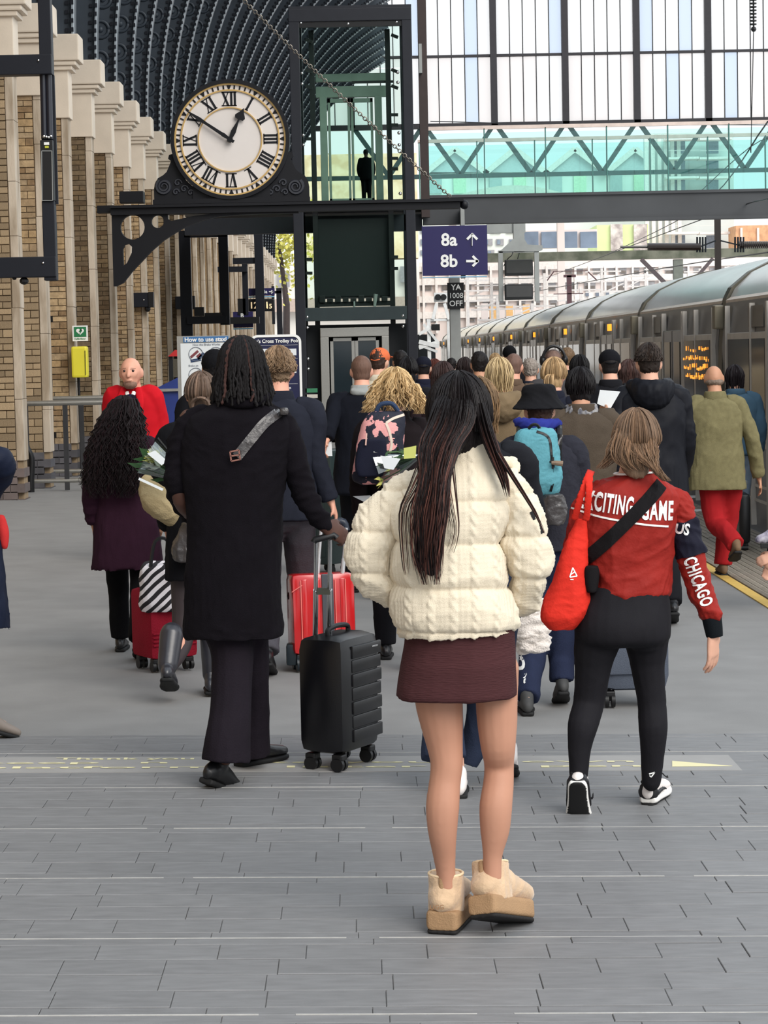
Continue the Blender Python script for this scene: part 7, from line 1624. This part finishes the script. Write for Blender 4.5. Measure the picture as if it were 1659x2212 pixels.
# ================================================================== LUGGAGE
def rbox(mb, c, X_, Y_, Z_, sx, sy, sz, r):      # rounded box in its own axes
    t = MB(); t.cbox(-sx/2, sx/2, -sy/2, sy/2, -sz/2, sz/2, r); c = Vector(c); X_, Y_, Z_ = Vector(X_), Vector(Y_), Vector(Z_)
    mb.add([c+X_*v[0]+Y_*v[1]+Z_*v[2] for v in t.v], t.f); return mb
def suitcase(label, gx_, gy_, wpx, hpx, dep, yaw, body, wheelm, handle_px=None, grooves=0, ridges=(), lean=0., handle_tops=None, tele=M_CHROME, wr=.032, name='suitcase', corner=.035, slats=0, grip=True):
    g = ground(gx_, gy_); S = F/g.y; w_, h_ = wpx/S, hpx/S; a = math.radians(yaw); X_ = Vector((math.cos(a), -math.sin(a), 0)); Y_ = Vector((math.sin(a), math.cos(a), 0)); Z_ = Vector((0, 0, 1))
    if lean:
        R = Matrix.Rotation(math.radians(lean), 3, X_); Y_ = R @ Y_; Z_ = R @ Z_
    t = thing(name, label, 'suitcase', g); z0 = wr*2+.012; c0 = Vector((g.x, g.y+dep/2, g.z)); c = c0+Z_*(z0+h_/2)
    m = MB(); rbox(m, c, X_, Y_, Z_, w_, dep, h_, corner); shell = m.build('shell', body, t, smooth=True)
    for i in range(grooves):
        x = -w_/2+w_*(i+1)/(grooves+1); m = MB(); rbox(m, c+X_*x-Y_*(dep/2), X_, Y_, Z_, w_/(grooves+1)*.42, .012, h_*.86, .005); m.build('ridge', body, t, smooth=True)
    for sx in (-1, 1):
        for sy in (-1, 1):
            m = MB(); p = c0+X_*sx*(w_/2-.045)+Y_*sy*(dep/2-.05); rbox(m, p+Z_*(z0-.012), X_, Y_, Z_, .05, .05, .03, .008); fk = m.build('wheel_fork', wheelm, t)
            m = MB()
            for q in (-1, 1): m.cyl(p+Z_*wr+X_*q*.016, X_, wr, .018, 18)
            m.build('wheel', wheelm, fk, smooth=True)
    return t, c, X_, Y_, Z_, w_, h_, z0, c0
M_BSH = mat('black polycarbonate', (13, 13, 17), .30, var=.06, spec=.5, bump=.06, bs=400); M_RSH = mat('glossy red shell', (196, 26, 30), .18, var=.05, spec=.6, coat=.5); M_GSH = mat('dark green shell', (40, 52, 52), .3, var=.08, spec=.5)
t, c, X_, Y_, Z_, w_, h_, z0, c0 = suitcase('black hard shell cabin suitcase with rounded side ribs', 736, 1664, 176, 258, .23, -61, M_BSH, M_BLACKP, corner=.06, wr=.030)
for side in (1,):
    for i in range(7):      # horizontal bumps on the right hand face
        z = h_*(.36-.118*i); m = MB(); dp_ = .008 if i % 2 == 0 else .0045; wd = 1
        rbox(m, c-Y_*.115+Z_*z+X_*.035, X_, Y_, Z_, w_*.74, dp_*2, .054, .006); m.build('rib', M_BSH, t, smooth=True)
m = MB(); rbox(m, c-Y_*.1245+Z_*h_*.375+X_*.10, X_, Y_, Z_, .05, .004, .006, .001); m.build('badge', M_CHROME, t)
top = c+Z_*(h_/2); SX = F/c.y
m = MB(); pts = [top+X_*x+Z_*z for x, z in ((-.09, .0), (-.08, .024), (0, .032), (.08, .024), (.09, 0))]; m.tube(pts, .011, 8, smoothn=4); m.build('carry_handle', M_BLACKP, t, smooth=True)
ya_ = c.y+.0; A_ = Vector(A3(pix(683, 1372, ya_))); B_ = Vector(A3(pix(714, 1370, ya_)))
for px, topy in ((683, 1166), (713, 1164)):
    m = MB(); q0 = pix(px-2, 1378, ya_); q1 = pix(px, topy, C.d+.0); m.tube([q0, q0*.5+q1*.5], [.0115, .0115], 10); m.tube([q0*.5+q1*.5, q1], [.009, .009], 10); m.build('telescopic_tube', M_CHROME, t, smooth=True)
m = MB(); q0 = pix(680, 1166, C.d); q1 = pix(722, 1156, C.d); m.tube([q0+Vector((-.005, 0, -.01)), q0, q1, q1+Vector((.01, 0, -.012))], .014, 10); m.build('grip', M_BLACKP, t, smooth=True)
m = MB(); q0 = pix(684, 1277, ya_*.5+C.d*.5); q1 = pix(713, 1277, ya_*.5+C.d*.5); m.bar(q0, q1, .02, .028); m.build('tube_bridge', mat('olive grey plastic', (60, 60, 50), .5), t)
# red suitcase behind it
t, c, X_, Y_, Z_, w_, h_, z0, c0 = suitcase('glossy red wheeled suitcase with moulded ridges behind the black one', 697, 1452, 140, 176, .24, -10, M_RSH, mat('dark teal wheel housing', (30, 40, 46), .4), grooves=4, wr=.04, lean=-4)
m = MB()
for x in (-.36, -.12, .18, .34): rbox(m, c+X_*w_*x-Y_*.128+Z_*.0, X_, Y_, Z_, .006, .006, h_*.84, .002)
rbox(m, c+X_*w_*-.42-Y_*.125+Z_*h_*.32, (X_+Z_*.6).normalized(), Y_, Z_, .07, .006, .006, .002); m.build('pale_seam', mat('pale red seam', (232, 120, 112), .3), t, kind='stuff')
m = MB(); rbox(m, c+X_*w_*.06-Y_*.125, X_, Y_, Z_, w_*.18, .010, h_*.98, .003); m.build('back_channel', mat('dark grey channel', (70, 72, 78), .4), t)
for px in (690, 744):
    m = MB(); q0 = pix(px-6, 1262, c.y-.06); q1 = pix(px+4, 1140, D_.d-.02); m.tube([q0, q0*.55+q1*.45], .012, 8); m.tube([q0*.55+q1*.45, q1], .0095, 8); m.build('telescopic_tube', mat('white aluminium', (226, 226, 228), .3, metal=.5), t, smooth=True)
m = MB(); m.tube([pix(690, 1140, D_.d), pix(722, 1128, D_.d), pix(742, 1128, D_.d), pix(749, 1146, D_.d)], [.018, .02, .022, .018], 10, smoothn=3); m.build('grip', mat('dark blue grip', (44, 50, 62), .4), t, smooth=True)
m = MB(); m.ball(pix(624, 1287, c.y), (.012, .02, .025), 8); m.build('side_foot', M_BLACKP, t)
for px, py in ((628, 1410),):
    m = MB(); q = pix(px, py, c.y-.1); m.cbox(q.x-.025, q.x+.035, c.y-.13, c.y-.03, q.z-.07, q.z+.05, .015); m.build('corner_guard', mat('dark teal wheel housing', (30, 40, 46), .4), t, smooth=True)
# dark red fabric case, left, under the zebra bag
M_DRED = cloth('dark red fabric case', (142, 26, 44), .8, bump=.4, bs=150)
t, c, X_, Y_, Z_, w_, h_, z0, c0 = suitcase('dark red fabric suitcase under the zebra striped bag', 352, 1452, 112, 150, .30, -28, M_DRED, M_BLACKP, wr=.03)
for i in range(4):
    m = MB(); rbox(m, c-Z_*(h_*.12+.022*i)-Y_*.152, X_, Y_, Z_, w_*.92, .012, .010, .004); m.build('fabric_ridge', M_DRED, t)
# dark green case of the cropped haired man
t, c, X_, Y_, Z_, w_, h_, z0, c0 = suitcase('dark green hard shell suitcase beside the lift queue', 712, 1240, 66, 250, .32, 30, M_GSH, M_BLACKP, wr=.03, grooves=2)
for px in (733, 744):
    m = MB(); m.tube([pix(px, 990, c.y), pix(px+1, 928, c.y)], .011, 8); m.build('telescopic_tube', M_CHROME, t, smooth=True)
m = MB(); q = pix(739, 930, c.y); m.cbox(q.x-.06, q.x+.06, q.y-.02, q.y+.02, q.z-.015, q.z+.015, .008); m.build('grip', M_BLACKP, t)
# grey soft case behind the red jacket
M_GSOFT = cloth('dark grey fabric case', (84, 90, 102), .8, bump=.3, bs=200)
t, c, X_, Y_, Z_, w_, h_, z0, c0 = suitcase('dark grey fabric suitcase seen between and beside the black leggings', 1375, 1530, 150, 205, .30, 0, M_GSOFT, M_BLACKP, wr=.035, corner=.07)
m = MB(); rbox(m, c-Y_*.155+Z_*.02, X_, Y_, Z_, w_*.8, .03, h_*.7, .012); m.build('front_pocket', M_GSOFT, t, smooth=True)
# black case by the denim jacket
t, c, X_, Y_, Z_, w_, h_, z0, c0 = suitcase('slim black suitcase held beside the light jeans at right', 1613, 1192, 26, 108, .45, 4, M_BSH, M_BLACKP, wr=.03)
m = MB(); q0 = c+Z_*h_/2; m.tube([q0, q0+Z_*.08], .012, 8); m.cbox(q0.x-.05, q0.x+.05, q0.y-.03, q0.y+.03, q0.z+.07, q0.z+.11, .012); m.build('handle', mat('grey clasp', (120, 126, 128), .4), t, smooth=True)

# ================================================================== BAGS AND HELD THINGS
# red tote
M_TOTE = cloth('orange red tote', (214, 50, 38), .75, bump=.2, bs=120, var=.06)
tt = thing('tote_bag', 'bright orange red tote bag hanging from the left shoulder of the red jacket', 'bag', B.w(1215, 1365, -.02))
sp = Soup()
prof = [(1258, 1118, 18, .02), (1252, 1150, 30, .03), (1242, 1200, 44, .05), (1232, 1260, 56, .07), (1222, 1310, 70, .08), (1214, 1340, 62, .075), (1214, 1362, 34, .05)]
sp.loft([(*B.w(cx, cy, -.06), w_/1.35/B.S, dp) for cx, cy, w_, dp in prof], ex=2.6); TB = organic('bag_body', sp, M_TOTE, tt, .006, 3, add_d(folds(.012, 16, 501), folds(.004, 45, 502)))
sp = Soup(); 
for L in ([(1240, 1122, -.10), (1250, 1090, -.13), (1262, 1050, -.14), (1272, 1026, -.09), (1276, 1018, .0)], [(1266, 1124, -.12), (1270, 1090, -.15), (1273, 1050, -.155), (1274, 1026, -.10), (1277, 1018, .0)]):
    sp.sweep([B.w(a, b, dy) for a, b, dy in L], [.016]*5, [.004]*5, ref=(0, 1, 0), n=10)
organic('strap', sp, M_TOTE, tt, .005, 1)
ring = [(1240, 1229), (1249, 1247), (1233, 1249)]; m = MB()
for i in range(3): m.bar(B.w(*ring[i], -.17), B.w(*ring[(i+1) % 3], -.17), .004, .0045)
m.bar(B.w(1236, 1243, -.17), B.w(1244, 1238, -.17), .004, .004); m.bar(B.w(1234, 1254, -.17), B.w(1241, 1254, -.17), .003, .003)
for i, v in enumerate(m.v): m.v[i] = (v[0], v[1]+.0, v[2])
TOTE_MARK = m
# black pouch on the crossbody strap, cream fluffy bag, small black bag
t = thing('crossbody_bag', 'small black bag worn at the left hip on the diagonal strap', 'bag', B.w(1285, 1240, -.05)); sp = Soup(); sp.loft([(*B.w(1278, y, -.10), w_/2/B.S, .03) for y, w_ in ((1222, 26), (1235, 34), (1262, 30), (1280, 22))]); organic('pouch', sp, M_STRAP, t, .006, 2)
M_FLUFF = mat('cream fleece', (228, 218, 210), .95, var=.08, vs=40, bump=.8, bs=120, sheen=.5)
t = thing('fleece_bag', 'cream fluffy fleece bag hanging below the cream jacket sleeve', 'bag', P_.w(1150, 1416, -.5)); sp = Soup(); sp.loft([(*P_.w(1150, y, -.55), w_/2*1.0/P_.S, dp) for y, w_, dp in ((1290, 50, .05), (1320, 70, .08), (1360, 80, .09), (1395, 78, .09), (1412, 62, .06))]); organic('bag_body', sp, M_FLUFF, t, .008, 2, folds(.012, 70, 511, ridged=False)); m = MB(); m.tube([P_.w(1138, 1295, -.55), P_.w(1140, 1230, -.50), P_.w(1160, 1225, -.50), P_.w(1163, 1295, -.55)], .008, 6, smoothn=4); m.build('strap', M_FLUFF, t)
t = thing('shoulder_bag', 'small black leather shoulder bag below the teal rucksack', 'bag', P_.w(1192, 1130, -.25)); sp = Soup(); sp.loft([(*P_.w(1195, y, -.27), w_/2/P_.S, .06) for y, w_ in ((1066, 40), (1085, 56), (1115, 60), (1135, 44))]); organic('bag_body', sp, M_LTHR, t, .008, 2, folds(.01, 40, 3)); m = MB(); m.tube([P_.w(1180, 1070, -.27), P_.w(1190, 1000, -.20), P_.w(1214, 940, -.14)], .008, 6, smoothn=4); m.build('strap', M_LTHR, t)
# rucksacks
M_TEAL = cloth('teal nylon', (92, 152, 164), .6, bump=.25, bs=90, var=.08)
t = thing('backpack', 'teal blue rucksack with dark zips on the bucket hat wearer', 'backpack', P_.w(1160, 1060, -.2)); sp = Soup(); sp.loft([(*P_.w(cx, y, -.22), w_/2/P_.S, dp) for cx, y, w_, dp in ((1158, 925, 70, .05), (1158, 938, 92, .07), (1158, 965, 98, .085), (1162, 1000, 100, .09), (1168, 1035, 92, .09), (1174, 1062, 70, .07), (1176, 1072, 50, .05))], ex=2.8); TK_ = organic('pack_body', sp, M_TEAL, t, .007, 3, add_d(folds(.010, 22, 521), folds(.004, 60, 5)))
flush()
tm = TB.data; bb = np.array(base_of(TB)[:]); BVt = BVHTree.FromPolygons([tuple(A3(v.co)+bb) for v in tm.vertices], [tuple(p.vertices) for p in tm.polygons])
def _pj(v):
    h = BVt.ray_cast(Vector(v)-Vector((0, 1, 0)), Vector((0, 1, 0))); return tuple((h[0] or Vector(v))-Vector((0, .003+(v[1]-B.d+.17)*.3, 0)))
TOTE_MARK.v = [_pj(v) for v in TOTE_MARK.v]; TOTE_MARK.build('printed_mark', M_LETW, tt)
strip_on([(1160, 932), (1186, 946), (1192, 990), (1194, 1040), (1190, 1062)], P_, TK_, .012, 'zip', M_BLACKP, t)
strip_on([(1187, 988), (1188, 1010)], P_, TK_, .045, 'side_patch', M_BLACKP, t, off=.006)
m = MB(); q = P_.w(1200, 1000, -.32); m.tube([q-np.array([.02, 0, 0]), q, q+np.array([.035, 0, -.005])], [.008, .012, .014], 8); m.build('toggle', mat('brown toggle', (128, 108, 90), .7), t)
m = MB(); m.tube([P_.w(1142, 926, -.24), P_.w(1150, 918, -.25), P_.w(1160, 918, -.25), P_.w(1166, 926, -.24)], .008, 6, smoothn=3); m.build('haul_loop', M_BLACKP, t)
for px0 in (1120, 1206):
    m = MB(); m.tube([P_.w(px0, 1000, -.12), P_.w(px0+2, 940, -.14), P_.w(px0+2, 920, -.05)], .016, 8, smoothn=3); m.build('shoulder_strap', M_BLACKP, t)
M_FLOR = mat('navy pink print', (26, 28, 44), .7, rgb2=(226, 158, 156), vs=11.0, bump=.2, bs=120)
M_FLOR.node_tree.nodes['Color Ramp'].color_ramp.interpolation = 'CONSTANT'; M_FLOR.node_tree.nodes['Color Ramp'].color_ramp.elements[1].position = .51
M_NVR = cloth('navy rucksack cloth', (26, 28, 44), .7)
t = thing('backpack', 'navy rucksack with large pink print on the blond curly woman', 'backpack', K.w(820, 1040, -.2)); sp = Soup(); sp.loft([(*K.w(cx, y, -.21), w_/2/K.S, dp) for cx, y, w_, dp in ((836, 888, 66, .05), (832, 900, 88, .07), (826, 930, 98, .085), (820, 970, 104, .09), (814, 1010, 104, .09), (810, 1036, 96, .085), (810, 1046, 70, .06))], ex=2.8); KP = organic('pack_body', sp, M_FLOR, t, .008, 3, folds(.008, 22, 531))
sp = Soup(); sp.loft([(*K.w(cx, y, -.31), w_/2/K.S, .03) for cx, y, w_ in ((806, 948, 50), (804, 965, 62), (800, 1005, 66), (800, 1030, 54))], ex=3); organic('front_pocket', sp, M_NVR, t, .008, 3)
m = MB(); m.tube([K.w(812, 892, -.22), K.w(822, 874, -.23), K.w(846, 872, -.23), K.w(860, 888, -.22)], .013, 8, smoothn=4); m.build('haul_loop', cloth('blue webbing', (52, 66, 92)), t, smooth=True)
m = MB(); m.bar(K.w(792, 936, -.345), K.w(790, 962, -.35), .008, .012); m.build('zip_pull', mat('pink metal pull', (222, 180, 166), .3, metal=.4), t)
flush()
strip_on([(834, 914), (850, 904), (874, 896)], K, KP, .014, 'pale_zip', mat('pale zip', (214, 196, 180), .5), t); strip_on([(834, 914), (842, 935), (846, 960), (840, 985)], K, KP, .014, 'pale_zip', mat('pale zip', (214, 196, 180), .5), t)
# zebra bag, grey leather bag, beige bag, flowers
def zebra():
    m = bpy.data.materials.new('zebra cloth'); m.use_nodes = True; N = m.node_tree.nodes; L = m.node_tree.links; tc = N.new('ShaderNodeTexCoord'); mp = N.new('ShaderNodeMapping'); mp.inputs['Rotation'].default_value = (0, math.radians(-48), 0)
    wv = N.new('ShaderNodeTexWave'); wv.inputs['Scale'].default_value = 7.5; wv.inputs['Distortion'].default_value = 2.2; wv.inputs['Detail Scale'].default_value = .8; rp = N.new('ShaderNodeValToRGB'); rp.color_ramp.interpolation = 'CONSTANT'; rp.color_ramp.elements[0].color = lin((24, 20, 26)); rp.color_ramp.elements[1].color = lin((226, 220, 224)); rp.color_ramp.elements[1].position = .5
    L.new(tc.outputs['Object'], mp.inputs[0]); L.new(mp.outputs[0], wv.inputs['Vector']); L.new(wv.outputs['Fac'], rp.inputs[0]); L.new(rp.outputs[0], N['Principled BSDF'].inputs['Base Color']); N['Principled BSDF'].inputs['Roughness'].default_value = .8; return m
gcase = ground(352, 1452).y
class _D(Fig):
    def __init__(s, d): s.d = d; s.S = F/d
ZD = _D(gcase); t = thing('tote_bag', 'black and white zebra striped bag on the dark red suitcase', 'bag', ZD.w(345, 1320, .1)); sp = Soup(); sp.loft([(*ZD.w(cx, y, .10), w_/2/ZD.S, dp) for cx, y, w_, dp in ((350, 1214, 84, .12), (350, 1226, 98, .15), (350, 1270, 98, .16), (350, 1300, 100, .165), (350, 1318, 92, .155))], ex=3.2); organic('bag_body', sp, zebra(), t, .009, 3, folds(.014, 24, 541)); m = MB(); m.tube([ZD.w(325, 1225, -.02), ZD.w(335, 1170, -.02), ZD.w(362, 1168, -.02), ZD.w(372, 1225, -.02)], .01, 6, smoothn=4); m.build('handle', M_BLACKP, t)
FD = Fg; M_BEIGE = cloth('beige canvas', (176, 158, 122), .85, bump=.4, bs=120, var=.16)
t = thing('canvas_bag', 'beige canvas shoulder bag bulging out beside the plum coat', 'bag', FD.w(350, 1130, -.1)); sp = Soup(); sp.sweep([FD.w(322, 1062, -.05), FD.w(345, 1085, -.08), FD.w(375, 1108, -.06), FD.w(405, 1122, .0)], [.07, .085, .075, .05], [.06, .08, .07, .05], ref=(0, 1, 0)); sp.sweep([FD.w(318, 1040, -.05), FD.w(316, 1080, -.06), FD.w(325, 1100, -.06)], [.04, .035, .03]); organic('bag_body', sp, M_BEIGE, t, .008, 3, folds(.014, 22, 551))
t = thing('leather_bag', 'grey black leather handbag hanging beside the black coat', 'bag', FD.w(396, 1210, -.15)); sp = Soup(); sp.loft([(*FD.w(cx, y, -.18), w_/2/FD.S, .07) for cx, y, w_ in ((412, 1128, 34), (405, 1150, 44), (396, 1180, 52), (398, 1205, 48), (400, 1214, 36))]); organic('bag_body', sp, M_LTHR, t, .008, 2, folds(.016, 30, 561)); m = MB(); m.tube([FD.w(410, 1130, -.18), FD.w(418, 1040, -.16), FD.w(424, 960, -.10)], .009, 6, smoothn=4); m.build('strap', M_LTHR, t)
G_CELL = glass('cellophane', (196, 206, 200), .22, .12)
def bouquet(label, fig, base, tip, wid, dy, seed):
    b, q = fig.w(*base, dy), fig.w(*tip, dy); t = thing('bouquet', label, 'flowers', b); d = (q-b); L = np.linalg.norm(d); d /= L; s_ = np.cross(d, [0, 1.0, 0]); r_ = np.random.default_rng(seed)
    mb = MB(); n = 14
    for i in range(n):
        a = 2*pi*i/n; a2 = 2*pi*(i+1)/n; V = []
        for tt_, rr in ((0, .12), (.5, .6), (1, 1.0)):
            for aa in (a, a2): V.append(b+d*L*tt_+(s_*math.cos(aa)+np.array([0, 1.0, 0])*math.sin(aa)*.6)*wid*rr*(1+.12*math.sin(i*2.3)))
        mb.add(V, [(0, 1, 3, 2), (2, 3, 5, 4)])
    mb.build('wrapping', G_CELL, t)
    for i in range(16):
        o = (s_*r_.normal()*.35+np.array([0, 1.0, 0])*r_.normal()*.2)*wid; p1 = b+d*L*r_.uniform(.6, .95)+o; m = MB(); m.tube([b+d*.02, (b+p1)/2+o*.2, p1], [.004, .004, .003], 5); m.build('stem', mat('flower stem', (58, 92, 44), .6), t)
        m = MB()
        if i % 2: 
            for k in range(6): a = k*pi/3; dd = s_*math.cos(a)+np.array([0, 1.0, 0])*math.sin(a); m.add([p1, p1+dd*.025+d*.02+np.cross(dd, d)*.012, p1+dd*.04+d*.05, p1+dd*.025+d*.02-np.cross(dd, d)*.012], [(0, 1, 2, 3)])
            m.build('bloom', mat('pale yellow petals' if i % 4 == 1 else 'white petals', (222, 214, 120) if i % 4 == 1 else (232, 230, 224), .6), t)
        else:
            for k in range(3): dd = Vector(r_.normal(size=3)).normalized(); dd = A3(dd)*.5+d*.5; pq = p1-d*.06*k; m.add([pq, pq+dd*.05+s_*.014, pq+dd*.11, pq+dd*.05-s_*.014], [(0, 1, 2, 3)])
            m.build('leaf', mat('bouquet leaf', (44, 78, 44), .5), t)
    return t, b, d, s_
t, b, d, s_ = bouquet('cellophane wrapped bouquet held beside the pink print rucksack', K, (905, 985), (815, 1015), .11, -.30, 571)
m = MB(); a = K.w(822, 992, -.42); m.prism([a+np.array([0, 0, .02]), a+np.array([.11, 0, .0]), a+np.array([.07, 0, -.06]), a+np.array([.02, 0, -.05])], (0, .004, 0)); m.build('paper_card', M_WBD, t); m = MB(); a = K.w(872, 968, -.40); m.prism([a, a+np.array([.07, 0, .012]), a+np.array([.065, 0, -.055]), a+np.array([.0, 0, -.06])], (0, .004, 0)); m.build('yellow_label', mat('lime price label', (196, 200, 110), .6), t)
t, b, d, s_ = bouquet('cellophane bouquet of white and yellow flowers against the black coat', FD, (405, 1035), (318, 985), .10, -.28, 572)
m = MB(); a = FD.w(318, 980, -.40); m.prism([a, a+np.array([.04, 0, .015]), a+np.array([.10, 0, -.04]), a+np.array([.07, 0, -.06])], (0, .006, 0)); m.build('white_card', M_WBD, t)
m = MB(); m.bar(FD.w(300, 1034, -.34), FD.w(352, 1058, -.34), .012, .012); m.build('white_stick', M_WBD, t)
# papers
def sheet(label, fig_d, pts, dy=0., nm='paper_sheet'):
    P = [pix(a, b, fig_d+dy) for a, b in pts]; t = thing(nm, label, 'paper', P[0]); m = MB(); m.prism(P, (0, .004, 0)); m.build('sheet', M_WBD, t); return t
sheet('white paper sheet held up between the black bob and the hooded jacket', 14.28, ((1296, 842), (1340, 846), (1318, 884), (1290, 872)))
sheet('white card sticking out by the navy rucksack', K.d-.1, ((762, 1072), (800, 1070), (806, 1082), (790, 1086)), nm='white_card')
sheet('cream paper bag carried in front of the lift', 16.42, ((681, 960), (716, 953), (718, 985), (690, 985)), nm='paper_bag')
# headphones, orange strap, phone
hp_ = [o for o in SC.objects if o.get('label', '').startswith('man with thinning hair')][0]; q = pix(1196, 774, 20.5); m = MB(); m.tube([q+Vector((.10*math.cos(a), -.02, .12*math.sin(a)-.01)) for a in [pi*i/10 for i in range(11)]], .014, 8); m.ball(q+Vector((.10, 0, -.02)), (.03, .04, .05), 10); m.ball(q+Vector((-.10, 0, -.02)), (.03, .04, .05), 10)
hpt = thing('headphones', 'black over ear headphones on the thinning haired man', 'headphones', q); m.build('band_and_cups', M_BLACKP, hpt, smooth=True)
phn = thing('phone', 'dark phone held at the right edge', 'phone', EdgeP.w(1655, 1175, -.27)); m = MB(); q = EdgeP.w(1652, 1178, -.28); m.cbox(q[0]-.03, q[0]+.04, q[1]-.01, q[1]+.0, q[2]-.02, q[2]+.015, .004); m.build('body', M_BLACKP, phn)
flush()
for o in list(SC.objects):
    if o.type == 'MESH' and len(o.data.vertices) == 0: bpy.data.objects.remove(o)
